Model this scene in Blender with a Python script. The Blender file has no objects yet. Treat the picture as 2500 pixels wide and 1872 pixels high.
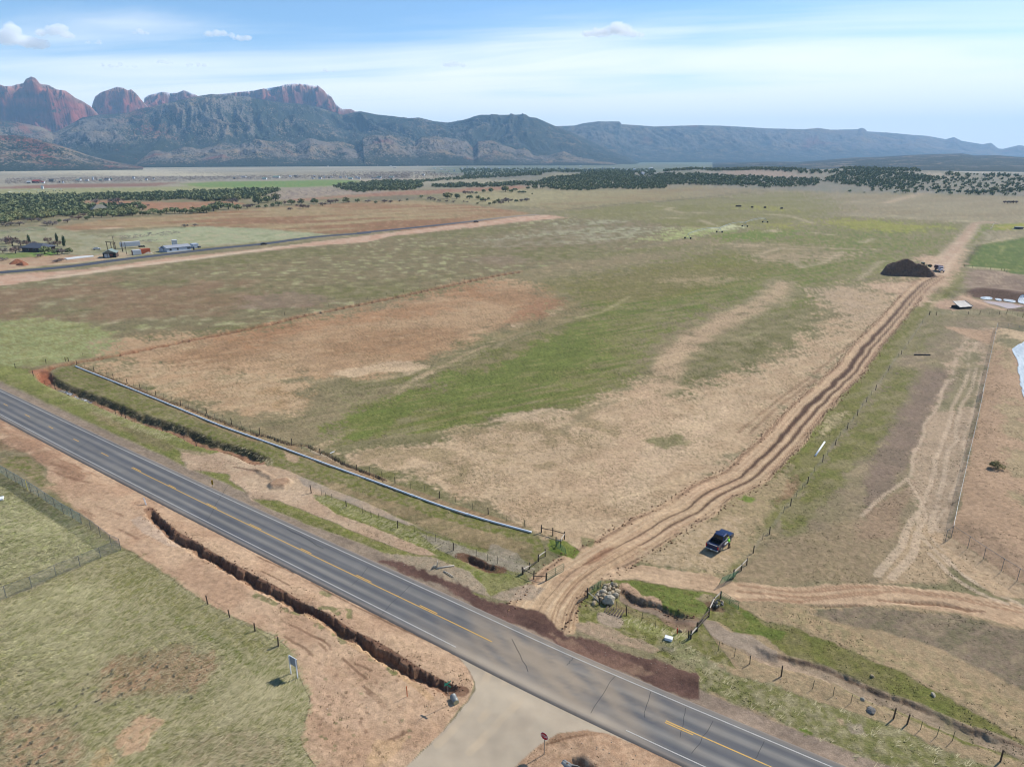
import bpy, bmesh, math, random
import numpy as np
from mathutils import Vector, Matrix

rng = np.random.default_rng(11)
random.seed(5)
scene = bpy.context.scene
COL = scene.collection

# ------------------------------------------------------------------ camera
CAM_H = 56.0
FPX, IW, IH, HORIZON = 1650.0, 2500.0, 1872.0, 384.0
PITCH = math.atan((IH / 2 - HORIZON) / FPX)
cam_data = bpy.data.cameras.new('camera')
cam_data.sensor_fit = 'HORIZONTAL'
cam_data.sensor_width = 36.0
cam_data.lens = 36.0 * FPX / IW
cam_data.clip_start = 0.5
cam_data.clip_end = 90000.0
cam = bpy.data.objects.new('camera', cam_data)
COL.objects.link(cam)
cam.location = (0, 0, CAM_H)
cam.rotation_euler = (math.pi / 2 - PITCH, 0, 0)
scene.camera = cam

# ------------------------------------------------------------------ sky and sun
SUN_EL, SUN_AZ = math.radians(42), math.radians(56)      # azimuth clockwise from +Y
sun_dir = Vector((math.sin(SUN_AZ) * math.cos(SUN_EL), math.cos(SUN_AZ) * math.cos(SUN_EL), math.sin(SUN_EL)))
sl = bpy.data.lights.new('sun', 'SUN')
sl.energy = 4.4
sl.angle = math.radians(0.53)
sl.color = (1.0, 0.955, 0.89)
sun = bpy.data.objects.new('sun', sl)
COL.objects.link(sun)
sun.rotation_euler = (-sun_dir).to_track_quat('-Z', 'Y').to_euler()
sun.location = (0, 0, 3000)

world = bpy.data.worlds.new('World')
scene.world = world
world.use_nodes = True
wn, wl = world.node_tree.nodes, world.node_tree.links
wn.clear()
w_out = wn.new('ShaderNodeOutputWorld')
w_bg = wn.new('ShaderNodeBackground')
w_bg.inputs['Strength'].default_value = 0.105
sky = wn.new('ShaderNodeTexSky')
sky.sky_type = 'NISHITA'
sky.sun_disc = False
sky.sun_elevation = SUN_EL
sky.sun_rotation = SUN_AZ
sky.altitude = 1700
sky.air_density = 1.0
sky.dust_density = 0.25
sky.ozone_density = 1.4
# thin cirrus veil: streaky noise on the direction, thick near the horizon, breaking up higher
geo = wn.new('ShaderNodeTexCoord')
sep = wn.new('ShaderNodeSeparateXYZ')
wl.new(geo.outputs['Generated'], sep.inputs[0])
def wmath(op, a, b=None, clamp=False):
    n = wn.new('ShaderNodeMath'); n.operation = op; n.use_clamp = clamp
    for i, v in enumerate((a, b)):
        if v is None: continue
        if isinstance(v, (int, float)): n.inputs[i].default_value = v
        else: wl.new(v, n.inputs[i])
    return n.outputs[0]
zc = wmath('MAXIMUM', sep.outputs['Z'], 0.0)
den = wmath('ADD', zc, 0.06)
comb = wn.new('ShaderNodeCombineXYZ')
wl.new(wmath('DIVIDE', sep.outputs['X'], den), comb.inputs[0])
wl.new(wmath('DIVIDE', sep.outputs['Y'], den), comb.inputs[1])
mp = wn.new('ShaderNodeMapping'); mp.vector_type = 'TEXTURE'
mp.inputs['Rotation'].default_value = (0, 0, math.radians(-12))
mp.inputs['Scale'].default_value = (3.2, 0.9, 1)
wl.new(comb.outputs[0], mp.inputs[0])
cn = wn.new('ShaderNodeTexNoise'); cn.inputs['Scale'].default_value = 0.75; cn.inputs['Detail'].default_value = 7; cn.inputs['Roughness'].default_value = 0.55
cn.inputs['Distortion'].default_value = 0.7
wl.new(mp.outputs[0], cn.inputs['Vector'])
cn2 = wn.new('ShaderNodeTexNoise'); cn2.inputs['Scale'].default_value = 0.3; cn2.inputs['Detail'].default_value = 3
wl.new(comb.outputs[0], cn2.inputs['Vector'])
# coverage rises toward the horizon and toward the sun's side
elev = wmath('ADD', wmath('SUBTRACT', 0.46, wmath('MULTIPLY', zc, 2.9)), wmath('MULTIPLY', sep.outputs['X'], 0.10))
cov = wmath('ADD', wmath('ADD', wmath('MULTIPLY', wmath('SUBTRACT', cn.outputs[0], 0.5), 0.42), wmath('MULTIPLY', wmath('SUBTRACT', cn2.outputs[0], 0.5), 0.40)), elev)
ramp = wn.new('ShaderNodeMapRange'); ramp.interpolation_type = 'SMOOTHSTEP'
ramp.inputs['From Min'].default_value = -0.06; ramp.inputs['From Max'].default_value = 0.22
ramp.inputs['To Min'].default_value = 0.0; ramp.inputs['To Max'].default_value = 0.86
wl.new(cov, ramp.inputs['Value'])
wmix = wn.new('ShaderNodeMix'); wmix.data_type = 'RGBA'
wl.new(ramp.outputs[0], wmix.inputs[0])
tint = wn.new('ShaderNodeMix'); tint.data_type = 'RGBA'; tint.blend_type = 'MULTIPLY'; tint.inputs[0].default_value = 1.0
wl.new(sky.outputs[0], tint.inputs[6]); tint.inputs[7].default_value = (.80, .95, 1.04, 1)
wl.new(tint.outputs[2], wmix.inputs[6])
wmix.inputs[7].default_value = (9.3, 9.2, 8.8, 1)
wl.new(wmix.outputs[2], w_bg.inputs['Color'])
wl.new(w_bg.outputs[0], w_out.inputs['Surface'])

vs = scene.view_settings
vs.view_transform = 'Standard'
vs.look = 'None'
vs.exposure = 0.52
vs.gamma = 1.0
vs.use_curve_mapping = False
scene.render.engine = 'CYCLES'
cy = scene.cycles
cy.use_denoising = True
cy.filter_width = 1.15
cy.diffuse_bounces = 2
cy.glossy_bounces = 2
cy.transmission_bounces = 3
cy.transparent_max_bounces = 12
cy.volume_bounces = 8
cy.max_bounces = 10

# ------------------------------------------------------------------ colour and noise helpers
def lin(c):
    a = np.asarray(c, float) / 255.0
    return np.where(a <= 0.04045, a / 12.92, ((a + 0.055) / 1.055) ** 2.4)
KALB = 0.66                                  # sunlit picture value -> base colour
def alb(c):
    return lin(c) * KALB

def _hash(ix, iy, seed):
    h = (ix.astype(np.int64) * 374761393 + iy.astype(np.int64) * 668265263 + seed * 974711) & 0x7fffffff
    h = ((h ^ (h >> 13)) * 1274126177) & 0x7fffffff
    return (h ^ (h >> 16)) & 0xffff
_GC = np.cos(np.arange(256) * (2 * math.pi / 256)); _GS = np.sin(np.arange(256) * (2 * math.pi / 256))
def perlin(x, y, seed=0):
    x0 = np.floor(x); y0 = np.floor(y)
    fx = x - x0; fy = y - y0
    u = fx * fx * fx * (fx * (fx * 6 - 15) + 10); v = fy * fy * fy * (fy * (fy * 6 - 15) + 10)
    def g(dx, dy):
        a = _hash(x0 + dx, y0 + dy, seed) & 255
        return _GC[a] * (fx - dx) + _GS[a] * (fy - dy)
    a = g(0, 0); b = g(1, 0); c = g(0, 1); d = g(1, 1)
    return ((a + (b - a) * u) * (1 - v) + (c + (d - c) * u) * v) * 1.5
def fbm(x, y, octaves=4, seed=0, gain=0.5):
    s = np.zeros_like(x, dtype=float); a = 1.0; t = 0.0
    for o in range(octaves):
        s += a * perlin(x * 2 ** o + 17.3 * o, y * 2 ** o - 9.1 * o, seed + o * 7)
        t += a; a *= gain
    return s / t
def sstep(a, b, x):
    t = np.clip((x - a) / (b - a), 0, 1)
    return t * t * (3 - 2 * t)

# ------------------------------------------------------------------ picture measurements -> places on the terrain
SP, CP = math.sin(PITCH), math.cos(PITCH)
def ray(px, py):
    x = (px - IW / 2) / FPX; y = -(py - IH / 2) / FPX
    return np.array((x, CP + y * SP, -SP + y * CP))
def flat(px, py, z=0.0):
    d = ray(px, py)
    t = (z - CAM_H) / d[2]
    return np.array((d[0] * t, d[1] * t))
def at_dist(px, py, R):
    """world point on the pixel's ray at horizontal distance R"""
    d = ray(px, py); t = R / math.hypot(d[0], d[1])
    return np.array((d[0] * t, d[1] * t, CAM_H + d[2] * t))
def az_of(px, py=420):
    d = ray(px, py); return math.atan2(d[0], d[1])

# low wooded hills at the far edge of the fields (crest: picture column, row, distance)
_cr = [(-900, 0, 1900), (930, 0, 1900), (1216, 434, 1900), (1311, 427, 1900), (1352, 421.5, 1900), (1390, 424, 1900), (1485, 424, 1900), (1533, 425, 1900), (1580, 428, 1900),
       (1624, 420.5, 1900), (1702, 415, 1900), (1742, 418, 1900), (1844, 414.5, 1900), (1966, 416.5, 1900), (2068, 413, 1900), (2170, 415.5, 1900),
       (2292, 418.5, 1900), (2373, 425, 1900), (2500, 431, 1900), (2800, 436, 1900), (4000, 0, 1900)]
_hx = [az_of(c[0]) for c in _cr]
_hz = [max(0.0, at_dist(*c)[2]) if c[1] else 0.0 for c in _cr]
def hills(x, y):
    r = np.hypot(x, y); a = np.arctan2(x, y)
    H = np.interp(a, _hx, _hz)
    up = sstep(1080, 1900, r); dn = 1 - sstep(1950, 2900, r)
    return H * up * dn * (1 + 0.10 * perlin(x / 230, y / 230, 3)) + 1.2 * up * dn * perlin(x / 90, y / 90, 4) * np.minimum(H / 8, 1)

def hit(px, py):
    d = ray(px, py)
    if d[2] >= -1e-5: d[2] = -1e-5
    rs = np.geomspace(30, 9000, 700); k = rs / math.hypot(d[0], d[1])
    z = CAM_H + d[2] * k - hills(d[0] * k, d[1] * k)
    i = int(np.argmax(z <= 0))
    if z[i] > 0:
        f = flat(px, py); return f
    if i == 0: return flat(px, py)
    t = z[i - 1] / (z[i - 1] - z[i]); kk = k[i - 1] + t * (k[i] - k[i - 1])
    return np.array((d[0] * kk, d[1] * kk))

class Zoom:
    """a measured window of the photograph: origin and pixels per unit"""
    def __init__(s, ox, oy, k): s.o = (ox, oy, k)
    def px(s, x, y): return s.o[0] + x * s.o[2], s.o[1] + y * s.o[2]
    def __call__(s, pts):
        if isinstance(pts, tuple): return hit(*s.px(*pts))
        return np.array([hit(*s.px(*p[:2])) for p in pts])
zA = Zoom(0, 0, .40687); zB = Zoom(800, 150, .40687); zC = Zoom(1600, 200, .40687); zD = Zoom(0, 350, .40687)
zE = Zoom(0, 800, .31703); zF = Zoom(600, 900, .31703); zG = Zoom(1200, 1200, .31703); zH = Zoom(1800, 1347, .31703)
zI = Zoom(0, 1347, .31703); zJ = Zoom(600, 1347, .31703); zK = Zoom(1100, 1500, .31646); zL = Zoom(1800, 900, .31703)
zM = Zoom(2000, 500, .22645); zN = Zoom(300, 400, .31646); zO = Zoom(900, 400, .31646); zP = Zoom(1800, 380, .31646)
zQ = Zoom(600, 600, .40687); zR = Zoom(1300, 560, .40687); zS = Zoom(0, 540, .12658); zT = Zoom(220, 560, .12658)
zU = Zoom(2100, 600, .12658); zV = Zoom(2280, 660, .20522); zW = Zoom(1640, 1270, .09058); zX = Zoom(1270, 1250, .15094)
zY = Zoom(1390, 1380, .18083); zZ = Zoom(1700, 1360, .217); z7 = Zoom(0, 420, .22604); z8 = Zoom(0, 1100, .24155)
z9 = Zoom(440, 1120, .20796); zf = Zoom(0, 0, 1.1302)
z6 = Zoom(1640, 500, .16275); zs = Zoom(660, 1560, .08454); zc_ = Zoom(1280, 1760, .12658); zp = Zoom(960, 1640, .09042)

# ------------------------------------------------------------------ distance to lines and areas
def seg_dist(P, pts, maxd=None):
    """distance, signed side (+ = left of travel) and length along, for points P (n,2); beyond maxd the distance is only 'far'"""
    n = len(P); best = np.full(n, 1e12 if maxd is None else (maxd * 1.01) ** 2); side = np.ones(n); along = np.zeros(n); L = 0.0
    px = np.ascontiguousarray(P[:, 0]); py = np.ascontiguousarray(P[:, 1])
    for i in range(len(pts) - 1):
        a = pts[i]; b = pts[i + 1]; ab = b - a; l2 = float(ab @ ab)
        if l2 == 0: continue
        l = math.sqrt(l2)
        if maxd is not None:
            k = np.flatnonzero((px > min(a[0], b[0]) - maxd) & (px < max(a[0], b[0]) + maxd))
            if len(k): k = k[(py[k] > min(a[1], b[1]) - maxd) & (py[k] < max(a[1], b[1]) + maxd)]
            if not len(k): L += l; continue
            ax = px[k] - a[0]; ay = py[k] - a[1]
        else:
            ax = px - a[0]; ay = py - a[1]
        t = np.clip((ax * ab[0] + ay * ab[1]) / l2, 0, 1)
        qx = ax - t * ab[0]; qy = ay - t * ab[1]
        d2 = qx * qx + qy * qy
        if maxd is not None:
            m = d2 < best[k]; kk = k[m]
        else:
            m = d2 < best; kk = np.flatnonzero(m)
        best[kk] = d2[m]
        side[kk] = np.sign(ab[0] * ay[m] - ab[1] * ax[m])
        along[kk] = L + t[m] * l
        L += l
    return np.sqrt(best), side, along
def inside(P, pts):
    c = np.zeros(len(P), bool); n = len(pts)
    for i in range(n):
        x1, y1 = pts[i]; x2, y2 = pts[(i + 1) % n]
        if y1 == y2: continue
        m = ((P[:, 1] < y1) != (P[:, 1] < y2))
        xx = (x2 - x1) * (P[:, 1] - y1) / (y2 - y1) + x1
        c ^= m & (P[:, 0] < xx)
    return c
def smooth_line(pts, step=None, n=8):
    p = np.asarray(pts, float); out = []
    q = np.vstack([2 * p[0] - p[1], p, 2 * p[-1] - p[-2]])
    for i in range(1, len(q) - 2):
        a, b, c, d = q[i - 1], q[i], q[i + 1], q[i + 2]
        for k in range(n):
            t = k / n
            out.append(0.5 * (2 * b + (c - a) * t + (2 * a - 5 * b + 4 * c - d) * t * t + (3 * b - a - 3 * c + d) * t ** 3))
    out.append(p[-1])
    return np.array(out)

# ------------------------------------------------------------------ relief of the near ground
RELIEF = []          # (polyline, half width, function(s, along) -> dz)
def relief(pts, half, fn):
    pts = np.asarray(pts, float)
    RELIEF.append((pts, half, fn, pts.min(0) - half, pts.max(0) + half))
AREAS = []           # (polygon, dz, soft)
def raise_area(pts, dz, soft):
    pts = np.asarray(pts, float)
    AREAS.append((pts, dz, soft, pts.min(0) - soft, pts.max(0) + soft))
def height(x, y):
    x = np.atleast_1d(np.asarray(x, float)); y = np.atleast_1d(np.asarray(y, float))
    z = hills(x, y)
    r = np.hypot(x, y)
    near = np.clip(1 - r / 700, 0, 1)
    z = z + near * (0.10 * perlin(x / 6.1, y / 6.1, 21) + 0.05 * perlin(x / 1.7, y / 1.7, 22))
    P = np.stack([x, y], 1)
    flatm = np.ones(len(x))
    d, s, al = seg_dist(P, ROAD, 15.0)
    onroad = sstep(7.5, 4.6, d)
    z = z * (1 - onroad) - 0.14 * onroad + 0.10 * sstep(14, 5.2, d) * (1 - onroad)
    for pts, half, fn, lo, hi in RELIEF:
        m = (x > lo[0]) & (x < hi[0]) & (y > lo[1]) & (y < hi[1])
        if not m.any(): continue
        k = np.flatnonzero(m)
        dd, ss, aa = seg_dist(P[k], pts, half)
        w = dd < half
        k = k[w]
        tot = np.linalg.norm(np.diff(pts, axis=0), axis=1).sum()
        z[k] += fn(dd[w] * ss[w], aa[w], tot, x[k], y[k]) * (1 - onroad[k])
    for pts, dz, soft, lo, hi in AREAS:
        m = (x > lo[0]) & (x < hi[0]) & (y > lo[1]) & (y < hi[1])
        if not m.any(): continue
        k = np.flatnonzero(m)
        ins = inside(P[k], pts)
        dd = seg_dist(P[k], np.vstack([pts, pts[:1]]), soft)[0]
        z[k] += dz * sstep(-soft / 2, soft / 2, np.where(ins, dd, -dd)) * (1 - onroad[k])
    return z
def ground(p):
    return float(height(p[0], p[1])[0])
def g3(p, dz=0.0):
    return Vector((float(p[0]), float(p[1]), ground(p) + dz))

# main road centre line (measured along the yellow line), carried on past the frame
_rc = np.array([flat(*p) for p in [(0, 981.5), (50.7, 1006.7), (172.1, 1067.9), (320.2, 1141.4), (506.6, 1232.7), (745.8, 1347.6), (1059, 1497.6), (1330, 1628), (1620.6, 1759.5), (1800, 1838.6)]])
_d0 = (_rc[0] - _rc[1]) / np.linalg.norm(_rc[0] - _rc[1]); _d1 = (_rc[-1] - _rc[-2]) / np.linalg.norm(_rc[-1] - _rc[-2])
ROAD = smooth_line(np.vstack([_rc[0] + _d0 * 260, _rc[0] + _d0 * 80, _rc, _rc[-1] + _d1 * 40, _rc[-1] + _d1 * 110]), n=6)

def ditch(lp, rw, lw, depth, floor=0.5, jag=0.25, fade=6.0, berm=0.0):
    """right wall width rw, left wall width lw (s>0 is the left of travel)"""
    pts = smooth_line(lp, n=4)
    def fn(s, al, tot, x, y):
        s = s + jag * perlin(x / 1.3, y / 1.3, 31) + jag * 0.9 * perlin(x / 4.5, y / 4.5, 32) + jag * .6 * perlin(x / .5, y / .5, 34)
        left = sstep(floor + lw, floor, s); right = sstep(-floor - rw, -floor, s)
        f = np.minimum(sstep(0, fade, al), sstep(tot, tot - fade, al))
        zz = -depth * np.where(s > 0, left, right) * f * (1 + 0.35 * perlin(x / 2.3, y / 2.3, 33) + .25 * perlin(x / 8, y / 8, 35))
        return zz
    relief(pts, floor + max(rw, lw) + 2 * jag + 0.5, fn)
    return pts
# roadside trench at the lower left (steep wall on the road side)
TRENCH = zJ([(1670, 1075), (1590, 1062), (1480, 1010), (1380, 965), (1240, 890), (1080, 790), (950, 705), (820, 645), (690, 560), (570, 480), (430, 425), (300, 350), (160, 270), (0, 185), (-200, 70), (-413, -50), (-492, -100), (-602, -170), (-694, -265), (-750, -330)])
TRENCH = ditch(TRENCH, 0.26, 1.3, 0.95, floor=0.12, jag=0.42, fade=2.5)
# red field ditch and canal below the white pipe
FDITCH = np.vstack([zE([(345, 335), (420, 300), (520, 280), (590, 268), (780, 235), (1000, 190), (1400, 110), (1960, 0)]), zQ([(250, 443), (400, 410), (800, 330), (1100, 265), (1450, 190), (1650, 155)])])
FDITCH = ditch(FDITCH, 0.5, 0.6, 0.9, floor=0.5, jag=0.3, fade=2)
CANAL = zE([(330, 345), (345, 385), (430, 440), (520, 480), (600, 510), (740, 560), (880, 620), (1040, 690), (1200, 735), (1350, 785), (1500, 850), (1620, 900), (1750, 930), (1880, 970), (2020, 1040)])
CANAL = ditch(CANAL, 1.2, 1.5, 1.15, floor=0.8, jag=0.3, fade=2)
# bank and pit below the driveway
BANK = ditch(zY([(560, 330), (700, 365), (830, 450), (960, 500), (1100, 545), (1230, 590), (1350, 650), (1500, 700), (1700, 745)]), 3.5, 0.5, 0.75, floor=0.5, jag=0.25, fade=3)
PIT = ditch(zF([(1660, 1440), (1760, 1480), (1840, 1530), (1960, 1550)]), 0.9, 0.6, 0.55, floor=0.2, jag=0.3, fade=1.5)
HOLE = ditch(zY([(1880, 520), (1950, 560), (2030, 590)]), 0.6, 0.4, 0.8, floor=0.4, jag=0.2, fade=1.2)
WASH = ditch(zH([(20, 720), (200, 800), (500, 870), (800, 980), (1100, 1120), (1400, 1230), (1700, 1360), (2000, 1470), (2208, 1560)]), 1.2, 0.6, 0.35, floor=0.5, jag=0.4, fade=3)
CRACK1 = ditch(zH([(1085, 372), (1200, 375), (1350, 385), (1600, 405), (1750, 440), (1900, 458)]), 0.5, 0.18, 0.28, floor=0.08, jag=0.15, fade=2)
CRACK2 = ditch(zH([(480, 412), (700, 415), (850, 410), (980, 412)]), 0.4, 0.2, 0.3, floor=0.12, jag=0.12, fade=2)
EROSION = ditch(np.vstack([zE([(620, 300), (800, 372), (1000, 452), (1200, 535), (1400, 600), (1600, 680), (1800, 755), (2000, 830)]), zF([(120, 510), (340, 580), (460, 590), (520, 620), (620, 655), (720, 710), (860, 775), (1000, 830), (1080, 860)])]), 0.35, 0.12, 0.42, floor=0.15, jag=0.2, fade=2)
# heaped and cut soil on the sand flat beside the highway
MOUND = zF([(170, 900), (230, 860), (320, 850), (360, 880), (300, 920), (200, 925)])
raise_area(MOUND, 0.55, 0.8)
raise_area(zF([(60, 770), (130, 790), (230, 840), (190, 850), (100, 810)]), 0.35, 0.5)
# culvert hollow at the very bottom
ditch(zc_([(820, 1010), (1000, 900), (1150, 830), (1290, 730)]), 1.2, 0.5, 1.0, floor=0.6, jag=0.25, fade=1.5)
# wheel ruts of the haul road
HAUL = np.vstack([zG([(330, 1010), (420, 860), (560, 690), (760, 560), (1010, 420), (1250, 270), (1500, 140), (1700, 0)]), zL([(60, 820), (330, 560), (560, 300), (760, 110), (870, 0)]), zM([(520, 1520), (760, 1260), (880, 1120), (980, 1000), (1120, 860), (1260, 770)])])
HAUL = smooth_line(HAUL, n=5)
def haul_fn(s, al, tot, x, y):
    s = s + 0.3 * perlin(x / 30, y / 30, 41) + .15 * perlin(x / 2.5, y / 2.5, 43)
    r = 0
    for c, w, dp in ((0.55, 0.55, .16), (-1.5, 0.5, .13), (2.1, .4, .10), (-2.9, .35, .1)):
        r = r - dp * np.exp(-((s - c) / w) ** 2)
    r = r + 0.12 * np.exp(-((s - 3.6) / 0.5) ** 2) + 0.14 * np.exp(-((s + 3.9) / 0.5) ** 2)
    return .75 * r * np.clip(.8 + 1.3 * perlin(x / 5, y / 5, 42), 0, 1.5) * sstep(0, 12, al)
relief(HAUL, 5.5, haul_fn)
# embankment of the lined pond at the right edge
raise_area(np.vstack([zV([(760, 700), (690, 1000), (620, 1300), (560, 1600)]), zL([(1700, 850), (1690, 1250), (1900, 1420), (2200, 1600)]), np.array([[75, 60], [150, 60], [190, 300]]), zV([(1500, 760), (1050, 760)])]), 1.6, 9.0)
LIP = smooth_line(zV([(1100, 890), (990, 950), (935, 990), (945, 1040), (1000, 1130), (1008, 1250), (1030, 1370), (1052, 1470), (1085, 1600), (1120, 1750)]), n=4)
raise_area(np.vstack([LIP, LIP[::-1][:1] + np.array((40, -8)), LIP[:1] + np.array((40, 10))]) + np.array((1.2, 0)), -2.6, 4.0)
# berm behind the muddy pond
def berm_fn(s, al, tot, x, y):
    f = np.minimum(sstep(0, 14, al), sstep(tot, tot - 6, al))
    return 2.4 * f * np.where(s < 0, sstep(-2.6, 0, s), sstep(26, 3, s)) * (1 + 0.1 * perlin(x / 6, y / 6, 51))
relief(smooth_line(zV([(340, 320), (460, 300), (600, 300), (800, 318), (1000, 348), (1250, 395), (1500, 440)]), n=4), 27, berm_fn)
# ------------------------------------------------------------------ generic mesh helpers
def set_props(o, label=None, cat=None, group=None, kind=None):
    if label: o['label'] = label
    if cat: o['category'] = cat
    if group: o['group'] = group
    if kind: o['kind'] = kind
    return o
def np_mesh(name, V, F, mat, parent=None, smooth=False, cols=None):
    """V (n,3), F (m,k) arrays -> mesh object"""
    V = np.asarray(V, np.float32); F = np.asarray(F, np.int32)
    me = bpy.data.meshes.new(name)
    me.vertices.add(len(V)); me.vertices.foreach_set('co', V.ravel())
    k = F.shape[1]
    me.loops.add(F.size); me.loops.foreach_set('vertex_index', F.ravel())
    me.polygons.add(len(F)); me.polygons.foreach_set('loop_start', np.arange(0, F.size, k, dtype=np.int32))
    me.update(calc_edges=True)
    if smooth: me.polygons.foreach_set('use_smooth', np.ones(len(F), bool))
    if cols is not None:
        c = np.asarray(cols, np.float32)
        if c.shape[1] == 3: c = np.hstack([c, np.ones((len(c), 1), np.float32)])
        a = me.color_attributes.new('Col', 'FLOAT_COLOR', 'POINT'); a.data.foreach_set('color', c.ravel())
    me.materials.append(mat)
    o = bpy.data.objects.new(name, me); COL.objects.link(o)
    if parent is not None: o.parent = parent
    return o

class NT:
    """small helper to write node materials"""
    def __init__(s, name):
        s.m = bpy.data.materials.new(name); s.m.use_nodes = True
        s.n = s.m.node_tree.nodes; s.l = s.m.node_tree.links
        s.bsdf = s.n['Principled BSDF']; s.out = s.n['Material Output']
    def node(s, t, **kw):
        n = s.n.new(t)
        for k, v in kw.items(): setattr(n, k, v)
        return n
    def link(s, a, b): s.l.new(a, b)
    def setv(s, sock, v):
        if isinstance(v, bpy.types.NodeSocket): s.link(v, sock)
        else: sock.default_value = v
    def math(s, op, a, b=0.0, clamp=False):
        n = s.node('ShaderNodeMath', operation=op, use_clamp=clamp); s.setv(n.inputs[0], a); s.setv(n.inputs[1], b); return n.outputs[0]
    def noise(s, scale, detail=3, rough=.5, vec=None, dist=0.0):
        n = s.node('ShaderNodeTexNoise'); n.inputs['Scale'].default_value = scale; n.inputs['Detail'].default_value = detail
        n.inputs['Roughness'].default_value = rough; n.inputs['Distortion'].default_value = dist
        if vec is not None: s.link(vec, n.inputs['Vector'])
        return n.outputs[0]
    def maprange(s, v, a, b, c, d, smooth=False):
        n = s.node('ShaderNodeMapRange'); n.interpolation_type = 'SMOOTHSTEP' if smooth else 'LINEAR'
        s.setv(n.inputs[0], v); n.inputs[1].default_value = a; n.inputs[2].default_value = b; n.inputs[3].default_value = c; n.inputs[4].default_value = d
        return n.outputs[0]
    def mix(s, f, a, b, mode='MIX'):
        n = s.node('ShaderNodeMix', data_type='RGBA', blend_type=mode); s.setv(n.inputs[0], f); s.setv(n.inputs[6], a); s.setv(n.inputs[7], b); return n.outputs[2]
    def bump(s, h, strength, dist):
        n = s.node('ShaderNodeBump'); n.inputs['Strength'].default_value = strength; n.inputs['Distance'].default_value = dist
        s.link(h, n.inputs['Height']); s.link(n.outputs[0], s.bsdf.inputs['Normal'])
    def scale_col(s, col, f):
        """colour times scalar"""
        n = s.node('ShaderNodeVectorMath', operation='SCALE'); s.link(col, n.inputs[0]); s.setv(n.inputs[3], f); return n.outputs[0]
    def pos(s):
        return s.node('ShaderNodeNewGeometry').outputs['Position']
    def obj(s):
        return s.node('ShaderNodeTexCoord').outputs['Object']

def rgba(c): return (float(c[0]), float(c[1]), float(c[2]), 1.0)
def simple_mat(name, srgb, rough=.7, metal=0.0, var=.18, scale=6.0, k=None, bump=0.0, spec=.3):
    t = NT(name); base = rgba(lin(srgb) * (KALB if k is None else k))
    n = t.noise(scale, 4, .6, t.obj())
    f = t.maprange(n, .25, .75, 1 - var, 1 + var)
    rgb = t.node('ShaderNodeRGB'); rgb.outputs[0].default_value = base
    t.link(t.scale_col(rgb.outputs[0], f), t.bsdf.inputs['Base Color'])
    t.bsdf.inputs['Roughness'].default_value = rough; t.bsdf.inputs['Metallic'].default_value = metal
    t.bsdf.inputs['Specular IOR Level'].default_value = spec
    if bump: t.bump(n, .6, bump)
    return t.m

# ground: painted soil and turf colour x fine procedural grain; turf weight in the colour's alpha
def ground_material():
    t = NT('soil_and_turf')
    at = t.node('ShaderNodeAttribute', attribute_name='Col')
    P = t.pos()
    fine = t.noise(7.0, 4, .62, P); mid = t.noise(1.3, 4, .6, P); big = t.noise(.17, 3, .55, P)
    mv = t.node('ShaderNodeMapping'); mv.inputs['Rotation'].default_value = (0, 0, .5); mv.inputs['Scale'].default_value = (.9, 4.5, 1)
    t.link(P, mv.inputs[0]); strand = t.noise(2.2, 3, .6, mv.outputs[0])
    f = t.math('MULTIPLY', t.maprange(fine, .3, .7, .78, 1.22), t.maprange(mid, .3, .7, .80, 1.20))
    f = t.math('MULTIPLY', f, t.maprange(big, .3, .7, .95, 1.05))
    sf = t.maprange(strand, .3, .7, .72, 1.28)
    g = at.outputs['Alpha']
    f = t.math('MULTIPLY', f, t.math('ADD', t.math('MULTIPLY', t.math('SUBTRACT', sf, 1.0), g), 1.0))
    t.link(t.scale_col(at.outputs['Color'], f), t.bsdf.inputs['Base Color'])
    t.bsdf.inputs['Roughness'].default_value = .95; t.bsdf.inputs['Specular IOR Level'].default_value = .12
    hgt = t.math('MULTIPLY', t.math('ADD', t.math('MULTIPLY', mid, .7), t.math('MULTIPLY', fine, .35)), t.math('ADD', t.math('MULTIPLY', g, .6), .4))
    t.bump(hgt, .8, .30)
    return t.m
M_GROUND = ground_material()
def asphalt_material():
    t = NT('worn_asphalt')
    at = t.node('ShaderNodeAttribute', attribute_name='Col')
    P = t.pos()
    grain = t.noise(26, 3, .6, P); blot = t.noise(.5, 4, .6, P); big = t.noise(.08, 3, .5, P)
    f = t.math('MULTIPLY', t.maprange(grain, .3, .7, .93, 1.07), t.math('MULTIPLY', t.maprange(blot, .3, .7, .95, 1.05), t.maprange(big, .3, .7, .93, 1.07)))
    t.link(t.scale_col(at.outputs['Color'], f), t.bsdf.inputs['Base Color'])
    t.bsdf.inputs['Roughness'].default_value = .82; t.bsdf.inputs['Specular IOR Level'].default_value = .25
    t.bump(grain, .25, .03)
    return t.m
M_ASPH = asphalt_material()


# ------------------------------------------------------------------ the ground sheet: a fan of rings, dense near, out past the mountains
FW = FPX * 1024 / IW
rr = [17.0]
while rr[-1] < 19800:
    r = rr[-1]
    dr = (r * r + CAM_H ** 2) / (FW * CAM_H) * 1.08
    if r < 43: dr = max(.55, dr)
    rr.append(r + min(dr, .035 * r))
rr = np.array(rr)
NA = 1010
aa = np.radians(np.linspace(-53, 53, NA))
RG, AG = np.meshgrid(rr, aa, indexing='ij')
X = (RG * np.sin(AG)).ravel(); Y = (RG * np.cos(AG)).ravel()
PTS = np.stack([X, Y], 1); R_ = RG.ravel()
Z = height(X, Y)
NV = len(X)
PX = np.maximum(R_ * R_ / (FW * CAM_H), R_ / FW) * .5 + R_ / FW * .5      # size of one picture element there

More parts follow.
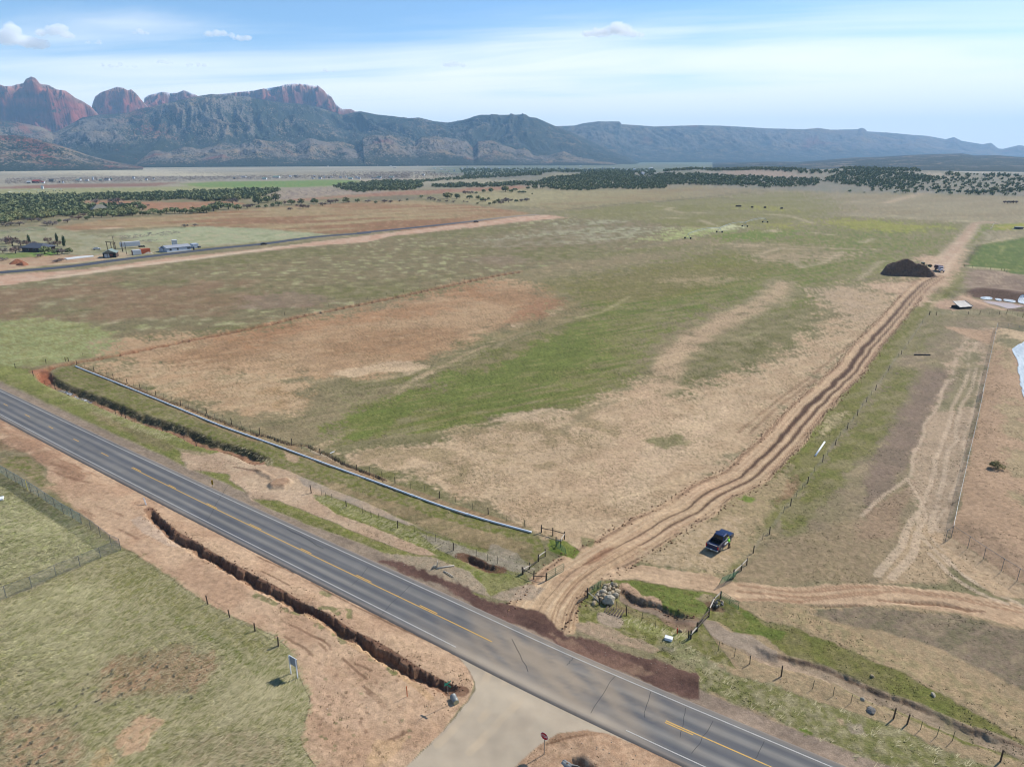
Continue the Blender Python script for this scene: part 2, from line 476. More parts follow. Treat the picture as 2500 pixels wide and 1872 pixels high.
# noise fields shared by the painting
_u = np.array((0.86, 0.51)); _v = np.array((-0.51, 0.86))             # drill rows of the fields
U = X * _u[0] + Y * _u[1]; Vv = X * _v[0] + Y * _v[1]
N_s = fbm(X / 1.1, Y / 1.1, 3, 101)          # tufts and clods
N_m = fbm(X / 7, Y / 7, 4, 111)              # patches of some metres
N_l = fbm(X / 38, Y / 38, 4, 121)            # patches of tens of metres
N_x = fbm(U / 160, Vv / 42, 4, 131)          # streaks along the rows
N_r = fbm(U / 30, Vv / 2.6, 3, 141)          # drill rows
N_far = fbm(X / 420, Y / 130, 4, 151)
WX = fbm(X / 9, Y / 9, 3, 161); WY = fbm(X / 9, Y / 9, 3, 171)
WXb = fbm(X / 60, Y / 60, 3, 181); WYb = fbm(X / 60, Y / 60, 3, 191)
NOISE = dict(s=N_s, m=N_m, l=N_l, x=N_x, r=N_r, f=N_far)

C = np.zeros((NV, 3)); TURF = np.zeros(NV); TALL = np.zeros(NV); IDS = np.zeros(NV, np.int16)
ID_NAMES = ['ground', 'field', 'dirt_road', 'side_road', 'road_shoulder', 'ditch', 'meadow']

def _blend(k, w, col, turf, tall, mixn, gid):
    if isinstance(col, list):
        n = NOISE[mixn][k]; t = sstep(-.28, .28, n)[:, None]
        c = alb(col[0]) * (1 - t) + alb(col[1]) * t
    else:
        c = alb(col)[None, :]
    C[k] = C[k] * (1 - w[:, None]) + c * w[:, None]
    if turf is not None: TURF[k] = TURF[k] * (1 - w) + turf * w
    if tall is not None: TALL[k] = TALL[k] * (1 - w) + tall * w
    if gid is not None: IDS[k[w > .5]] = gid
def area(pts, col, a=1.0, soft=1.0, warp=1.0, turf=None, tall=None, mix='m', patch=None, gid=None):
    """paint an area: soft edge in picture elements, warp in metres, patch=(noise, threshold) breaks it up"""
    pts = np.asarray(pts, float)
    lo = pts.min(0); hi = pts.max(0); mr = np.hypot(*np.abs(pts).max(0)); pad = 2 * warp + soft * .01 * mr + 2
    k = np.flatnonzero((X > lo[0] - pad) & (X < hi[0] + pad) & (Y > lo[1] - pad) & (Y < hi[1] + pad))
    if not len(k): return
    big = warp > 4
    Q = np.stack([X[k] + warp * 1.6 * (WXb if big else WX)[k] + .35 * min(warp, 1.5) * N_s[k], Y[k] + warp * 1.6 * (WYb if big else WY)[k] - .35 * min(warp, 1.5) * N_s[k]], 1)
    ins = inside(Q, pts)
    s = soft * PX[k]
    d = seg_dist(Q, np.vstack([pts, pts[:1]]), 2.6 * float(s.max()) + .01)[0]
    sd = np.where(ins, d, -d)
    brk = .75 * N_s[k] + .9 * N_m[k] + .35 * N_r[k]
    w = sstep(-.55, .55, sd / s + 1.5 * brk * min(1.0, soft / 3)) * a
    if patch: w = w * sstep(patch[1] - .16, patch[1] + .16, NOISE[patch[0]][k])
    m = w > .003
    _blend(k[m], w[m], col, turf, tall, mix, gid)
def line(pts, width, col, a=1.0, soft=.8, warp=.15, turf=None, tall=None, mix='m', patch=None, gid=None, off=0.0):
    pts = np.asarray(pts, float)
    wmax = np.max(width) if not np.isscalar(width) else width
    lo = pts.min(0) - wmax * 2 - 4 - abs(off); hi = pts.max(0) + wmax * 2 + 4 + abs(off)
    k = np.flatnonzero((X > lo[0]) & (X < hi[0]) & (Y > lo[1]) & (Y < hi[1]))
    if not len(k): return
    Q = np.stack([X[k] + warp * 1.6 * WX[k] + .3 * warp * N_s[k], Y[k] + warp * 1.6 * WY[k]], 1)
    s = np.maximum(soft * PX[k] * .6, .05)
    d, sg, al = seg_dist(Q, pts, float(wmax / 2 + abs(off) + s.max()) + .01)
    if off: d = np.abs(d * sg - off)
    if not np.isscalar(width):
        L = np.linalg.norm(np.diff(pts, axis=0), axis=1).sum()
        width = np.interp(al / L, np.linspace(0, 1, len(width)), width)
    w = sstep(width / 2 + s, width / 2 - s, d) * a
    if patch: w = w * sstep(patch[1] - .2, patch[1] + .2, NOISE[patch[0]][k])
    m = w > .003
    _blend(k[m], w[m], col, turf, tall, mix, gid)

ALLK = np.arange(NV)
_blend(ALLK, np.ones(NV), [(148, 134, 96), (130, 122, 82)], .5, 0, 'l', None)

# streaky drag marks along the digging and the wheel tracks, used below
def streaks(pl, maxd, ls, ws, seed):
    d_, s_, al_ = seg_dist(PTS, pl, maxd); k = np.flatnonzero(d_ < maxd)
    q = d_[k] * s_[k]; n = fbm(al_[k] / ls, (q + .5 * WX[k]) / ws, 3, seed); n2 = fbm(al_[k] / (ls * .3), (q + .3 * WX[k]) / (ws * .35), 2, seed + 3)
    return k, .7 * n + .5 * n2
# ---- far basin
far = np.flatnonzero(R_ > 1150)
_blend(far, sstep(1150, 1500, R_[far]), [(152, 142, 120), (168, 157, 132)], .4, 0, 'f', None)
vf = np.flatnonzero(R_ > 2600)
_blend(vf, sstep(2600, 3400, R_[vf]), [(150, 146, 130), (172, 162, 142)], .2, 0, 'f', None)
area(zN([(-900, 60), (-300, 50), (0, 45), (270, 42), (350, 60), (700, 85), (850, 95), (200, 100), (0, 100), (-260, 75), (-500, 75)]), (198, 186, 156), .8, 2)
area(zN([(-900, 100), (0, 95), (700, 95), (2212, 85), (2212, 122), (1500, 118), (450, 138), (0, 150), (-900, 160)]), [(140, 134, 122), (166, 156, 138)], 1, 1.2)
area(z7([(-100, 165), (60, 160), (700, 130), (1400, 125), (1900, 115), (1700, 150), (1200, 165), (700, 175), (120, 178), (-100, 180)]), (150, 110, 88), 1, 1)
area(z7([(-200, 190), (0, 183), (700, 178), (1500, 165), (2212, 150), (2500, 140), (2700, 180), (2212, 205), (1500, 225), (700, 250), (0, 265), (-200, 285)]), [(160, 156, 114), (148, 148, 104)], 1, 1)
area(zN([(440, 155), (700, 140), (1200, 132), (1600, 125), (1850, 128), (1800, 165), (1300, 182), (900, 186), (560, 178)]), [(116, 140, 86), (130, 142, 92)], 1, 1)
area(zN([(1850, 125), (2212, 118), (2500, 112), (2450, 130), (2212, 135), (1850, 160)]), (176, 158, 132), 1, 1)
area(zN([(1030, 272), (1250, 200), (1600, 180), (1700, 205), (2212, 212), (2212, 228), (1600, 248), (1250, 282)]), [(150, 132, 116), (168, 150, 126)], 1, 2)
area(zO([(400, 165), (700, 120), (1250, 95), (1330, 110), (1310, 150), (860, 160)]), [(168, 156, 126), (150, 142, 114)], 1, 2)
area(zD([(490, 345), (700, 345), (860, 352), (1100, 355), (1400, 350), (1480, 365), (1250, 385), (1100, 400), (900, 410), (840, 380), (780, 370), (560, 365)]), [(176, 124, 82), (164, 118, 80)], 1, 1, 3)
area(zN([(1250, 280), (1700, 245), (2212, 208), (2212, 240), (1700, 262), (1300, 292)]), (166, 124, 92), 1, 1.5, 3)
area(zO([(0, 225), (500, 200), (900, 180), (1200, 168), (1240, 193), (800, 213), (400, 240), (0, 252)]), [(160, 112, 82), (168, 128, 96)], 1, 1, 3)
area(zO([(0, 258), (250, 243), (420, 260), (300, 280), (0, 282)]), (128, 116, 88), .9, 1, 2)
area(zO([(620, 230), (800, 215), (1250, 190), (1480, 205), (2212, 200), (2212, 260), (1400, 330), (1000, 320), (700, 300)]), [(166, 154, 106), (154, 142, 96)], 1, 2, 4)
# brown fields north of the far road
area(zD([(300, 505), (700, 450), (1100, 430), (1500, 390), (1800, 375), (2212, 350), (2500, 345), (2900, 380), (3200, 420), (2900, 520), (2500, 520), (2212, 530), (1900, 545), (1500, 510), (1100, 500), (700, 512), (320, 532)]), [(172, 148, 100), (158, 116, 76)], 1, 1.5, 3, turf=.6, mix='x')
area(zD([(1150, 495), (1700, 440), (2212, 440), (2600, 430), (2900, 480), (2600, 520), (2212, 530), (1950, 545), (1650, 520)]), (152, 108, 70), .75, 3, 6, mix='x', patch=('x', -.05))
line(zD([(380, 530), (600, 515), (720, 505)]), 6, (215, 185, 150), .8)
# scrub lot around the buildings
area(zD([(-100, 540), (0, 520), (300, 505), (560, 545), (900, 515), (1180, 498), (1500, 508), (1990, 548), (1600, 592), (1250, 622), (1000, 665), (700, 700), (400, 720), (0, 775), (-100, 780)]), [(164, 160, 130), (148, 142, 106)], 1, 1, 2, turf=.7)
area(zD([(700, 545), (1000, 512), (1180, 500), (1500, 510), (1960, 548), (1600, 585), (1250, 612), (1000, 590), (850, 590)]), [(170, 170, 140), (160, 162, 132)], 1, 1.5, 2, turf=.7)
area(zS([(-50, 200), (300, 130), (950, 110), (950, 185), (500, 210), (-50, 245)]), [(124, 132, 104), (146, 140, 112)], .9, 1, 2)
area(zS([(-50, 640), (600, 590), (1050, 590), (1060, 660), (650, 690), (-50, 740)]), (112, 128, 72), .75, 1, 2)
area(zS([(580, 630), (800, 620), (1060, 590), (1070, 650), (800, 690), (590, 690)]), (100, 140, 60), .9, 1, 1)
area(zD([(-60, 700), (350, 668), (560, 672), (700, 690), (620, 700), (330, 728), (-60, 775)]), [(196, 162, 126), (180, 140, 106)], 1, 1, 1.5)
area(zT([(500, 400), (760, 480), (850, 510), (560, 560), (250, 560), (-20, 560), (100, 500)]), (196, 168, 132), .8, 1, 1)
line(zS([(0, 660), (250, 635), (600, 612), (900, 590)]), 2.2, (205, 195, 172), .8)
line(zS([(0, 950), (600, 890), (1100, 830), (1500, 800), (2100, 720)]), 2.0, (214, 190, 150), .7)
# sandy shoulder along the far road
SH2 = np.vstack([zD([(-200, 812), (0, 790), (500, 755), (1000, 690), (1500, 640), (2212, 552)]), zB([(500, 1012), (900, 966), (1180, 928), (1320, 920), (1440, 938), (1100, 968), (800, 1012), (400, 1045)]), zD([(2212, 592), (1800, 622), (1400, 665), (1000, 718), (600, 772), (300, 815), (0, 855), (-200, 880)])])
area(SH2, [(208, 172, 142), (196, 152, 120)], 1, 1, 1, turf=0, gid=4)
line(zD([(0, 840), (400, 795), (800, 735), (1200, 690), (1700, 620)]), 6, (220, 196, 164), .75, 1.5, 1, patch=('x', -.2))
line(zD([(300, 800), (800, 715), (1200, 672), (1600, 628)]), 2.0, (150, 130, 90), .6, 1.2, .6)

# ---- long meadow between the far road and the field ditch
MEADOW = np.vstack([zf([(-120, 655), (0, 618), (250, 590)]), zD([(1000, 722), (1800, 628), (2212, 596)]), zB([(400, 1048), (1100, 972), (1440, 942)]), zf([(1500, 440), (1760, 470), (1480, 517), (1200, 577)]), FDITCH[::-4], zE([(250, 330), (0, 280), (-200, 330)])])
area(MEADOW, [(134, 122, 82), (144, 122, 84)], 1, 1.5, 1, turf=.8, mix='x', gid=6)
area(MEADOW, (168, 166, 124), .75, 1.5, 1, mix='x', patch=('m', .22))
area(MEADOW, [(112, 116, 68), (126, 118, 72)], .7, 1.5, 1, patch=('x', .12))
area(zf([(-100, 640), (250, 600), (520, 610), (700, 660), (400, 690), (0, 700)]), (150, 112, 82), .6, 6, 8, patch=('l', -.15))
area(zf([(530, 640), (640, 630), (720, 650), (640, 665), (520, 665)]), (150, 122, 100), .7, 3, 3)
area(zf([(1000, 560), (1100, 552), (1150, 562), (1080, 575)]), (150, 125, 100), .6, 3, 3)
area(zf([(-100, 690), (160, 690), (300, 740), (260, 765), (0, 800), (-100, 800)]), [(160, 164, 120), (138, 136, 88)], .9, 4, 2, tall=.35, mix='s')
area(zf([(1040, 520), (1300, 470), (1450, 490), (1300, 530), (1080, 545)]), [(168, 166, 138), (140, 120, 88)], .7, 5, 6, mix='x', patch=('m', -.1))
area(zf([(1400, 520), (1480, 490), (1640, 485), (1480, 515)]), (176, 184, 128), .6, 4, 3)

# ---- main field
FIELD = np.vstack([zE([(420, 300)]), FDITCH[8::6], zf([(1480, 517), (1700, 485), (1900, 452), (2080, 475), (2060, 545), (1960, 650), (1700, 850), (1500, 1040), (1380, 1160), (1230, 1205), (1160, 1158)]), zF([(1868, 1120), (1150, 880), (575, 655), (108, 490)]), zE([(1590, 640), (1000, 430), (640, 300)])])
area(FIELD, [(150, 132, 92), (128, 122, 76)], 1, 1, .6, turf=.7, mix='x', gid=1)
area(zQ([(0, 510), (500, 425), (1000, 310), (1450, 205), (1750, 230), (1950, 330), (1950, 430), (1600, 490), (1200, 630), (900, 770), (500, 790), (0, 790), (-400, 780), (-700, 700), (-900, 560)]), [(170, 130, 88), (182, 146, 104)], 1, 10, 5, turf=.3, mix='l')
area(zQ([(-300, 560), (500, 430), (1000, 320), (1400, 230), (1450, 300), (1000, 420), (500, 500), (0, 590)]), (168, 118, 74), .6, 10, 5, patch=('x', -.2))
area(zQ([(1750, 330), (1950, 300), (2000, 370), (1850, 430), (1600, 450)]), (166, 118, 80), .85, 6, 4)
area(zE([(700, 300), (1100, 250), (1500, 280), (2208, 350), (2300, 520), (2208, 650), (1700, 640), (1300, 540), (1000, 420)]), [(200, 166, 122), (186, 148, 106)], .9, 10, 2.5, turf=.15)
area(zQ([(0, 800), (200, 830), (400, 900), (330, 1000), (100, 960), (0, 900)]), [(178, 140, 92), (190, 158, 116)], .8, 8, 3)
for pl in ([(520, 770), (680, 730), (850, 690), (1000, 690), (1100, 720), (960, 780), (900, 760), (780, 750), (620, 790)], [(1040, 780), (1120, 755), (1140, 770), (1060, 800), (960, 830)], [(1560, 480), (1640, 462), (1700, 475), (1620, 495)], [(1800, 395), (1900, 370), (1930, 400), (1800, 440)], [(2000, 430), (2060, 405), (2120, 405), (2050, 440)]):
    area(zQ(pl), (208, 176, 136), .85, 2.5, 1.2)
line(np.vstack([zQ([(440, 1215), (600, 1130), (700, 1060), (800, 985), (880, 910), (980, 820)])]), [2.2, 1.6, 2.4, 1.8], (196, 166, 124), .75, 2, .8, patch=('m', -.25))
line(zQ([(1050, 780), (1250, 690), (1450, 590), (1700, 510), (1950, 450), (2080, 410)]), 1.8, (192, 160, 118), .65, 2, .8, patch=('m', -.2))
line(zQ([(1300, 690), (1600, 560), (1760, 500)]), 1.2, (196, 168, 126), .5, 2, .8)
# greens
GREEN = [(108, 118, 62), (132, 126, 78)]
area(zf([(690, 930), (760, 880), (830, 850), (1000, 790), (1150, 720), (1260, 640), (1480, 560), (1700, 500), (1900, 468), (2060, 500), (2030, 545), (1900, 600), (1850, 610), (1780, 680), (1620, 700), (1550, 660), (1440, 730), (1380, 830), (1250, 870), (1000, 930), (760, 965)]), GREEN, .88, 16, 5, turf=1, mix='r')
area(zf([(690, 930), (760, 890), (860, 860), (900, 880), (830, 930), (740, 955)]), (96, 112, 56), .6, 8, 2, patch=('r', 0))
area(zf([(840, 890), (1000, 800), (1130, 740), (1250, 700), (1300, 760), (1200, 820), (1080, 850), (950, 880)]), (98, 114, 58), .6, 14, 4, patch=('r', -.02))
area(zf([(1000, 790), (1080, 760), (1120, 700), (1250, 650), (1280, 670), (1150, 740), (1060, 800)]), (150, 126, 84), .6, 8, 3, patch=('m', -.15))
area(zf([(1200, 610), (1480, 560), (1700, 530), (1650, 590), (1500, 640), (1350, 650), (1250, 640)]), [(114, 118, 52), (132, 118, 60)], .7, 10, 5, mix='x', patch=('x', -.1))
area(zf([(1500, 730), (1650, 680), (1780, 650), (1830, 690), (1750, 760), (1600, 810), (1480, 790)]), [(122, 118, 70), (140, 128, 84)], .85, 10, 3, turf=.9)
# bare tan ground of the near field
TAN = [(204, 172, 132), (184, 152, 114)]
area(zf([(780, 978), (1000, 935), (1270, 880), (1400, 820), (1440, 860), (1560, 815), (1700, 770), (1800, 700), (1830, 640), (1960, 610), (1950, 680), (1700, 890), (1500, 1070), (1370, 1180), (1230, 1195), (1150, 1140), (900, 1035), (700, 980)]), TAN, .95, 12, 2.2, turf=.2, mix='m')
area(zf([(1060, 900), (1180, 880), (1240, 890), (1180, 910), (1060, 915)]), (214, 180, 144), .7, 5, 1.5)
area(zf([(1300, 1010), (1500, 900), (1600, 860), (1500, 980), (1350, 1100)]), (210, 178, 140), .7, 10, 2)
area(zf([(720, 970), (1000, 930), (1300, 870), (1350, 930), (1200, 1010), (950, 1040)]), [(160, 140, 96), (136, 122, 78)], .55, 10, 2, mix='s', patch=('m', .1))
area(zf([(1400, 950), (1460, 935), (1490, 955), (1440, 975)]), (126, 122, 70), .8, 4, 1)
SWEEP = smooth_line(zf([(1280, 1060), (1330, 1000), (1400, 890), (1430, 820), (1450, 775), (1520, 720), (1600, 675), (1670, 640), (1690, 610)]), n=5)
line(SWEEP, [5, 7, 9, 10, 12, 10], (198, 164, 126), .75, 6, 2.0, turf=.1, patch=('m', -.35))
area(zR([(1180, 90), (1500, 85), (1850, 110), (1850, 170), (1700, 200), (1400, 200), (1330, 160), (1200, 110)]), [(182, 154, 116), (150, 132, 90)], .8, 6, 4, mix='x', patch=('m', -.3))
area(zR([(730, 300), (1000, 285), (1250, 290), (1100, 320), (850, 320)]), (176, 150, 108), .6, 6, 3)
area(zR([(1650, 350), (1750, 360), (1900, 340), (2000, 370), (2130, 480), (2000, 560), (1880, 520), (1750, 440)]), [(194, 164, 130), (176, 148, 112)], .9, 6, 2.5, turf=.1)
line(zR([(1230, 90), (1500, 95), (1850, 118), (2050, 120)]), 3, (200, 172, 132), .5, 2, 1)
for q in ([(1610, 230), (1750, 200), (1870, 130)], [(1330, 160), (1500, 110)], [(1200, 90), (1650, 125)], [(1960, 300), (2080, 200), (2110, 190)], [(1560, 190), (1620, 230)]):
    line(zR(q), 2.0, (202, 176, 138), .6, 2, .6)
line(zR([(270, 530), (340, 515), (410, 500), (500, 450), (580, 405)]), 1.6, (196, 178, 120), .55, 2, .6)
for q in ([(1290, 650), (1350, 615)], [(1310, 655), (1365, 620)]): line(zR(q), .9, (176, 164, 112), .6, 1.5, .2)
# dark wheel lines through the tan ground
for q in ([(1230, 1220), (1400, 1080), (1560, 960), (1700, 860), (1900, 690), (2100, 540)], [(1300, 1225), (1440, 1090), (1590, 980), (1720, 880)]):
    line(zR(q), .8, (150, 116, 84), .7, 1, .3, patch=('m', -.35))
line(zR([(180, 1210), (260, 1150), (330, 1090), (500, 1030)]), 2.4, (132, 120, 84), .5, 3, 1)
# far end of the field
area(zC([(0, 645), (500, 632), (700, 650), (1150, 665), (1600, 682), (2212, 690), (2400, 720), (2400, 880), (2212, 858), (1500, 822), (900, 792), (650, 740), (300, 700)]), [(156, 142, 106), (146, 130, 94)], 1, 2, 6, turf=.6, mix='x')
area(zB([(1340, 905), (1700, 862), (2212, 818), (2600, 790), (2900, 780), (3100, 860), (2800, 1020), (2212, 1000), (1900, 960), (1500, 940)]), [(140, 132, 84), (128, 124, 72)], .85, 3, 6, turf=.8, mix='x')
area(zB([(1250, 850), (1700, 780), (2212, 755), (2212, 815), (1700, 862), (1340, 905)]), [(158, 144, 96), (150, 128, 84)], .9, 3, 6, mix='x')
for q in ([(560, 742), (760, 760), (740, 772), (560, 760)], [(1000, 830), (1250, 820), (1500, 850), (1700, 870), (1500, 905), (1150, 880)], [(680, 850), (850, 850), (780, 880), (690, 880)]):
    area(zC(q), (152, 150, 66), .65, 4, 5)
area(zC([(500, 900), (700, 885), (900, 900), (800, 930), (400, 960), (350, 930)]), (104, 124, 58), .7, 4, 4)
area(zC([(330, 880), (480, 860), (520, 870), (400, 895)]), (206, 206, 168), .8, 2, 2)
area(zC([(670, 890), (740, 885), (730, 900), (660, 905)]), (206, 180, 140), .8, 2, 2)
for q in ([(0, 745), (100, 755), (60, 765), (160, 785)], [(60, 815), (200, 822)], [(270, 830), (320, 845), (350, 860)], [(600, 790), (780, 800), (880, 825), (940, 850)], [(950, 905), (1060, 920)], [(1240, 965), (1310, 940)], [(240, 785), (340, 790)]):
    line(zC(q), 2.6, (200, 178, 134), .75, 1.5, .8)
line(zC([(0, 722), (290, 692), (460, 672), (700, 650)]), 4, (104, 98, 66), .8, 1.2, 1)
line(zB([(1340, 905), (1560, 878), (1800, 850), (2000, 843), (2212, 820)]), 3.5, (104, 98, 66), .8, 1.2, 1, patch=('l', -.4))
line(zB([(1340, 845), (1480, 865), (1570, 880)]), 3, (130, 116, 80), .8, 1.2, 1)
line(zC([(360, 690), (500, 710), (650, 725)]), 3, (120, 100, 70), .7, 1.2, 1)
line(zC([(1370, 730), (1480, 700), (1560, 680), (1620, 655), (1680, 632)]), 5, (206, 176, 140), .8, 1.2, 1)
line(zC([(1150, 722), (1300, 718)]), 4, (190, 165, 125), .7, 1.5, 1)
line(zC([(1180, 790), (1400, 800), (1560, 818), (1800, 832), (1900, 838)]), 2.2, (196, 186, 140), .7, 1, .6)
area(zC([(2180, 690), (2212, 640), (2300, 600), (2300, 690)]), (196, 150, 122), .9, 1, 2)
# wooded hills
area(np.array([flat(*p) for p in [(1040, 409), (1200, 405.5), (1300, 398), (1400, 391), (1760, 391), (1950, 396), (1900, 407), (1800, 440), (1500, 450), (1200, 440), (1060, 424)]]), [(98, 108, 98), (124, 126, 112)], .95, 1, 20, turf=.4, mix='f')
area(np.vstack([zP([(-1600, 210), (-1300, 190), (-1000, 175), (0, 245), (700, 280), (1050, 285), (1450, 290), (2212, 318), (2500, 330)]), np.array([[2600, 1300], [2600, 2600], [-300, 2600]])]), [(138, 132, 118), (124, 124, 112)], .9, 2, 10, turf=.5, mix='l')
area(zP([(-200, 140), (0, 115), (150, 110), (400, 130), (620, 165), (400, 172), (0, 155)]), [(166, 140, 120), (156, 136, 118)], .95, 2, 6)
area(zP([(1400, 135), (1650, 135), (1650, 170), (1450, 165)]), (176, 162, 140), .8, 2, 6)
area(zO([(1330, 100), (1450, 72), (1600, 75), (1560, 100), (1400, 125)]), [(152, 146, 116), (140, 134, 106)], .9, 2, 5)

# ---- right-hand fields, tracks and ponds
area(zM([(1540, 665), (1640, 540), (1730, 440), (1850, 400), (2000, 375), (2208, 345), (2600, 320), (2600, 800), (2208, 785), (2020, 722), (1850, 682)]), [(92, 108, 56), (102, 114, 60)], 1, 1, 1, turf=.9)
area(zM([(1870, 212), (2208, 198), (2600, 190), (2600, 280), (2208, 272), (1850, 272)]), [(156, 150, 54), (140, 142, 62)], .95, 1, 1.5)
area(zM([(1700, 210), (1850, 220), (1840, 270), (1740, 290), (1660, 380), (1640, 360)]), (112, 122, 56), .9, 2, 1)
area(zM([(1850, 290), (2208, 300), (2208, 345), (1850, 400)]), (156, 140, 104), .8, 2, 2)
line(zM([(1560, 672), (1700, 672), (1900, 690), (2020, 700)]), 2.4, (206, 192, 138), .8, 1, .4)
line(zM([(1700, 425), (1850, 402), (1990, 378), (2060, 360)]), 3, (200, 180, 136), .8, 1.5, .6)
line(zM([(1565, 665), (1640, 550), (1730, 430)]), 1.6, (70, 66, 46), .8, 1, .3)
line(smooth_line(zM([(1700, 275), (1790, 300), (1850, 345), (1830, 385), (1740, 420)])), 1.6, (120, 110, 80), .8, 1, .3)
line(smooth_line(zM([(1720, 283), (1800, 310), (1838, 345), (1815, 380)])), .9, (190, 176, 140), .8, 1, .3)
for q in ([(1950, 540), (1985, 450)], [(1960, 510), (2000, 440)]): line(zM(q), .8, (150, 150, 96), .5, 1, .2)
# wide strip right of the haul road
STRIP = np.vstack([zM([(1080, 1000), (1500, 690), (1640, 700), (1560, 900), (1250, 1100), (1180, 1160)]), zL([(1160, 0), (800, 500), (400, 1050), (100, 1450), (0, 1560), (-400, 1700), (-300, 1300), (0, 930), (400, 600), (700, 250), (960, 0)])])
area(STRIP, [(136, 128, 76), (118, 116, 64)], 1, 2, .8, turf=.8, mix='m')
area(zL([(-300, 1200), (0, 920), (250, 850), (450, 750), (330, 1000), (120, 1300), (0, 1450), (-250, 1650)]), [(182, 154, 112), (164, 142, 98)], .9, 5, 1.5, turf=.3, mix='s')
area(zL([(600, 480), (720, 360), (830, 330), (760, 430), (660, 510)]), (196, 172, 124), .7, 3, .8, patch=('s', -.1))
area(zL([(330, 960), (420, 860), (480, 830), (420, 950), (340, 1050)]), (150, 110, 78), .7, 4, .8)
area(zL([(40, 1010), (90, 970), (160, 1000), (120, 1040)]), (98, 122, 50), .8, 2, .5)
area(zL([(470, 560), (640, 440), (560, 600), (450, 700)]), (120, 124, 64), .6, 4, .8)
# field between the cattle fence and the vehicle tracks
area(np.vstack([zM([(1180, 1170), (1600, 1190), (2300, 1230), (2208, 1320), (1900, 1330), (1640, 1420), (1520, 1600)]), zL([(1560, 250), (1440, 450), (1300, 870), (1400, 1100), (1200, 1656), (0, 1656), (0, 1540), (400, 1080), (800, 520), (1170, 0)])]), [(152, 132, 100), (140, 126, 88)], 1, 2, .6, turf=.5, mix='m')
area(zL([(1190, 0), (1460, 0), (1300, 300), (1150, 500), (700, 1000), (400, 1300), (300, 1180), (700, 650), (1000, 270)]), [(118, 120, 66), (136, 126, 76)], .9, 5, 1, turf=.9)
area(zM([(1180, 1180), (1600, 1210), (1400, 1400), (1150, 1600), (880, 1640)]), [(126, 122, 70), (138, 126, 80)], .9, 5, 1, turf=.9)
area(zL([(1460, 0), (1680, 20), (1560, 270), (1440, 440), (1350, 700), (1080, 1020), (950, 1130), (1000, 800), (1200, 450), (1350, 150)]), [(146, 122, 102), (132, 112, 92)], .95, 4, 1, turf=.1)
area(zV([(100, 560), (450, 560), (700, 620), (450, 740), (330, 950), (0, 1000), (-60, 900)]), [(150, 130, 104), (140, 124, 92)], .7, 5, 1.2)
area(zL([(300, 1330), (900, 1150), (1250, 950), (1300, 1200), (1050, 1620), (0, 1656), (-50, 1600)]), [(170, 144, 108), (146, 126, 90)], .85, 5, 1, turf=.4, mix='s')
area(zL([(420, 1060), (700, 850), (760, 900), (500, 1250), (380, 1300)]), [(116, 118, 66), (140, 128, 84)], .8, 4, 1, turf=.8)
area(zL([(950, 1100), (1250, 950), (1350, 880), (1360, 1050), (1150, 1300), (950, 1330)]), (158, 128, 100), .7, 5, 1, patch=('m', -.25))
TRK = [(198, 168, 136), (182, 152, 122)]
area(np.vstack([zV([(560, 700), (740, 690), (620, 1300), (520, 1660), (0, 1680), (100, 1450), (230, 1100), (330, 900), (450, 760)]), zL([(1900, 30), (1740, 830), (1650, 1290), (1480, 1310), (1380, 1000), (1300, 860), (1440, 450), (1640, 60)])]), TRK, .8, 3, .8, turf=.25, mix='s')
area(zL([(1640, 1290), (1640, 1656), (1100, 1656), (1250, 1350), (1400, 1100), (1520, 1250)]), [(196, 166, 126), (180, 150, 112)], .9, 3, .6, turf=.2, mix='s')
TW = (210, 182, 150)
for q, w in (([(1690, 70), (1590, 130), (1560, 270), (1440, 430), (1440, 490), (1370, 650), (1340, 800), (1310, 845), (1100, 1000), (950, 1130)], .7),
             ([(1800, 0), (1740, 130), (1660, 300), (1640, 420), (1550, 640), (1500, 850), (1430, 1050), (1410, 1200), (1430, 1300), (1600, 1470), (1820, 1640)], .8),
             ([(1840, 0), (1800, 160), (1740, 260), (1690, 450), (1690, 560), (1620, 650), (1580, 900), (1530, 1080), (1500, 1200), (1530, 1330), (1680, 1470), (1920, 1640)], .8),
             ([(1400, 1110), (1310, 1230), (1270, 1350), (1200, 1440), (1080, 1590)], 1.1), ([(1390, 1260), (1360, 1400), (1300, 1480), (1190, 1610)], 1.1),
             ([(1310, 860), (1400, 990), (1460, 1130), (1430, 1220)], .5), ([(1760, 560), (1700, 850), (1620, 1050), (1540, 1200), (1560, 1260)], .5), ([(1880, 30), (1840, 250), (1730, 620)], .6)):
    l = smooth_line(zL(q), n=6)
    line(l, w, TW, .62, .9, .25, turf=0, patch=('m', -.45))
    line(l, .14, (140, 112, 82), .5, .6, .2, off=w * .62, patch=('s', -.1))
for q in ([(300, 960), (330, 900), (440, 780), (600, 700)], [(320, 1010), (390, 1060)], [(420, 1060), (430, 950), (520, 850)], [(500, 960), (510, 860), (570, 740)], [(600, 800), (640, 720), (730, 700)], [(230, 1240), (240, 1130), (290, 1020)], [(100, 1450), (170, 1300), (280, 1270)], [(350, 1330), (420, 1100)], [(450, 1330), (500, 1150)]):
    line(smooth_line(zV(q), n=4), .6, TW, .5, .9, .25, patch=('m', -.3))
for q in ([(50, 1000), (180, 1010), (310, 1020)], [(110, 1250), (270, 1290)], [(0, 1345), (230, 1360)]): line(zV(q), .35, (112, 92, 74), .7, .7, .1)
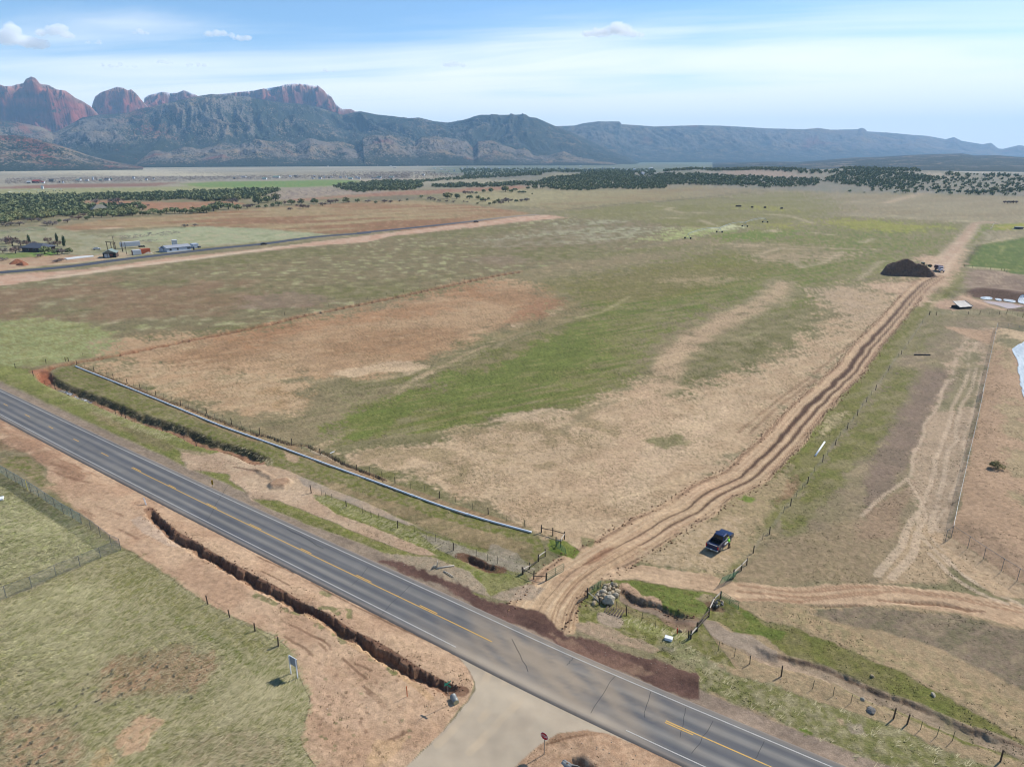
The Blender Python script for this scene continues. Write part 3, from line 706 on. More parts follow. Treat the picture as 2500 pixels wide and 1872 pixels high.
# pond embankment
area(np.vstack([zV([(740, 690), (1200, 760)]), np.array([[150, 230], [150, 60]]), zL([(2300, 1720), (2150, 1650), (1650, 1312), (1750, 860)])]), [(190, 154, 118), (176, 142, 108)], 1, 1.2, .4, turf=.1, mix='m')
area(zL([(2000, 380), (2120, 260), (2300, 500), (2400, 1100), (2208, 1140), (2080, 1040), (2100, 700)]), [(152, 140, 96), (168, 148, 106)], .75, 4, .8, turf=.6, patch=('m', -.2))
area(zV([(700, 950), (800, 900), (930, 1050), (960, 1300), (880, 1250), (760, 1120)]), [(150, 138, 92), (176, 152, 110)], .7, 4, .8, turf=.5)
area(zV([(750, 740), (900, 740), (1072, 780), (1200, 830), (1000, 900), (800, 830)]), (214, 180, 138), .8, 3, .8)
for i in range(46):     # rills washed down the embankment
    x0 = rng.uniform(1780, 2150); y0 = rng.uniform(250, 1600)
    l = rng.uniform(60, 190)
    line(zL([(x0, y0), (x0 + l * .5, y0 + l * .17 + rng.uniform(-8, 8)), (x0 + l, y0 + l * .42)]), .13, (132, 100, 76), .7, .5, .15)
for i in range(40):     # clod rows of the ploughed strip
    x0 = rng.uniform(850, 1500); y0 = rng.uniform(40, 1500)
    l = rng.uniform(60, 160)
    line(zL([(x0, y0), (x0 + l, y0 + rng.uniform(-4, 14))]), .14, (112, 88, 74), .55, .5, .2)
# muddy pond, its berm and the yard round the shed
area(zV([(380, 10), (460, -10), (700, 0), (1072, 60), (1400, 120), (1400, 420), (1072, 330), (700, 280), (400, 300)]), [(142, 116, 96), (156, 132, 108)], .95, 2, 1.2, turf=.1)
area(zV([(690, 60), (830, 30), (860, 110), (760, 170), (690, 130)]), (178, 152, 122), .8, 4, 1)
area(zV([(830, 100), (930, 80), (1072, 130), (1200, 160), (1072, 190), (900, 150)]), (112, 92, 78), .6, 3, 1, patch=('s', -.2))
area(zV([(360, 285), (480, 268), (700, 266), (1072, 312), (1400, 360), (1400, 470), (1072, 410), (800, 360), (560, 335), (440, 310)]), (112, 84, 70), .95, 1.2, .5, turf=0)
area(zV([(-20, 370), (250, 340), (400, 310), (600, 360), (800, 440), (920, 470), (700, 480), (450, 460), (200, 470), (-20, 440)]), [(198, 162, 130), (184, 148, 118)], .95, 2, .8, turf=.05)
area(zV([(900, 470), (1000, 450), (1200, 440), (1200, 500), (1000, 490)]), (100, 74, 60), .9, 2, .6)
line(zV([(-150, 370), (0, 378), (190, 388)]), 1.2, (214, 182, 148), .8, 1, .3)
line(zM([(1200, 1130), (1250, 1040), (1400, 870), (1540, 740)]), 1.3, (176, 156, 104), .6, 1.2, .3)
line(zV([(440, 165), (600, 160), (730, 165), (760, 185)]), .6, (96, 76, 62), .7, 1, .3)
area(zV([(700, 640), (830, 590), (1072, 620), (1072, 670), (740, 680)]), [(176, 150, 112), (140, 126, 84)], .8, 3, .6, mix='s')

# ---- haul road, its turning ground and driveway mouth
HR = (202, 166, 124)
YARD = np.vstack([zM([(900, 1130), (980, 1000), (760, 950), (560, 900), (520, 850), (700, 840), (900, 830), (1130, 800), (1260, 720), (1280, 660), (1100, 640), (1030, 570), (1150, 540), (1320, 560), (1420, 480), (1560, 480), (1540, 660), (1440, 760), (1400, 850), (1230, 980), (1100, 1090)])])
area(YARD, [(206, 172, 136), (186, 150, 116)], .95, 2, 1.2, turf=0, mix='s')
NROAD = smooth_line(zM([(1260, 740), (1330, 620), (1420, 520), (1530, 400), (1620, 290), (1680, 210), (1760, 190), (1860, 190)]), n=5)
line(NROAD, [9, 9, 8, 8, 7, 5], [(214, 184, 150), (196, 162, 130)], .95, 1.2, .8, turf=0, gid=2)
for o in (-1.8, .2, 2.0): line(NROAD, .7, (158, 122, 96), .55, .8, .4, off=o, patch=('m', -.3))
line(zM([(960, 840), (1060, 830), (1130, 810)]), 4, (150, 112, 86), .6, 1.5, 1)
for q in ([(960, 880), (1010, 870)], [(980, 900), (1050, 880)], [(820, 800), (1050, 850)], [(880, 960), (960, 990)]): line(zM(q), 1.2, (128, 96, 72), .7, 1, .4)
MOUTH = np.vstack([zG([(330, 1010), (180, 870), (420, 740), (560, 640), (700, 560), (900, 440), (1130, 370), (1300, 290), (1420, 300), (1300, 380), (1150, 500), (950, 580), (840, 680), (760, 740), (690, 840), (660, 940), (665, 1000), (640, 1090), (480, 1090)])])
area(MOUTH, [(206, 168, 122), (190, 154, 114)], .95, 2, .5, turf=0, gid=2)
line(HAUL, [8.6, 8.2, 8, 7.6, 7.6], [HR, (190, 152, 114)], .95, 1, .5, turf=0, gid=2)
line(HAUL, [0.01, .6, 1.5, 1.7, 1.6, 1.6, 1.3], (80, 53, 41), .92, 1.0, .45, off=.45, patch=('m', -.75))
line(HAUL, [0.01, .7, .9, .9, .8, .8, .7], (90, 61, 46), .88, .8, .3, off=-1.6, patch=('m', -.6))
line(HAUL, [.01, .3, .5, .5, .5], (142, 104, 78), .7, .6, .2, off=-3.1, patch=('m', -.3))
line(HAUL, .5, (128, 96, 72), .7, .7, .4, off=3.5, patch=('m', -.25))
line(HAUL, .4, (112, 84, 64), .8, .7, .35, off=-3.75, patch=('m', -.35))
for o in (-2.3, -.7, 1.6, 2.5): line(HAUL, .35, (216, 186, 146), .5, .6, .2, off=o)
# curving wheel marks in the mouth
for dx in (0, 26, 52, -60, -90, 84):
    q = [(540 + dx, 1060), (560 + dx, 960), (600 + dx, 850), (680 + dx, 740), (790 + dx, 640), (960 + dx, 520), (1100 + dx, 430)]
    l = smooth_line(zG(q), n=5)
    line(l, .22, (150, 110, 74), .55, .6, .1, patch=('m', -.25)); line(l, .2, (222, 186, 136), .4, .6, .1, off=.3)
line(smooth_line(zG([(370, 420), (620, 0)])), .5, (150, 112, 80), .0, 1, .3)
area(zG([(700, 560), (830, 470), (980, 410), (900, 480), (780, 560)]), (136, 88, 56), .6, 3, .5, patch=('m', -.3))
# track to the right
TRACK = np.vstack([zG([(840, 670), (950, 600), (1150, 560), (1400, 600), (1690, 640), (1800, 690)]), zH([(0, 235), (300, 262), (600, 268), (900, 238), (1300, 258), (1700, 315), (2208, 415), (2500, 470), (2500, 660), (2208, 585), (1700, 475), (1200, 402), (900, 425), (400, 398), (0, 372)]), zG([(1700, 770), (1400, 730), (1100, 672), (960, 690)])])
area(TRACK, [(208, 172, 132), (192, 156, 118)], .95, 1.2, .4, turf=0, mix='m', gid=2)
for q, w in (([(0, 300), (300, 330), (600, 350), (900, 320), (1150, 298), (1500, 330), (2208, 470)], .5), ([(0, 365), (300, 372), (500, 385)], .6), ([(480, 384), (800, 350), (1000, 330), (1150, 300)], .35), ([(0, 255), (400, 300), (700, 300), (1000, 270), (1500, 310)], .4), ([(600, 290), (900, 262), (1200, 268), (1700, 350), (2208, 440)], .3)):
    line(smooth_line(zH(q), n=4), w, (150, 106, 74), .6, .7, .25, patch=('m', -.35))
line(CRACK1, .45, (138, 98, 72), .8, .7, .1); line(CRACK2, .35, (140, 104, 78), .8, .7, .1)  # shade of the cracks put into a darker soil tone
for q in ([(1470, 10), (1540, 70), (1650, 180), (1850, 310), (2080, 400)], [(1580, 20), (1680, 110), (1800, 220), (2000, 320), (2208, 420)]):
    line(smooth_line(zH(q), n=4), .7, TW, .7, .7, .1); line(smooth_line(zH(q), n=4), .18, (128, 98, 70), .6, .6, .1, off=-.45)

# ---- bottom right
BR = np.vstack([zH([(-250, 340), (0, 372), (400, 398), (900, 425), (1200, 402), (1700, 475), (2208, 585), (2500, 660)]), np.array([[90, 40], [50, 30]]), zH([(1000, 1800), (690, 1656), (0, 1350), (-200, 1260)])])
area(BR, [(176, 148, 108), (160, 138, 100)], 1, 1.5, .4, turf=.4, mix='s')
area(zH([(560, 480), (1000, 415), (1250, 440), (1700, 500), (2208, 600), (2500, 700), (2500, 1200), (2208, 1060), (1900, 900), (1500, 720), (1100, 590), (800, 560)]), [(140, 120, 98), (126, 112, 86)], .95, 3, .6, turf=.6, mix='s')
area(zH([(-200, 330), (0, 380), (150, 500), (500, 610), (900, 760), (1300, 940), (1700, 1190), (2208, 1470), (2500, 1600), (2500, 1800), (2208, 1640), (1800, 1480), (1300, 1280), (900, 1090), (500, 890), (200, 640), (0, 640), (-150, 520)]), [(108, 112, 58), (128, 120, 70)], .95, 3, .6, turf=.9)
area(zH([(0, 480), (60, 430), (200, 560), (380, 620), (330, 680), (150, 640), (0, 620)]), (92, 110, 48), .7, 2, .4, turf=1)
area(zH([(400, 420), (800, 560), (1300, 800), (1900, 1040), (2208, 1180), (2300, 1400), (1800, 1180), (1300, 930), (800, 690), (350, 520)]), [(184, 154, 110), (150, 134, 88)], .7, 4, .6, turf=.5, mix='s')
area(zH([(0, 940), (400, 1060), (900, 1240), (1500, 1480), (2000, 1656), (2300, 1800), (1200, 1750), (700, 1480), (300, 1280), (0, 1170), (-400, 1000), (-300, 850)]), [(122, 122, 76), (146, 138, 100)], .95, 3, .5, turf=.9, tall=.03, mix='s')
area(zH([(-10, 1240), (300, 1330), (700, 1480), (1000, 1600), (1200, 1700), (800, 1700), (350, 1500), (-10, 1345)]), [(192, 162, 128), (164, 142, 108)], .9, 2, .6, turf=.2, mix='m')
area(zH([(0, 1170), (150, 1200), (300, 1270), (200, 1320), (0, 1260)]), (116, 100, 86), .5, 3, .5, patch=('s', 0))
area(zH([(850, 1330), (960, 1320), (980, 1400), (880, 1400)]), (160, 142, 120), .85, 2, .4)
area(zH([(760, 1270), (820, 1290), (840, 1340), (790, 1340)]), (190, 160, 120), .85, 2, .3)
area(zH([(460, 1370), (520, 1365), (600, 1400), (560, 1425), (470, 1400)]), (100, 118, 44), .9, 1, .2, turf=1)
line(WASH, 2.2, (170, 144, 118), .85, 2, .5, turf=.1, patch=('m', -.35))
line(WASH, .5, (112, 84, 64), .7, .8, .3, off=.7, patch=('m', -.2))
area(np.vstack([zG([(1600, 970), (1700, 980), (1850, 1090), (2000, 1100), (2100, 1180), (2208, 1230), (2208, 1300), (2000, 1250), (1800, 1180), (1640, 1080)])]), [(166, 146, 124), (152, 132, 112)], .95, 1.5, .35, turf=0, gid=5)

# ---- island between driveway and track
ISL = np.vstack([zG([(665, 1000), (660, 900), (700, 830), (830, 690), (960, 690), (1100, 672), (1400, 730), (1700, 775), (1850, 870), (2000, 1000), (1950, 1080), (1750, 1000), (1600, 980)]), zH([(0, 900), (-150, 860)]), zG([(1700, 1300), (1300, 1280), (950, 1130), (700, 1040)])])
area(ISL, [(118, 118, 64), (138, 130, 84)], .95, 1.2, .3, turf=.9, mix='s')
area(zG([(960, 690), (1100, 675), (1400, 735), (1690, 790), (1660, 920), (1560, 930), (1300, 900), (1180, 800)]), (94, 112, 50), .6, 3, .4, turf=1, patch=('s', -.2))
area(zY([(670, 300), (720, 240), (800, 235), (850, 280), (950, 350), (1000, 430), (1100, 420), (1180, 440), (1230, 470), (1250, 560), (1100, 500), (930, 450), (840, 420), (700, 340)]), [(196, 158, 124), (182, 142, 110)], .95, 1.2, .25, turf=0)
area(zY([(680, 350), (830, 430), (1000, 480), (1250, 570), (1500, 690), (1700, 740), (1760, 760), (1700, 840), (1500, 760), (1250, 650), (1000, 570), (850, 520), (680, 430)]), [(144, 118, 98), (160, 134, 112)], .9, 1.5, .3, turf=0, gid=5)
line(BANK, .8, (132, 102, 78), .7, .8, .15, off=.35, patch=('m', -.5))  # soil tone darkened along the steep wall that lies in shade
area(zY([(600, 440), (700, 500), (900, 560), (1100, 660), (1000, 690), (850, 640), (650, 560)]), [(164, 128, 92), (130, 116, 72)], .8, 2, .3, turf=.3)
area(zY([(1000, 680), (1200, 700), (1300, 760), (1150, 800), (1020, 740)]), [(150, 122, 74), (120, 112, 62)], .8, 2, .3, turf=.5)
area(zY([(1200, 640), (1450, 700), (1700, 790), (1680, 900), (1500, 900), (1350, 780)]), [(158, 122, 96), (144, 112, 88)], .8, 2, .3, turf=.1)
area(zY([(380, 660), (560, 640), (720, 690), (760, 760), (700, 870), (520, 820), (400, 760)]), [(158, 136, 116), (172, 148, 126)], .85, 2, .3, turf=.2)
area(zY([(740, 700), (950, 750), (1100, 800), (1350, 880), (1500, 960), (1300, 980), (1000, 900), (800, 800)]), [(160, 158, 104), (128, 130, 76)], .8, 3, .3, turf=.8, tall=.2, mix='s')
area(zY([(1300, 860), (1500, 880), (1700, 1000), (1600, 1050), (1400, 980)]), [(166, 164, 112), (132, 134, 78)], .8, 2, .3, tall=.2, mix='s')
area(zG([(1300, 1130), (1450, 1150), (1700, 1300), (1900, 1420), (1650, 1380), (1400, 1260)]), [(150, 148, 112), (136, 130, 94)], .7, 3, .4, tall=.08, mix='s')
area(zY([(60, 790), (300, 780), (620, 880), (800, 960), (1000, 1010), (1250, 1150), (1150, 1200), (700, 1080), (300, 960), (100, 880)]), [(184, 152, 122), (160, 136, 108)], .85, 2, .35, turf=.2, mix='s')
area(zY([(1210, 1100), (1350, 1090), (1450, 1130), (1380, 1180), (1240, 1160)]), (116, 108, 92), .6, 2, .3)
area(zY([(1700, 440), (1830, 380), (1960, 420), (1900, 520), (1800, 500)]), (176, 150, 112), .7, 2, .3)

# ---- verge between highway and canal, sand flats, canal
VERGE = np.vstack([zE([(-300, 340), (0, 290), (230, 320), (330, 390), (600, 530), (880, 640), (1200, 750), (1500, 880)]), zF([(300, 800), (700, 950), (1000, 1110), (1500, 1290), (1900, 1420), (2150, 1500)]), zG([(240, 700), (0, 800), (-300, 780)]), zE([(2208, 1540), (1500, 1230), (900, 930), (400, 690), (0, 500), (-300, 380)])])
area(VERGE, [(134, 132, 80), (120, 122, 70)], 1, 1.5, .5, turf=1, mix='s')
area(zE([(-200, 330), (0, 300), (230, 330), (420, 450), (700, 560), (600, 560), (300, 430), (0, 400)]), [(146, 146, 92), (130, 132, 78)], .8, 3, .4, turf=.8, tall=.3, mix='s')
area(zE([(440, 480), (620, 540), (900, 660), (1200, 800), (1400, 870), (1200, 850), (950, 760), (700, 640), (500, 540)]), [(168, 166, 116), (140, 140, 88)], .8, 3, .3, tall=.7, mix='s')
area(zE([(700, 650), (900, 700), (1000, 790), (900, 780), (760, 720)]), (176, 146, 98), .6, 3, .4)
area(zE([(900, 740), (1100, 790), (1350, 920), (1300, 950), (1050, 870)]), (128, 112, 68), .7, 3, .4)
# shoulder strips
line(ROAD, 2.6, [(168, 144, 122), (150, 128, 110)], .9, 2, .35, off=5.0, turf=.05, gid=4)
line(ROAD, 2.4, [(178, 146, 116), (158, 132, 110)], .9, 2, .35, off=-5.0, turf=.05, gid=4)
# sandy wash
SAND = [(204, 172, 138), (186, 152, 120)]
area(zE([(1380, 960), (1550, 990), (1700, 960), (1850, 1000), (1950, 1010), (2060, 1050), (2300, 1120), (2500, 1250), (2400, 1330), (2208, 1340), (1950, 1330), (1850, 1230), (1760, 1180), (1770, 1130), (1450, 1090)]), SAND, .95, 1.5, .4, turf=0)
area(zF([(-20, 880), (150, 960), (400, 950), (520, 1000), (700, 1120), (1000, 1230), (1400, 1390), (1480, 1440), (1300, 1430), (900, 1290), (600, 1150), (330, 1050), (200, 1000), (0, 960)]), SAND, .95, 1.5, .35, turf=0)
area(zF([(380, 820), (480, 810), (700, 900), (950, 1020), (1150, 1140), (1290, 1200), (1250, 1210), (1000, 1120), (800, 1040), (600, 960), (450, 900)]), [(166, 148, 128), (180, 154, 126)], .95, 1.2, .3, turf=0, gid=5)
area(zF([(500, 900), (620, 960), (560, 990), (480, 960)]), SAND, .7, 2, .3)
area(zE([(1350, 930), (1500, 950), (1700, 1000), (1850, 1040), (1800, 1060), (1500, 1040)]), (178, 146, 116), .6, 2, .4)
line(zE([(1800, 1070), (1900, 1090), (2000, 1110)]), .5, (110, 78, 58), .8, .8, .25)
area(MOUND, (178, 138, 104), .85, 1.5, .3)
area(zF([(510, 970), (640, 985), (780, 1070), (1000, 1150), (1290, 1250), (1400, 1330), (1500, 1380), (1450, 1400), (1100, 1260), (800, 1130), (600, 1040)]), [(126, 130, 68), (150, 148, 98)], .95, 1.5, .3, turf=1, tall=.4, mix='s')
area(zF([(60, 1000), (250, 1020), (500, 1130), (800, 1250), (1100, 1370), (1350, 1440), (1200, 1440), (800, 1310), (500, 1200), (200, 1080)]), [(122, 124, 66), (138, 132, 82)], .95, 1.5, .3, turf=1, mix='s')
area(zF([(1300, 1240), (1600, 1340), (1900, 1440), (2208, 1540), (2100, 1600), (1750, 1520), (1500, 1400)]), [(170, 156, 136), (150, 136, 116)], .8, 2.5, .4, turf=.1, mix='s')
area(zF([(1500, 1480), (1700, 1520), (1900, 1560), (2150, 1620), (2208, 1656), (1900, 1700), (1600, 1600)]), [(112, 118, 60), (140, 136, 90)], .8, 2.5, .4, turf=.9, mix='s')
area(np.vstack([zF([(1050, 1430), (1450, 1450), (1700, 1560), (1850, 1700)]), zG([(0, 800), (250, 720), (420, 740), (330, 830), (150, 840)]), zJ([(1900, 340), (1500, 230), (1200, 100)])]), [(182, 156, 128), (162, 142, 118)], .85, 2, .4, turf=.15, mix='s')
area(zG([(-60, 560), (100, 600), (250, 640), (300, 700), (180, 740), (60, 760), (-60, 720)]), [(106, 112, 56), (132, 130, 84)], .8, 2, .3, turf=1)
# between canal and pipe
PAD = np.vstack([CANAL[6:] , zF([(250, 760), (600, 900), (950, 1040), (1300, 1200), (1700, 1360), (2208, 1500)]), zG([(240, 640), (420, 470), (360, 340)]), zF([(2208, 1275), (1700, 1135), (1100, 912), (620, 742), (0, 512)]), zE([(1650, 742), (1050, 492), (583, 302), (450, 300)])])
area(PAD, [(116, 118, 64), (136, 124, 78)], .95, 1.2, .25, turf=.9, mix='s')
area(zF([(240, 760), (560, 850), (900, 960), (1300, 1080), (1700, 1220), (2208, 1340), (2208, 1500), (1700, 1350), (1290, 1190), (900, 1010), (550, 860)]), [(140, 118, 78), (158, 132, 92)], .8, 3, .4, turf=.5, mix='m')
area(zF([(450, 590), (700, 700), (900, 790), (820, 800), (620, 720)]), (168, 148, 124), .8, 2, .3)
area(zF([(300, 640), (420, 670), (400, 720), (330, 710)]), (196, 160, 124), .85, 2, .3)
area(zG([(0, 400), (200, 470), (260, 560), (100, 560), (-60, 480)]), [(158, 144, 124), (146, 130, 108)], .8, 2, .3)
area(zG([(440, 370), (580, 380), (690, 460), (640, 520), (540, 490), (430, 450)]), (98, 118, 46), .85, 2, .3, turf=1)
area(zG([(690, 350), (790, 370), (780, 430), (700, 420)]), (116, 114, 64), .8, 2, .3)
# strip between pipe and field fence
line(np.vstack([zE([(640, 318), (860, 402), (1250, 560), (1650, 730), (2000, 860)]), zF([(100, 520), (480, 670), (860, 800), (1290, 960), (1700, 1105), (2100, 1215)])]), [1.4, 2.4, 3, 2.6, 1.6], [(170, 132, 92), (150, 128, 86)], .75, 1.5, .3)
line(EROSION, .5, (122, 92, 68), .85, .8, .12)  # shadow line of the little bank, painted as darker soil
# canal walls and bed
line(CANAL, 1.7, [(168, 122, 88), (150, 106, 78)], .95, 1, .2, turf=0, gid=5)
line(CANAL, 1.1, [(112, 98, 68), (128, 110, 78)], .9, 1, .25, off=1.45, turf=.8, tall=.8)
line(zE([(300, 330), (330, 350), (360, 400)]), 3.5, (170, 96, 58), .9, 1.5, .4, turf=0, gid=5)
line(FDITCH, 2.2, [(150, 96, 62), (132, 84, 56)], .9, 1, .25, turf=0, gid=5)
line(FDITCH, 1.6, (176, 128, 92), .5, 1.2, .3, off=1.9)
line(PIT, 1.8, (120, 80, 54), .9, 1, .2); line(HOLE, 1.2, (120, 84, 62), .8, 1, .15)  # pit recess painted darker, its shade laid into the soil colour
# maroon gravel windrow beside the highway
MAR = np.vstack([zF([(1050, 1480), (1200, 1490), (1400, 1560), (1700, 1680)]), zG([(0, 820), (200, 870), (350, 900), (420, 960), (560, 1080), (800, 1150), (1000, 1240), (1250, 1300), (1500, 1370), (1590, 1380), (1620, 1430), (1590, 1600), (1500, 1600), (1200, 1480), (900, 1340), (600, 1200), (300, 1060), (0, 930)]), zF([(1500, 1660), (1250, 1580)])])
area(MAR, [(92, 62, 54), (116, 82, 70)], .95, 3.5, .7, turf=0, mix='m', gid=4)
area(zG([(440, 1080), (640, 1130), (760, 1250), (1000, 1300), (1250, 1400), (1100, 1420), (850, 1330), (560, 1190)]), [(176, 140, 108), (140, 104, 84)], .75, 4, .6, patch=('m', -.15))

# ---- excavated strip left of the highway
LEFT = np.vstack([zE([(-300, 560), (0, 715), (400, 910), (900, 1160), (1300, 1350), (1900, 1660)]), zJ([(400, 160), (1200, 560), (1560, 740), (1700, 870), (1765, 1010), (1730, 1130), (1500, 1400), (1200, 1660), (950, 1900), (700, 1900), (560, 1656), (440, 1500), (420, 1400), (470, 1250), (500, 1120), (420, 950), (330, 740), (200, 640), (60, 580)]), zI([(1780, 480), (1400, 260), (1150, 90), (1000, 0)]), z8([(1230, 985), (900, 700), (640, 500), (550, 400), (420, 370), (480, 200), (300, 60), (0, -100), (-400, -200)])])
DIRT = [(206, 168, 130), (190, 150, 114)]
area(LEFT, DIRT, 1, 1.2, .4, turf=0, mix='m', gid=None)
area(zE([(-100, 700), (0, 720), (250, 860), (450, 1000), (700, 1120), (600, 1180), (300, 1040), (0, 930), (-100, 880)]), (150, 108, 78), .6, 4, .6, patch=('m', -.3))
area(z8([(0, 30), (300, 60), (480, 170), (420, 240), (550, 350), (400, 370), (250, 250), (0, 130)]), [(112, 116, 62), (150, 128, 88)], .85, 2, .4, turf=.8, mix='s')
area(z8([(420, 380), (600, 370), (640, 430), (800, 620), (640, 540), (500, 460)]), [(110, 116, 60), (170, 136, 100)], .7, 2, .3, turf=.7, patch=('s', -.1))
area(zE([(1000, 1480), (1080, 1450), (1200, 1500), (1400, 1640), (1500, 1700), (1300, 1680), (1100, 1580)]), (196, 166, 138), .9, 1.5, .3)
for q in ([(500, 200), (700, 280), (900, 330)], [(560, 60), (800, 170), (1000, 260)], [(900, 620), (1150, 780), (1400, 900)], [(820, 600), (950, 700)], [(1000, 560), (1250, 660)], [(520, 130), (700, 190)]):
    line(z8(q), .5, (138, 98, 70), .6, .8, .4, patch=('m', -.2))
for q in ([(560, 660), (640, 720), (650, 750)], [(300, 650), (460, 740), (520, 800)], [(750, 820), (860, 930), (930, 980)], [(900, 1030), (1000, 1110), (1080, 1190)], [(930, 1080), (1070, 1200)], [(840, 860), (960, 920)], [(880, 1330), (930, 1390)], [(560, 700), (620, 760)], [(340, 560), (600, 680)], [(1000, 1500), (1100, 1450), (1240, 1390)]):
    line(zJ(q), .32, (128, 92, 66), .7, .7, .25, patch=('m', -.45))
for q in ([(90, 30), (250, 110), (360, 160)], [(500, 230), (700, 330), (1140, 560)], [(560, 240), (760, 330)], [(1150, 560), (1300, 640), (1420, 690)], [(120, 150), (330, 260)]):
    line(zJ(q), .28, (124, 90, 66), .75, .7, .2, patch=('m', -.4))
for q in ([(100, 260), (600, 560), (900, 760), (1200, 960), (1330, 1040), (1430, 1130)],):
    line(smooth_line(zJ(q), n=4), .8, (204, 162, 112), .7, 1.2, .3)
area(zJ([(1000, 1450), (1150, 1440), (1250, 1400), (1150, 1540), (980, 1656), (930, 1600)]), (206, 166, 116), .6, 3, .4)
area(zJ([(560, 900), (900, 1050), (1100, 1250), (900, 1400), (600, 1300), (480, 1150)]), (206, 168, 132), .6, 6, .6)
for i in range(60):
    x0 = rng.uniform(300, 1300); y0 = rng.uniform(600, 1600)
    if y0 < 500 + .35 * x0: continue
    area(zJ([(x0, y0), (x0 + 24, y0 - 8), (x0 + 34, y0 + 8), (x0 + 8, y0 + 14)]), (124, 90, 66) if i % 3 else (108, 116, 62), .6, 1, .15)
line(TRENCH, .8, (124, 86, 64), .9, .8, .2, off=-.40, turf=0, gid=5)  # shaded road-side wall painted darker than the floor, over its subsoil brown
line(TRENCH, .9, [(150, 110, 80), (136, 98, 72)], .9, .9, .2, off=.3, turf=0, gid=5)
for q in ([(590, 300), (650, 320)], [(600, 420), (680, 430), (720, 480)], [(730, 440), (820, 450), (810, 500)], [(540, 560), (580, 575)], [(680, 630), (740, 690)], [(1090, 910), (1130, 940)], [(300, 440), (420, 470)], [(90, 330), (240, 400)]):
    line(zJ(q), .8, (112, 118, 62), .75, 1.2, .5, turf=.8, patch=('s', -.2))
# corner by the stop sign
CORNER = np.vstack([zK([(480, 1176), (560, 1110), (640, 1040), (745, 965), (820, 910), (1050, 880), (1200, 905), (1400, 980), (1530, 1010), (1700, 1090), (1900, 1176), (2100, 1280)]), np.array([[14, 36], [-6, 36]])])

# ---- side road (dusty worn asphalt)
SIDE = np.vstack([zJ([(1500, 700), (1560, 735), (1640, 800), (1730, 910), (1768, 1000), (1765, 1070), (1730, 1130), (1650, 1235), (1500, 1400), (1350, 1545), (1200, 1665), (1000, 1830), (800, 2000)]), zK([(60, 1500), (300, 1320)]), CORNER[:9], zK([(1750, 1060), (1400, 850), (900, 620), (200, 330)])])
area(SIDE, [(192, 174, 148), (178, 160, 136)], 1, .9, .18, turf=0, mix='m', gid=3)
area(CORNER, [(194, 156, 120), (176, 138, 104)], 1, 1, .2, turf=0, mix='s')
area(zK([(745, 965), (820, 910), (1050, 885), (1200, 905), (1100, 930), (900, 950), (780, 1000)]), (150, 112, 80), .6, 1.5, .2)
line(zK([(740, 1000), (900, 950), (1050, 920)]), .25, (120, 86, 60), .8, .7, .1)
area(zc_([(800, 780), (950, 700), (1300, 720), (1500, 860), (1300, 960), (900, 960)]), (136, 98, 72), .6, 3, .3, patch=('s', -.1))
for q in ([(300, 400), (250, 560), (180, 700), (60, 850), (-100, 1000)], [(600, 580), (520, 680), (420, 780), (330, 880), (150, 1060)], [(660, 400), (560, 520), (480, 640)], [(430, 480), (380, 620), (250, 800)]):
    line(smooth_line(zK(q), n=4), .9, (208, 182, 146), .5, 2.5, .3, patch=('m', -.1))

# ---- grass field at the lower left
GF = np.vstack([z8([(-300, 60), (0, 220), (400, 470), (800, 730), (1220, 1000), (1300, 1070), (1640, 1250)]), zI([(1300, 200), (1600, 400), (1960, 610), (2180, 720)]), zJ([(60, 590), (200, 640), (330, 740), (420, 950), (500, 1120), (470, 1250), (420, 1400), (440, 1500), (560, 1656), (700, 1900)]), np.array([[-25, 33], [-80, 25], [-130, 60], [-150, 110]])])
area(GF, [(180, 170, 124), (140, 138, 90)], 1, 1, .35, turf=1, tall=.55, mix='s')
area(z8([(-100, 250), (300, 460), (700, 720), (900, 830), (1100, 980), (800, 1080), (300, 1260), (-100, 1400)]), [(200, 196, 152), (156, 158, 108)], .85, 3, .5, tall=.9, mix='s')
area(zI([(-50, 420), (400, 260), (800, 300), (900, 500), (700, 800), (350, 1080), (200, 900), (-50, 700)]), [(204, 198, 152), (158, 156, 106)], .85, 8, .8, tall=.9, mix='s', patch=('m', -.25))
area(zI([(750, 150), (1000, 20), (1250, 170), (1600, 420), (2100, 720), (2208, 860), (1900, 800), (1500, 560), (1200, 430), (900, 300)]), [(126, 126, 74), (148, 140, 92)], .8, 5, .8, tall=.35, mix='s')
area(zI([(1600, 1150), (1800, 950), (2100, 1000), (2208, 1150), (1900, 1300), (1650, 1350)]), [(196, 186, 142), (168, 158, 112)], .85, 5, .6, tall=1, mix='s')
area(zI([(900, 800), (1400, 740), (1700, 860), (1500, 1050), (1000, 1100), (500, 1250), (250, 1200), (600, 1000)]), [(182, 134, 98), (156, 128, 92)], .85, 9, .9, tall=.12, mix='m', patch=('m', -.25))
area(zI([(-50, 1250), (500, 1250), (700, 1500), (500, 1750), (-50, 1750)]), [(182, 138, 102), (152, 132, 96)], .8, 9, .9, tall=.12, mix='s')
area(zI([(850, 1450), (1000, 1300), (1150, 1240), (1280, 1300), (1150, 1420), (1100, 1520), (900, 1560)]), [(210, 170, 130), (196, 156, 116)], .9, 2.5, .4, turf=.05, tall=0)
area(zI([(650, 1600), (800, 1480), (860, 1560), (840, 1656), (700, 1680)]), (190, 156, 104), .8, 3, .4, tall=.1)
area(zI([(1300, 1450), (2000, 1350), (2208, 1450), (2208, 1700), (1300, 1800)]), [(178, 150, 112), (150, 138, 96)], .7, 8, .6, tall=.55, mix='s')
line(zI([(1300, 480), (1600, 660), (1900, 850), (2150, 1010)]), 1.0, (104, 112, 56), .7, 2, .3)
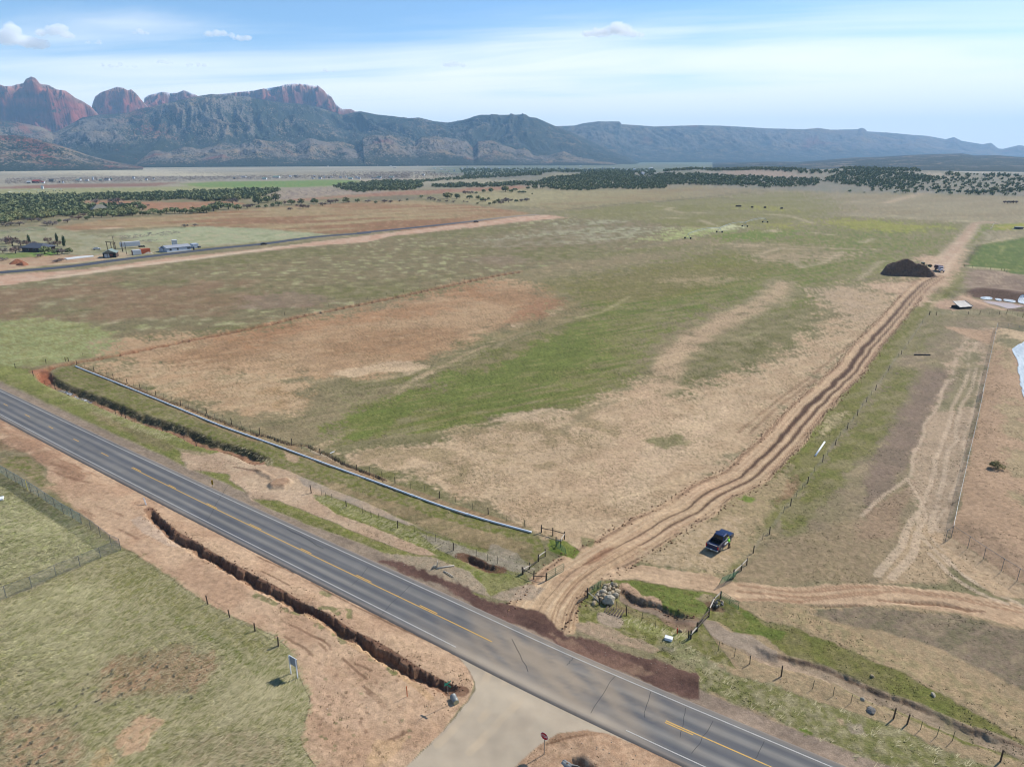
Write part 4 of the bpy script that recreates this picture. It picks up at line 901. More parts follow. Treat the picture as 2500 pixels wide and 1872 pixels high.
line(z8([(0, 330), (200, 470), (420, 610), (640, 740)]), 1.4, (96, 98, 60), .5, 2, .3, tall=.2)
line(z8([(-50, 1530), (325, 1390), (570, 1270), (810, 1175)]), .7, (140, 128, 98), .7, 1.2, .2, tall=0)

# bare ground by the pickup and the fence corner
area(zG([(1150, 500), (1500, 300), (1800, 180), (2050, 230), (2000, 480), (1900, 560), (1780, 640), (1400, 600)]), [(204, 174, 134), (178, 150, 110)], .85, 8, 1.0, turf=.2, mix='s')
area(zG([(1900, 250), (2060, 200), (2150, 330), (2000, 480), (1850, 540), (1800, 420)]), [(150, 134, 92), (172, 146, 104)], .7, 6, .8, turf=.4, mix='s')
area(zL([(1480, 1260), (1650, 1312), (2150, 1652), (2350, 1790), (2000, 1760), (1700, 1550)]), [(200, 168, 128), (184, 152, 114)], .95, 1.5, .4, turf=.1, mix='s')
k, n = streaks(ROAD, 34, 9, .8, 811); m = inside(PTS[k], LEFT) & (IDS[k] != 3); k = k[m]; n = n[m]
C[k] *= (1 + .15 * n)[:, None]; w = sstep(.25, .5, n)[:, None] * .28; C[k] = C[k] * (1 - w) + C[k] * np.array((.62, .56, .52)) * w
k, n = streaks(HAUL, 5.0, 11, .35, 821); m = IDS[k] == 2; k = k[m]; n = n[m]; C[k] *= (1 + .32 * n)[:, None]
TRC = smooth_line(np.vstack([zG([(900, 640), (1150, 620), (1400, 665), (1750, 730)]), zH([(100, 310), (500, 335), (900, 330), (1200, 325), (1700, 390), (2300, 520)])]), n=4)
k, n = streaks(TRC, 6.0, 10, .35, 831); m = IDS[k] == 2; k = k[m]; n = n[m]; C[k] *= (1 + .30 * n)[:, None]
k, n = streaks(ROAD, 10, 14, .5, 841); m = IDS[k] == 4; k = k[m]; n = n[m]; C[k] *= (1 + .25 * n)[:, None]
# small-scale mottling of everything near
near = np.clip(1.4 - R_ / 420, 0, 1)
hf = fbm(X / .42, Y / .42, 2, 311)
mot = 1 + near * (.20 * N_s + .10 * N_m + .16 * hf) + np.clip(R_ / 800, 0, 1) * .10 * N_x + .05 * N_l
infield = (IDS == 1)
mid_ = np.clip((R_ - 70) / 120, 0, 1) * np.clip(1.7 - R_ / 700, 0, 1)
f25 = fbm(X / 2.6, Y / 2.6, 3, 321)
mot += mid_ * (.14 * N_m + .16 * f25)
fl1 = fbm(U / 11, Vv / 2.4, 3, 331); fl2 = fbm(U / 24, Vv / 6, 4, 341)
fm = ((IDS == 1) | (IDS == 6) | (TURF > .45)) & (R_ > 60)
w = (sstep(.16, .34, fl1 + .4 * fl2) * .42 * fm * np.where(TURF > .75, .5, 1) * np.clip(R_ / 150, .3, 1) * np.clip(1.6 - R_ / 900, 0, 1))[:, None]; C = C * (1 - w) + (C * .45 + alb((206, 178, 132)) * .55) * w
w = (sstep(.14, .32, -fl1 + .5 * fl2) * .40 * fm * (TURF > .5) * np.clip(1.6 - R_ / 900, 0, 1))[:, None]; C = C * (1 - w) + (C * .4 + alb((98, 106, 54)) * .6) * w
mot += infield * .16 * N_r * np.clip(1.6 - R_ / 350, 0, 1)
bare_ = np.clip(1 - TURF * 3, 0, 1) * (IDS != 1); mot = 1 + (mot - 1) * (1 - .5 * bare_)
mot = np.where(IDS == 3, 1 + .05 * N_m, mot)
C *= mot[:, None]
# weeds and clods scattered over the open soil: darker specks whose size follows the ground
sp = fbm(X / .55, Y / .55, 2, 301); dens = fbm(X / 14, Y / 14, 3, 302)
open_ = (IDS == 0) | (IDS == 1) | (IDS == 6)
wk = sstep(.16, .34, sp + .4 * dens) * near * open_ * .55 * np.clip(1.1 - TALL * 2.2, 0, 1) * np.where(IDS == 1, 1, .55)
C = C * (1 - wk[:, None]) + (C * np.array((.50, .56, .44))) * wk[:, None]
Z += np.where(TURF > .3, .05 * N_s * near, .03 * N_s * near) * (IDS != 3)
lum = C @ np.array((.25, .6, .15))
soilm = (sstep(.02, .22, (C[:, 0] - C[:, 1]) / np.maximum(lum, .01)) * .20)[:, None]
C = (C * (1 - soilm) + lum[:, None] * soilm) * np.array((1.10, 1.07, 1.0))
gm = sstep(-.10, .10, (C[:, 1] - C[:, 0]) / np.maximum(lum, .01))[:, None]
C = C * (1 + gm * (np.array((.99, 1.03, .89)) - 1))
C = np.clip(C, .004, .8)

COLS4 = np.hstack([C, TURF[:, None]])
nr, na = len(rr), NA
i0 = (np.arange(nr - 1)[:, None] * na + np.arange(na - 1)[None, :]).ravel()
QUADS = np.stack([i0, i0 + 1, i0 + na + 1, i0 + na], 1)[:, ::-1]
fid = IDS[QUADS[:, 0]]
VXYZ = np.stack([X, Y, Z], 1)
for gid, nm in enumerate(ID_NAMES):
    F = QUADS[fid == gid]
    if not len(F): continue
    used = np.unique(F); remap = np.zeros(NV, np.int32); remap[used] = np.arange(len(used))
    o = np_mesh(nm, VXYZ[used], remap[F], M_GROUND if nm != 'side_road' else M_ASPH, smooth=True, cols=COLS4[used])
    set_props(o, kind='structure')
# ------------------------------------------------------------------ highway
def paint_mat(name, c):
    t = NT(name); P = t.pos()
    n = t.noise(9, 4, .7, P); w = t.maprange(n, .34, .46, 0, 1)
    t.link(t.mix(w, rgba(alb((128, 122, 112))), rgba(c)), t.bsdf.inputs['Base Color'])
    t.bsdf.inputs['Roughness'].default_value = .7
    return t.m
M_WHITE_LINE = paint_mat('white_road_paint', lin((216, 212, 202)) * .7)
M_YELLOW_LINE = paint_mat('yellow_road_paint', lin((226, 176, 70)) * .80)

def resample(pts, step):
    pts = np.asarray(pts); seg = np.linalg.norm(np.diff(pts, axis=0), axis=1); s = np.concatenate([[0], np.cumsum(seg)])
    q = np.arange(0, s[-1], step)
    return np.stack([np.interp(q, s, pts[:, i]) for i in range(pts.shape[1])], 1), q
def normals(pts):
    d = np.gradient(pts, axis=0); d /= np.linalg.norm(d, axis=1)[:, None]
    return np.stack([-d[:, 1], d[:, 0]], 1)
RC, RS = resample(ROAD, .6)
RN = normals(RC)
offs = np.array([-4.35, -4.1, -3.9, -3.55, -3.2, -2.7, -2.4, -2.1, -1.7, -1.3, -.95, -.6, -.25, .1, .4, .7, 1.1, 1.5, 1.9, 2.3, 2.7, 3.2, 3.55, 3.9, 4.1, 4.35])
zoff = np.where(np.abs(offs) > 4.2, -.22, .05 - .015 * np.abs(offs) / 4)
PXY = RC[:, None, :] + RN[:, None, :] * offs[None, :, None]
n0, n1 = PXY.shape[:2]
xx = PXY[..., 0].ravel(); yy = PXY[..., 1].ravel(); sx = np.repeat(RS, n1); ox = np.tile(offs, n0)
# worn asphalt: dark wheel lanes, pale streaks between, dust from the side road, dark sealed patches
ax = np.abs(np.abs(ox) - 1.75)
wheel = np.exp(-((ax - .85) / .42) ** 2)
st = fbm(sx / 38, ox / .55, 4, 401); st2 = fbm(sx / 3.2, ox / 1.2, 3, 402); st3 = fbm(sx / 55, ox / 1.6, 4, 403)
pale = np.clip(.44 + .62 * st + .14 * st2 - .45 * wheel + .3 * np.exp(-(ax / .35) ** 2), 0, 1)[:, None]
cA = alb((100, 100, 102)); cB = alb((152, 146, 136))
cr_ = cA * (1 - pale) + cB * pale
seal = sstep(.10, .45, st3 + .08 * st2)[:, None] * .4
cr_ = cr_ * (1 - seal) + alb((90, 92, 98)) * seal
_c0 = flat(1330, 1640); _ddm = np.hypot(xx - _c0[0], yy - _c0[1])
dustn = fbm((xx * .8 + yy * .5) / 1.6, (yy * .8 - xx * .5) / 9, 4, 404)
dust = (sstep(24, 3, _ddm) * sstep(-.40, .45, dustn + .35 * sstep(20, 2, _ddm) - .12) * .75)[:, None]
cr_ = cr_ * (1 - dust) + alb((180, 160, 134)) * dust
jn = (sstep(-2.2, -3.6, ox + .9 * dustn) * sstep(15, 9, _ddm) * .9)[:, None]
cr_ = cr_ * (1 - jn) + alb((186, 170, 148)) * jn
edge = (sstep(3.5, 4.0, np.abs(ox)) * .8)[:, None]
cr_ = cr_ * (1 - edge) + alb((142, 130, 118)) * edge
ii = (np.arange(n0 - 1)[:, None] * n1 + np.arange(n1 - 1)[None, :]).ravel()
hw = np_mesh('highway', np.stack([xx, yy, np.tile(zoff, n0)], 1), np.stack([ii, ii + n1, ii + n1 + 1, ii + 1], 1), M_ASPH, smooth=True, cols=np.clip(cr_, .01, .6))
set_props(hw, kind='structure')
def ribbon(name, s0, s1, off, w, mat, z=.062, parent=hw, wob=.0):
    k = (RS >= s0) & (RS <= s1)
    c = RC[k]; n = RN[k]
    if len(c) < 2: return None
    a = c + n * (off + w / 2); b = c + n * (off - w / 2)
    V = np.vstack([np.column_stack([a, np.full(len(a), z)]), np.column_stack([b, np.full(len(b), z)])]); m = len(c)
    i = np.arange(m - 1)
    return np_mesh(name, V, np.stack([i, i + m, i + m + 1, i + 1], 1), mat, parent)
def s_at(px, py):
    p = flat(px, py); return RS[np.argmin(np.hypot(*(RC - p).T))]
HWD = 3.28
# travel runs from upper left to lower right: +off is the far (field) side
ribbon('edge_line', 0, RS[-1], HWD, .10, M_WHITE_LINE)
ribbon('edge_line', 0, s_at(1124.7, 1570), -HWD, .10, M_WHITE_LINE)
ribbon('edge_line', s_at(1537, 1770), RS[-1], -HWD, .10, M_WHITE_LINE)
_sd = s_at(320.2, 1141.4); _s_end = s_at(1207, 1566)
ribbon('centre_line', _sd, _s_end, -.02, .12, M_YELLOW_LINE)
k0 = -9
while _sd + k0 * 12.19 > 5: k0 -= 1
for k in range(k0 + 1, 9):
    a = _sd + k * 12.19
    if k < 0: ribbon('centre_dash', a, a + 3.3, 0, .13, M_YELLOW_LINE)
    elif a < _s_end - 2: ribbon('centre_dash', a, min(a + 3.3, _s_end), .24, .12, M_YELLOW_LINE)
_s2 = s_at(1620.6, 1759.5)
ribbon('centre_line', _s2, RS[-1], .13, .12, M_YELLOW_LINE)
ribbon('centre_dash', _s2, _s2 + 3.4, -.13, .12, M_YELLOW_LINE)
# sealed cracks across the lanes
M_CRACK = simple_mat('crack_sealant', (52, 52, 56), .6)
for (a, b) in (((1590, 1690), (1572, 1752)), ((1674, 1728), (1660, 1800)), ((1868, 1810), (1845, 1852)), ((790, 1340), (700, 1290)), ((1385, 1625), (1400, 1605)), ((560, 1180), (505, 1270)), ((1740, 1760), (1690, 1840)), ((1010, 1420), (930, 1500)), ((240, 1060), (170, 1110)), ((1500, 1650), (1440, 1740)), ((900, 1385), (860, 1430)), ((1250, 1560), (1290, 1640))):
    p = flat(*a); q = flat(*b); m = 7
    t = np.linspace(0, 1, m)[:, None]; l = p * (1 - t) + q * t; d = (q - p) / np.linalg.norm(q - p); nn = np.array((-d[1], d[0]))
    l = l + nn * rng.uniform(-.12, .12, (m, 1)); w = .025
    V = np.vstack([np.column_stack([l + nn * w, np.full(m, .0615)]), np.column_stack([l - nn * w, np.full(m, .0615)])]); i = np.arange(m - 1)
    np_mesh('crack_seal', V, np.stack([i, i + m, i + m + 1, i + 1], 1), M_CRACK, hw)

# far road on the left
FR = np.vstack([zD([(-400, 822), (-100, 786), (0, 776), (400, 742), (700, 702), (1000, 667), (1300, 632), (1600, 602), (1900, 562), (2212, 538)]), zB([(200, 1029), (500, 1000), (800, 968), (1000, 944), (1150, 928), (1260, 920)])])
FR = smooth_line(FR, n=5)
fc, fs = resample(FR, 3.0); fn_ = normals(fc)
fo = np.array([-4.4, -3.6, -1.8, 0, 1.8, 3.6, 4.4]); zf_ = np.array([-.3, .25, .28, .3, .28, .25, -.3])
pz = height(fc[:, 0], fc[:, 1])
q = fc[:, None, :] + fn_[:, None, :] * fo[None, :, None]; m0, m1 = q.shape[:2]
ii = (np.arange(m0 - 1)[:, None] * m1 + np.arange(m1 - 1)[None, :]).ravel()
fade = sstep(0, 1, np.clip((fs[-1] - fs) / 160, 0, 1))[:, None, None]
ca = (alb((82, 84, 92)) * fade + alb((160, 142, 122)) * (1 - fade)) * np.ones((m0, m1, 1))
r2 = np_mesh('road', np.stack([q[..., 0].ravel(), q[..., 1].ravel(), (pz[:, None] + zf_).ravel()], 1), np.stack([ii, ii + m1, ii + m1 + 1, ii + 1], 1), M_ASPH, smooth=True, cols=ca.reshape(-1, 3))
set_props(r2, kind='structure')

# ------------------------------------------------------------------ mountains
def rock_material(name, veg_rgb, veg_scale, bump_d=6.0):
    t = NT(name)
    at = t.node('ShaderNodeAttribute', attribute_name='Col')
    P = t.pos()
    sp = t.noise(veg_scale, 3, .6, P); wide = t.noise(veg_scale * .12, 4, .55, P)
    v = t.math('ADD', t.math('MULTIPLY', sp, .62), t.math('MULTIPLY', wide, .38))
    # alpha = tree cover
    m = t.maprange(t.math('ADD', t.math('SUBTRACT', at.outputs['Alpha'], .5), t.math('SUBTRACT', .5, t.math('MULTIPLY', t.math('SUBTRACT', v, .5), 4.2))), .46, .54, 0, 1)
    strata = t.noise(veg_scale * .5, 3, .6, P)
    rock = t.scale_col(at.outputs['Color'], t.maprange(strata, .3, .7, .78, 1.2))
    veg = t.node('ShaderNodeRGB'); veg.outputs[0].default_value = rgba(veg_rgb)
    vv = t.scale_col(veg.outputs[0], t.maprange(t.noise(veg_scale * 1.7, 2, .5, P), .3, .7, .7, 1.3))
    t.link(t.mix(m, rock, vv), t.bsdf.inputs['Base Color'])
    t.bsdf.inputs['Roughness'].default_value = .95; t.bsdf.inputs['Specular IOR Level'].default_value = .1
    t.bump(t.math('ADD', strata, t.math('MULTIPLY', sp, .5)), .9, bump_d)
    return t.m
VEG = lin((58, 66, 50)) * .52
M_RANGE = rock_material('wooded_rock_slope', VEG, .075)
M_PEAK = rock_material('red_sandstone', VEG, .028, 10)

def mountain(name, sil, Rf, Ff, mat, colfn, ncol=500, nrow=70, gam=1.25, gully=.16, cliff=None, seed=0, back=.5, gl=500.0, rough=.05, warp=.10):
    """sil: silhouette (picture column,row); Rf, Ff: ridge and foot distance as (column, metres) lists"""
    sil = np.array(sil, float); pxs = np.linspace(sil[0, 0], sil[-1, 0], ncol); pys = np.interp(pxs, sil[:, 0], sil[:, 1])
    R = np.interp(pxs, *zip(*Rf)); Fd = np.interp(pxs, *zip(*Ff))
    az = np.array([az_of(p, 300) for p in pxs])
    zr = np.array([at_dist(px, py, r)[2] for px, py, r in zip(pxs, pys, R)])
    t = np.concatenate([np.linspace(0, 1, nrow), 1 + np.linspace(.06, 1, 8) ** 1.3])
    T, A = np.meshgrid(t, az, indexing='ij')
    ridge = zr[None, :] * np.ones_like(T)
    Rg = Fd[None, :] + (R - Fd)[None, :] * np.minimum(T, 1) + np.maximum(T - 1, 0) * (R * back)[None, :]
    Xm = Rg * np.sin(A); Ym = Rg * np.cos(A)
    L = gl
    # world-space ridges: spurs and hollows, a little stretched down the slope
    wx = fbm(Xm / (L * 2.2), Ym / (L * 2.2), 3, seed + 5) * L * .9; wy = fbm(Xm / (L * 2.2), Ym / (L * 2.2), 3, seed + 6) * L * .9
    al_ = A * np.mean(R); rl = Rg
    g = 0; am = 1.0; tot = 0
    for o in range(6):
        g = g + am * (1 - 2.0 * np.abs(perlin((al_ + wx) / L * 2 ** o, (rl + wy) / (L * 1.9) * 2 ** o, seed + 13 * o))); tot += am; am *= .60
    g = g / tot
    n2 = fbm(al_ / (L * .45), rl / (L * .45), 4, seed + 9)
    Tw = np.clip(T + warp * fbm(al_ / (L * 1.6), T * 1.5, 3, seed + 3) * np.sin(np.clip(T, 0, 1) * math.pi), 0, None)
    if cliff is None:
        prof = np.clip(Tw, 0, 1) ** gam
    else:
        prof = np.interp(np.clip(Tw, 0, 1), *zip(*cliff))
    body = np.sin(np.clip(T, 0, 1) * math.pi) ** .8
    z = ridge * prof
    z = z * (1 + gully * (g - .45) * body) + ridge * rough * n2 * body
    z = np.where(T <= 1, np.minimum(z, ridge * (.88 + .12 * np.clip(T, 0, 1))), z)
    bk = np.maximum(T - 1, 0)
    z = np.where(T > 1, ridge * (1 - .95 * sstep(0, 1, bk)), z)
    z = np.where(T <= 0, -8, np.maximum(z, -8))
    if True:                         # taper the two ends into the ground
        e = np.minimum(sstep(0, .03, np.linspace(0, 1, ncol)), sstep(1, .97, np.linspace(0, 1, ncol)))[None, :]
        z = z * e - 8 * (1 - e)
    cc, veg = colfn(T, A, z, ridge, g, n2, pxs)
    n0, n1 = T.shape
    i = (np.arange(n0 - 1)[:, None] * n1 + np.arange(n1 - 1)[None, :]).ravel()
    V = np.stack([Xm.ravel(), Ym.ravel(), z.ravel()], 1)
    o = np_mesh(name, V, np.stack([i, i + 1, i + n1 + 1, i + n1], 1)[:, ::-1], mat, smooth=True, cols=np.hstack([np.clip(cc.reshape(-1, 3), .01, .75), np.clip(veg.reshape(-1, 1), 0, 1)]))
    set_props(o, kind='structure')
    return o
def A_(pts): return [zA.px(*p) for p in pts]
def B_(pts): return [zB.px(*p) for p in pts]
def C_(pts): return [zC.px(*p) for p in pts]
def lerp3(a, b, t): return a + (b - a) * t[..., None]

RED, RED2, PALE = lin((204, 108, 78)) * .42, lin((140, 76, 62)) * .34, lin((200, 165, 140)) * .5
SNOW = np.array((.72, .74, .78))
def red_col(snow_amt, vegtop=.5):
    def f(T, A, z, ridge, g, n2, pxs):
        band = fbm(A * 9, z / 60, 4, 71)
        c = lerp3(np.broadcast_to(RED2, T.shape + (3,)), np.broadcast_to(RED, T.shape + (3,)), sstep(-.3, .4, band + .6 * (g - .5)))
        c = lerp3(c, np.broadcast_to(PALE, c.shape), sstep(.78, .98, z / np.maximum(ridge, 1)) * .35)
        s = sstep(.955, 1.0, z / np.maximum(ridge, 1) + .05 * n2) * snow_amt
        s = np.maximum(s, sstep(.22, .30, n2 * (1 - g)) * .25 * snow_amt)
        c = lerp3(c, np.broadcast_to(SNOW, c.shape), np.clip(s, 0, 1))
        veg = sstep(.42, .05, z / np.maximum(ridge, 1)) * .62 + .04 + .30 * vegtop * sstep(.86, .97, z / np.maximum(ridge, 1)) * (1 - s)
        return c, veg
    return f
CLF = [(0, 0), (.30, .14), (.46, .28), (.50, .40), (.56, .46), (.62, .74), (.70, .80), (.76, .95), (1, 1)]
mountain('mountain', A_([(-160, 700), (-120, 560), (-60, 515), (0, 513), (40, 510), (75, 525), (125, 520), (150, 512), (190, 505), (210, 480), (245, 467), (270, 480), (290, 508), (330, 512), (360, 530), (380, 545), (430, 550), (455, 570), (480, 592), (520, 612), (560, 640), (600, 690), (660, 760)]),
         [(-100, 8200), (400, 8400)], [(-100, 6900), (150, 6900), (400, 7200)], M_PEAK, red_col(.25), 260, 80, cliff=CLF, gully=.42, seed=11, gl=340.0, rough=.10, back=.12, warp=.22)
mountain('mountain', A_([(540, 740), (565, 650), (575, 625), (600, 580), (640, 555), (690, 540), (740, 523), (775, 530), (800, 545), (820, 537), (845, 562), (870, 600), (905, 645), (960, 720)]),
         [(0, 8700), (500, 8700)], [(0, 7700), (500, 7700)], M_PEAK, red_col(.35), 170, 70, cliff=CLF, gully=.30, seed=23, gl=300.0, rough=.08, back=.12, warp=.18)
mountain('mountain', A_([(850, 720), (880, 625), (890, 590), (920, 572), (1000, 553), (1050, 560), (1090, 558), (1130, 543), (1160, 553), (1205, 573), (1260, 640), (1300, 700)]),
         [(0, 9300), (700, 9300)], [(0, 8300), (700, 8300)], M_PEAK, red_col(.9), 170, 70, cliff=CLF, gully=.34, seed=37, gl=300.0, rough=.08, back=.15, warp=.18)
mountain('mountain', A_([(1180, 640), (1280, 572), (1350, 566), (1450, 555), (1550, 545), (1600, 534), (1700, 520), (1740, 507), (1800, 502), (1860, 508), (1900, 512), (1925, 514), (1960, 545), (2000, 580), (2020, 620), (2060, 655), (2110, 655), (2150, 668), (2260, 740)]),
         [(400, 8900), (950, 8800)], [(400, 7700), (800, 7700), (950, 8000)], M_PEAK, red_col(1.0), 330, 84, cliff=CLF, gully=.42, seed=41, gl=320.0, rough=.09, back=.15, warp=.2)

ROCKG, ROCKT, ROCKR = lin((164, 150, 134)) * .36, lin((186, 160, 126)) * .36, lin((172, 108, 84)) * .38
def range_col(vegbase, redness, rockband):
    def f(T, A, z, ridge, g, n2, pxs):
        rd = sstep(.0, .4, fbm(A * 14, T * 3, 3, 83) + redness(pxs)[None, :])
        c = lerp3(np.broadcast_to(ROCKG, T.shape + (3,)), np.broadcast_to(ROCKT, T.shape + (3,)), sstep(-.2, .4, fbm(A * 20, T * 5, 3, 85)))
        c = lerp3(c, np.broadcast_to(ROCKR, c.shape), rd)
        b = rockband(T, pxs)
        veg = vegbase - b * (.30 + .45 * sstep(.35, .8, g)) - .10 * n2 + .55 * sstep(.10, .02, T)
        return c, veg
    return f
# near foothill at the left
mountain('foothill', A_([(-300, 800), (-100, 800), (0, 815), (60, 812), (130, 820), (250, 850), (350, 880), (420, 905), (500, 935), (600, 962), (760, 995), (840, 1012)]), [(-200, 4600), (400, 4300)], [(-200, 3550), (400, 3750)],
         M_RANGE, range_col(.74, lambda p: .2 - 0 * p, lambda T, p: sstep(.1, .4, T) * .6), 330, 60, gully=.6, seed=53, gl=260.0, rough=.06, gam=1.0)
# rocky lower front of the range
mountain('foothill', A_([(640, 1010), (760, 980), (830, 925), (900, 900), (1000, 905), (1080, 880), (1180, 890), (1300, 850), (1420, 870), (1520, 832), (1620, 850), (1700, 838), (1760, 865), (1850, 828), (1950, 850), (2050, 850), (2130, 880), (2166, 860)]) + B_([(200, 455), (280, 440), (350, 436), (480, 455), (520, 480), (560, 452), (640, 448), (700, 455), (830, 470), (870, 520), (900, 480), (1000, 470), (1060, 500), (1130, 530), (1180, 520), (1240, 555), (1330, 560), (1420, 540), (1500, 570), (1620, 590), (1800, 612)]),
         [(200, 5300), (900, 5700), (1600, 6600)], [(200, 4500), (900, 4650), (1600, 5200)], M_RANGE, range_col(.80, lambda p: -.25 - 0 * p, lambda T, p: sstep(.12, .35, T) * sstep(1.02, .85, T)), 880, 60, gully=.42, seed=61, gl=300.0, rough=.06, gam=.82, warp=.16)
# main wooded range
mountain('mountain', A_([(-400, 700), (-200, 715), (0, 722), (100, 732), (250, 765), (300, 795), (330, 788), (430, 742), (500, 706), (600, 690), (700, 684), (780, 678), (860, 652), (930, 640), (1000, 624), (1100, 600), (1200, 580), (1290, 566), (1400, 575), (1500, 582), (1600, 600), (1700, 618), (1800, 622), (1900, 640), (1990, 668), (2060, 692), (2140, 672)]) + B_([(200, 300), (300, 320), (400, 330), (480, 342), (550, 338), (640, 360), (720, 368), (800, 355), (850, 342), (880, 330), (920, 321), (1050, 322), (1190, 319), (1210, 335), (1250, 339), (1300, 360), (1360, 388), (1450, 420), (1560, 470), (1700, 530), (1850, 590), (1950, 625)]),
         [(-200, 6900), (500, 6900), (900, 7600), (1400, 7900), (1600, 8000)], [(-200, 4700), (500, 4900), (900, 5300), (1400, 5600), (1600, 6000)],
         M_RANGE, range_col(.97, lambda p: np.where(p < 480, .05, -.4), lambda T, p: sstep(.25, .5, T) * np.where(p < 620, 1.0, .35)[None, :] * (T < 1.0)), 920, 84, gully=.48, seed=67, gl=560.0, rough=.07, gam=1.05, warp=.22)
# long blue escarpment running off to the right
mountain('mountain', B_([(1200, 470), (1300, 420), (1360, 390), (1480, 386), (1540, 371), (1620, 361), (1750, 361), (1765, 378), (1850, 383), (1966, 392)]) + C_([(0, 268), (250, 261), (400, 264), (550, 272), (680, 280), (900, 285), (980, 277), (1060, 288), (1220, 285), (1240, 276), (1262, 282), (1280, 298), (1400, 305), (1550, 318), (1650, 325), (1760, 345), (1810, 332), (1860, 355), (1990, 375), (2040, 366), (2090, 400), (2120, 403), (2212, 380), (2350, 400), (2600, 420), (2900, 450)]),
         [(1300, 9800), (1700, 11500), (2100, 14500), (2500, 18000), (2900, 20000)], [(1300, 7600), (1700, 8600), (2100, 10800), (2500, 14000), (2900, 17000)],
         M_RANGE, range_col(.72, lambda p: -.3 - 0 * p, lambda T, p: sstep(.3, .6, T) * np.interp(p, [1300, 1900, 2100, 2500], [.35, .5, 1, .9])[None, :] * (T < 1)), 760, 64, gully=.30, seed=71, gl=700.0, rough=.03, gam=1.0, cliff=[(0, 0), (.35, .22), (.7, .66), (.92, .92), (1, 1)], warp=.10, back=.06)
# grey-green middle hills at the right
mountain('foothill', C_([(-900, 565), (-500, 560), (-200, 548), (100, 522), (400, 492), (700, 480), (900, 482), (1050, 470), (1200, 456), (1400, 450), (1550, 440), (1700, 435), (1880, 430), (1950, 442), (2100, 441), (2212, 450), (2500, 460), (3000, 500)]), [(1000, 5600), (2000, 6200), (2900, 6600)], [(1000, 4300), (1700, 3900), (2900, 3200)],
         M_RANGE, range_col(.92, lambda p: -.4 - 0 * p, lambda T, p: sstep(.25, .0, np.abs(fbm(np.ones_like(T) * p[None, :] / 130, T * 6, 3, 99) - .22)) * .9), 520, 60, gully=.25, seed=79, gl=600.0, rough=.05, gam=.9, warp=.2)

# ------------------------------------------------------------------ air
HZ = bpy.data.materials.new('dry_air'); HZ.use_nodes = True
hn = HZ.node_tree.nodes; hl = HZ.node_tree.links
hn.remove(hn['Principled BSDF'])
pv = hn.new('ShaderNodeVolumePrincipled')
pv.inputs['Color'].default_value = (.38, .67, 1.0, 1)
pv.inputs['Density'].default_value = 5.6e-5
pv.inputs['Anisotropy'].default_value = 0.0
hl.new(pv.outputs[0], hn['Material Output'].inputs['Volume'])
def box_obj(name, lo, hi, mat):
    V = [(x, y, z) for x in (lo[0], hi[0]) for y in (lo[1], hi[1]) for z in (lo[2], hi[2])]
    F = [(0, 1, 3, 2), (4, 6, 7, 5), (0, 4, 5, 1), (2, 3, 7, 6), (0, 2, 6, 4), (1, 5, 7, 3)]
    return np_mesh(name, V, F, mat)
hz = box_obj('haze', (-17000, -2500, -60), (18500, 20600, 1090), HZ)
set_props(hz, kind='stuff', label='pale blue haze in the dry valley air')
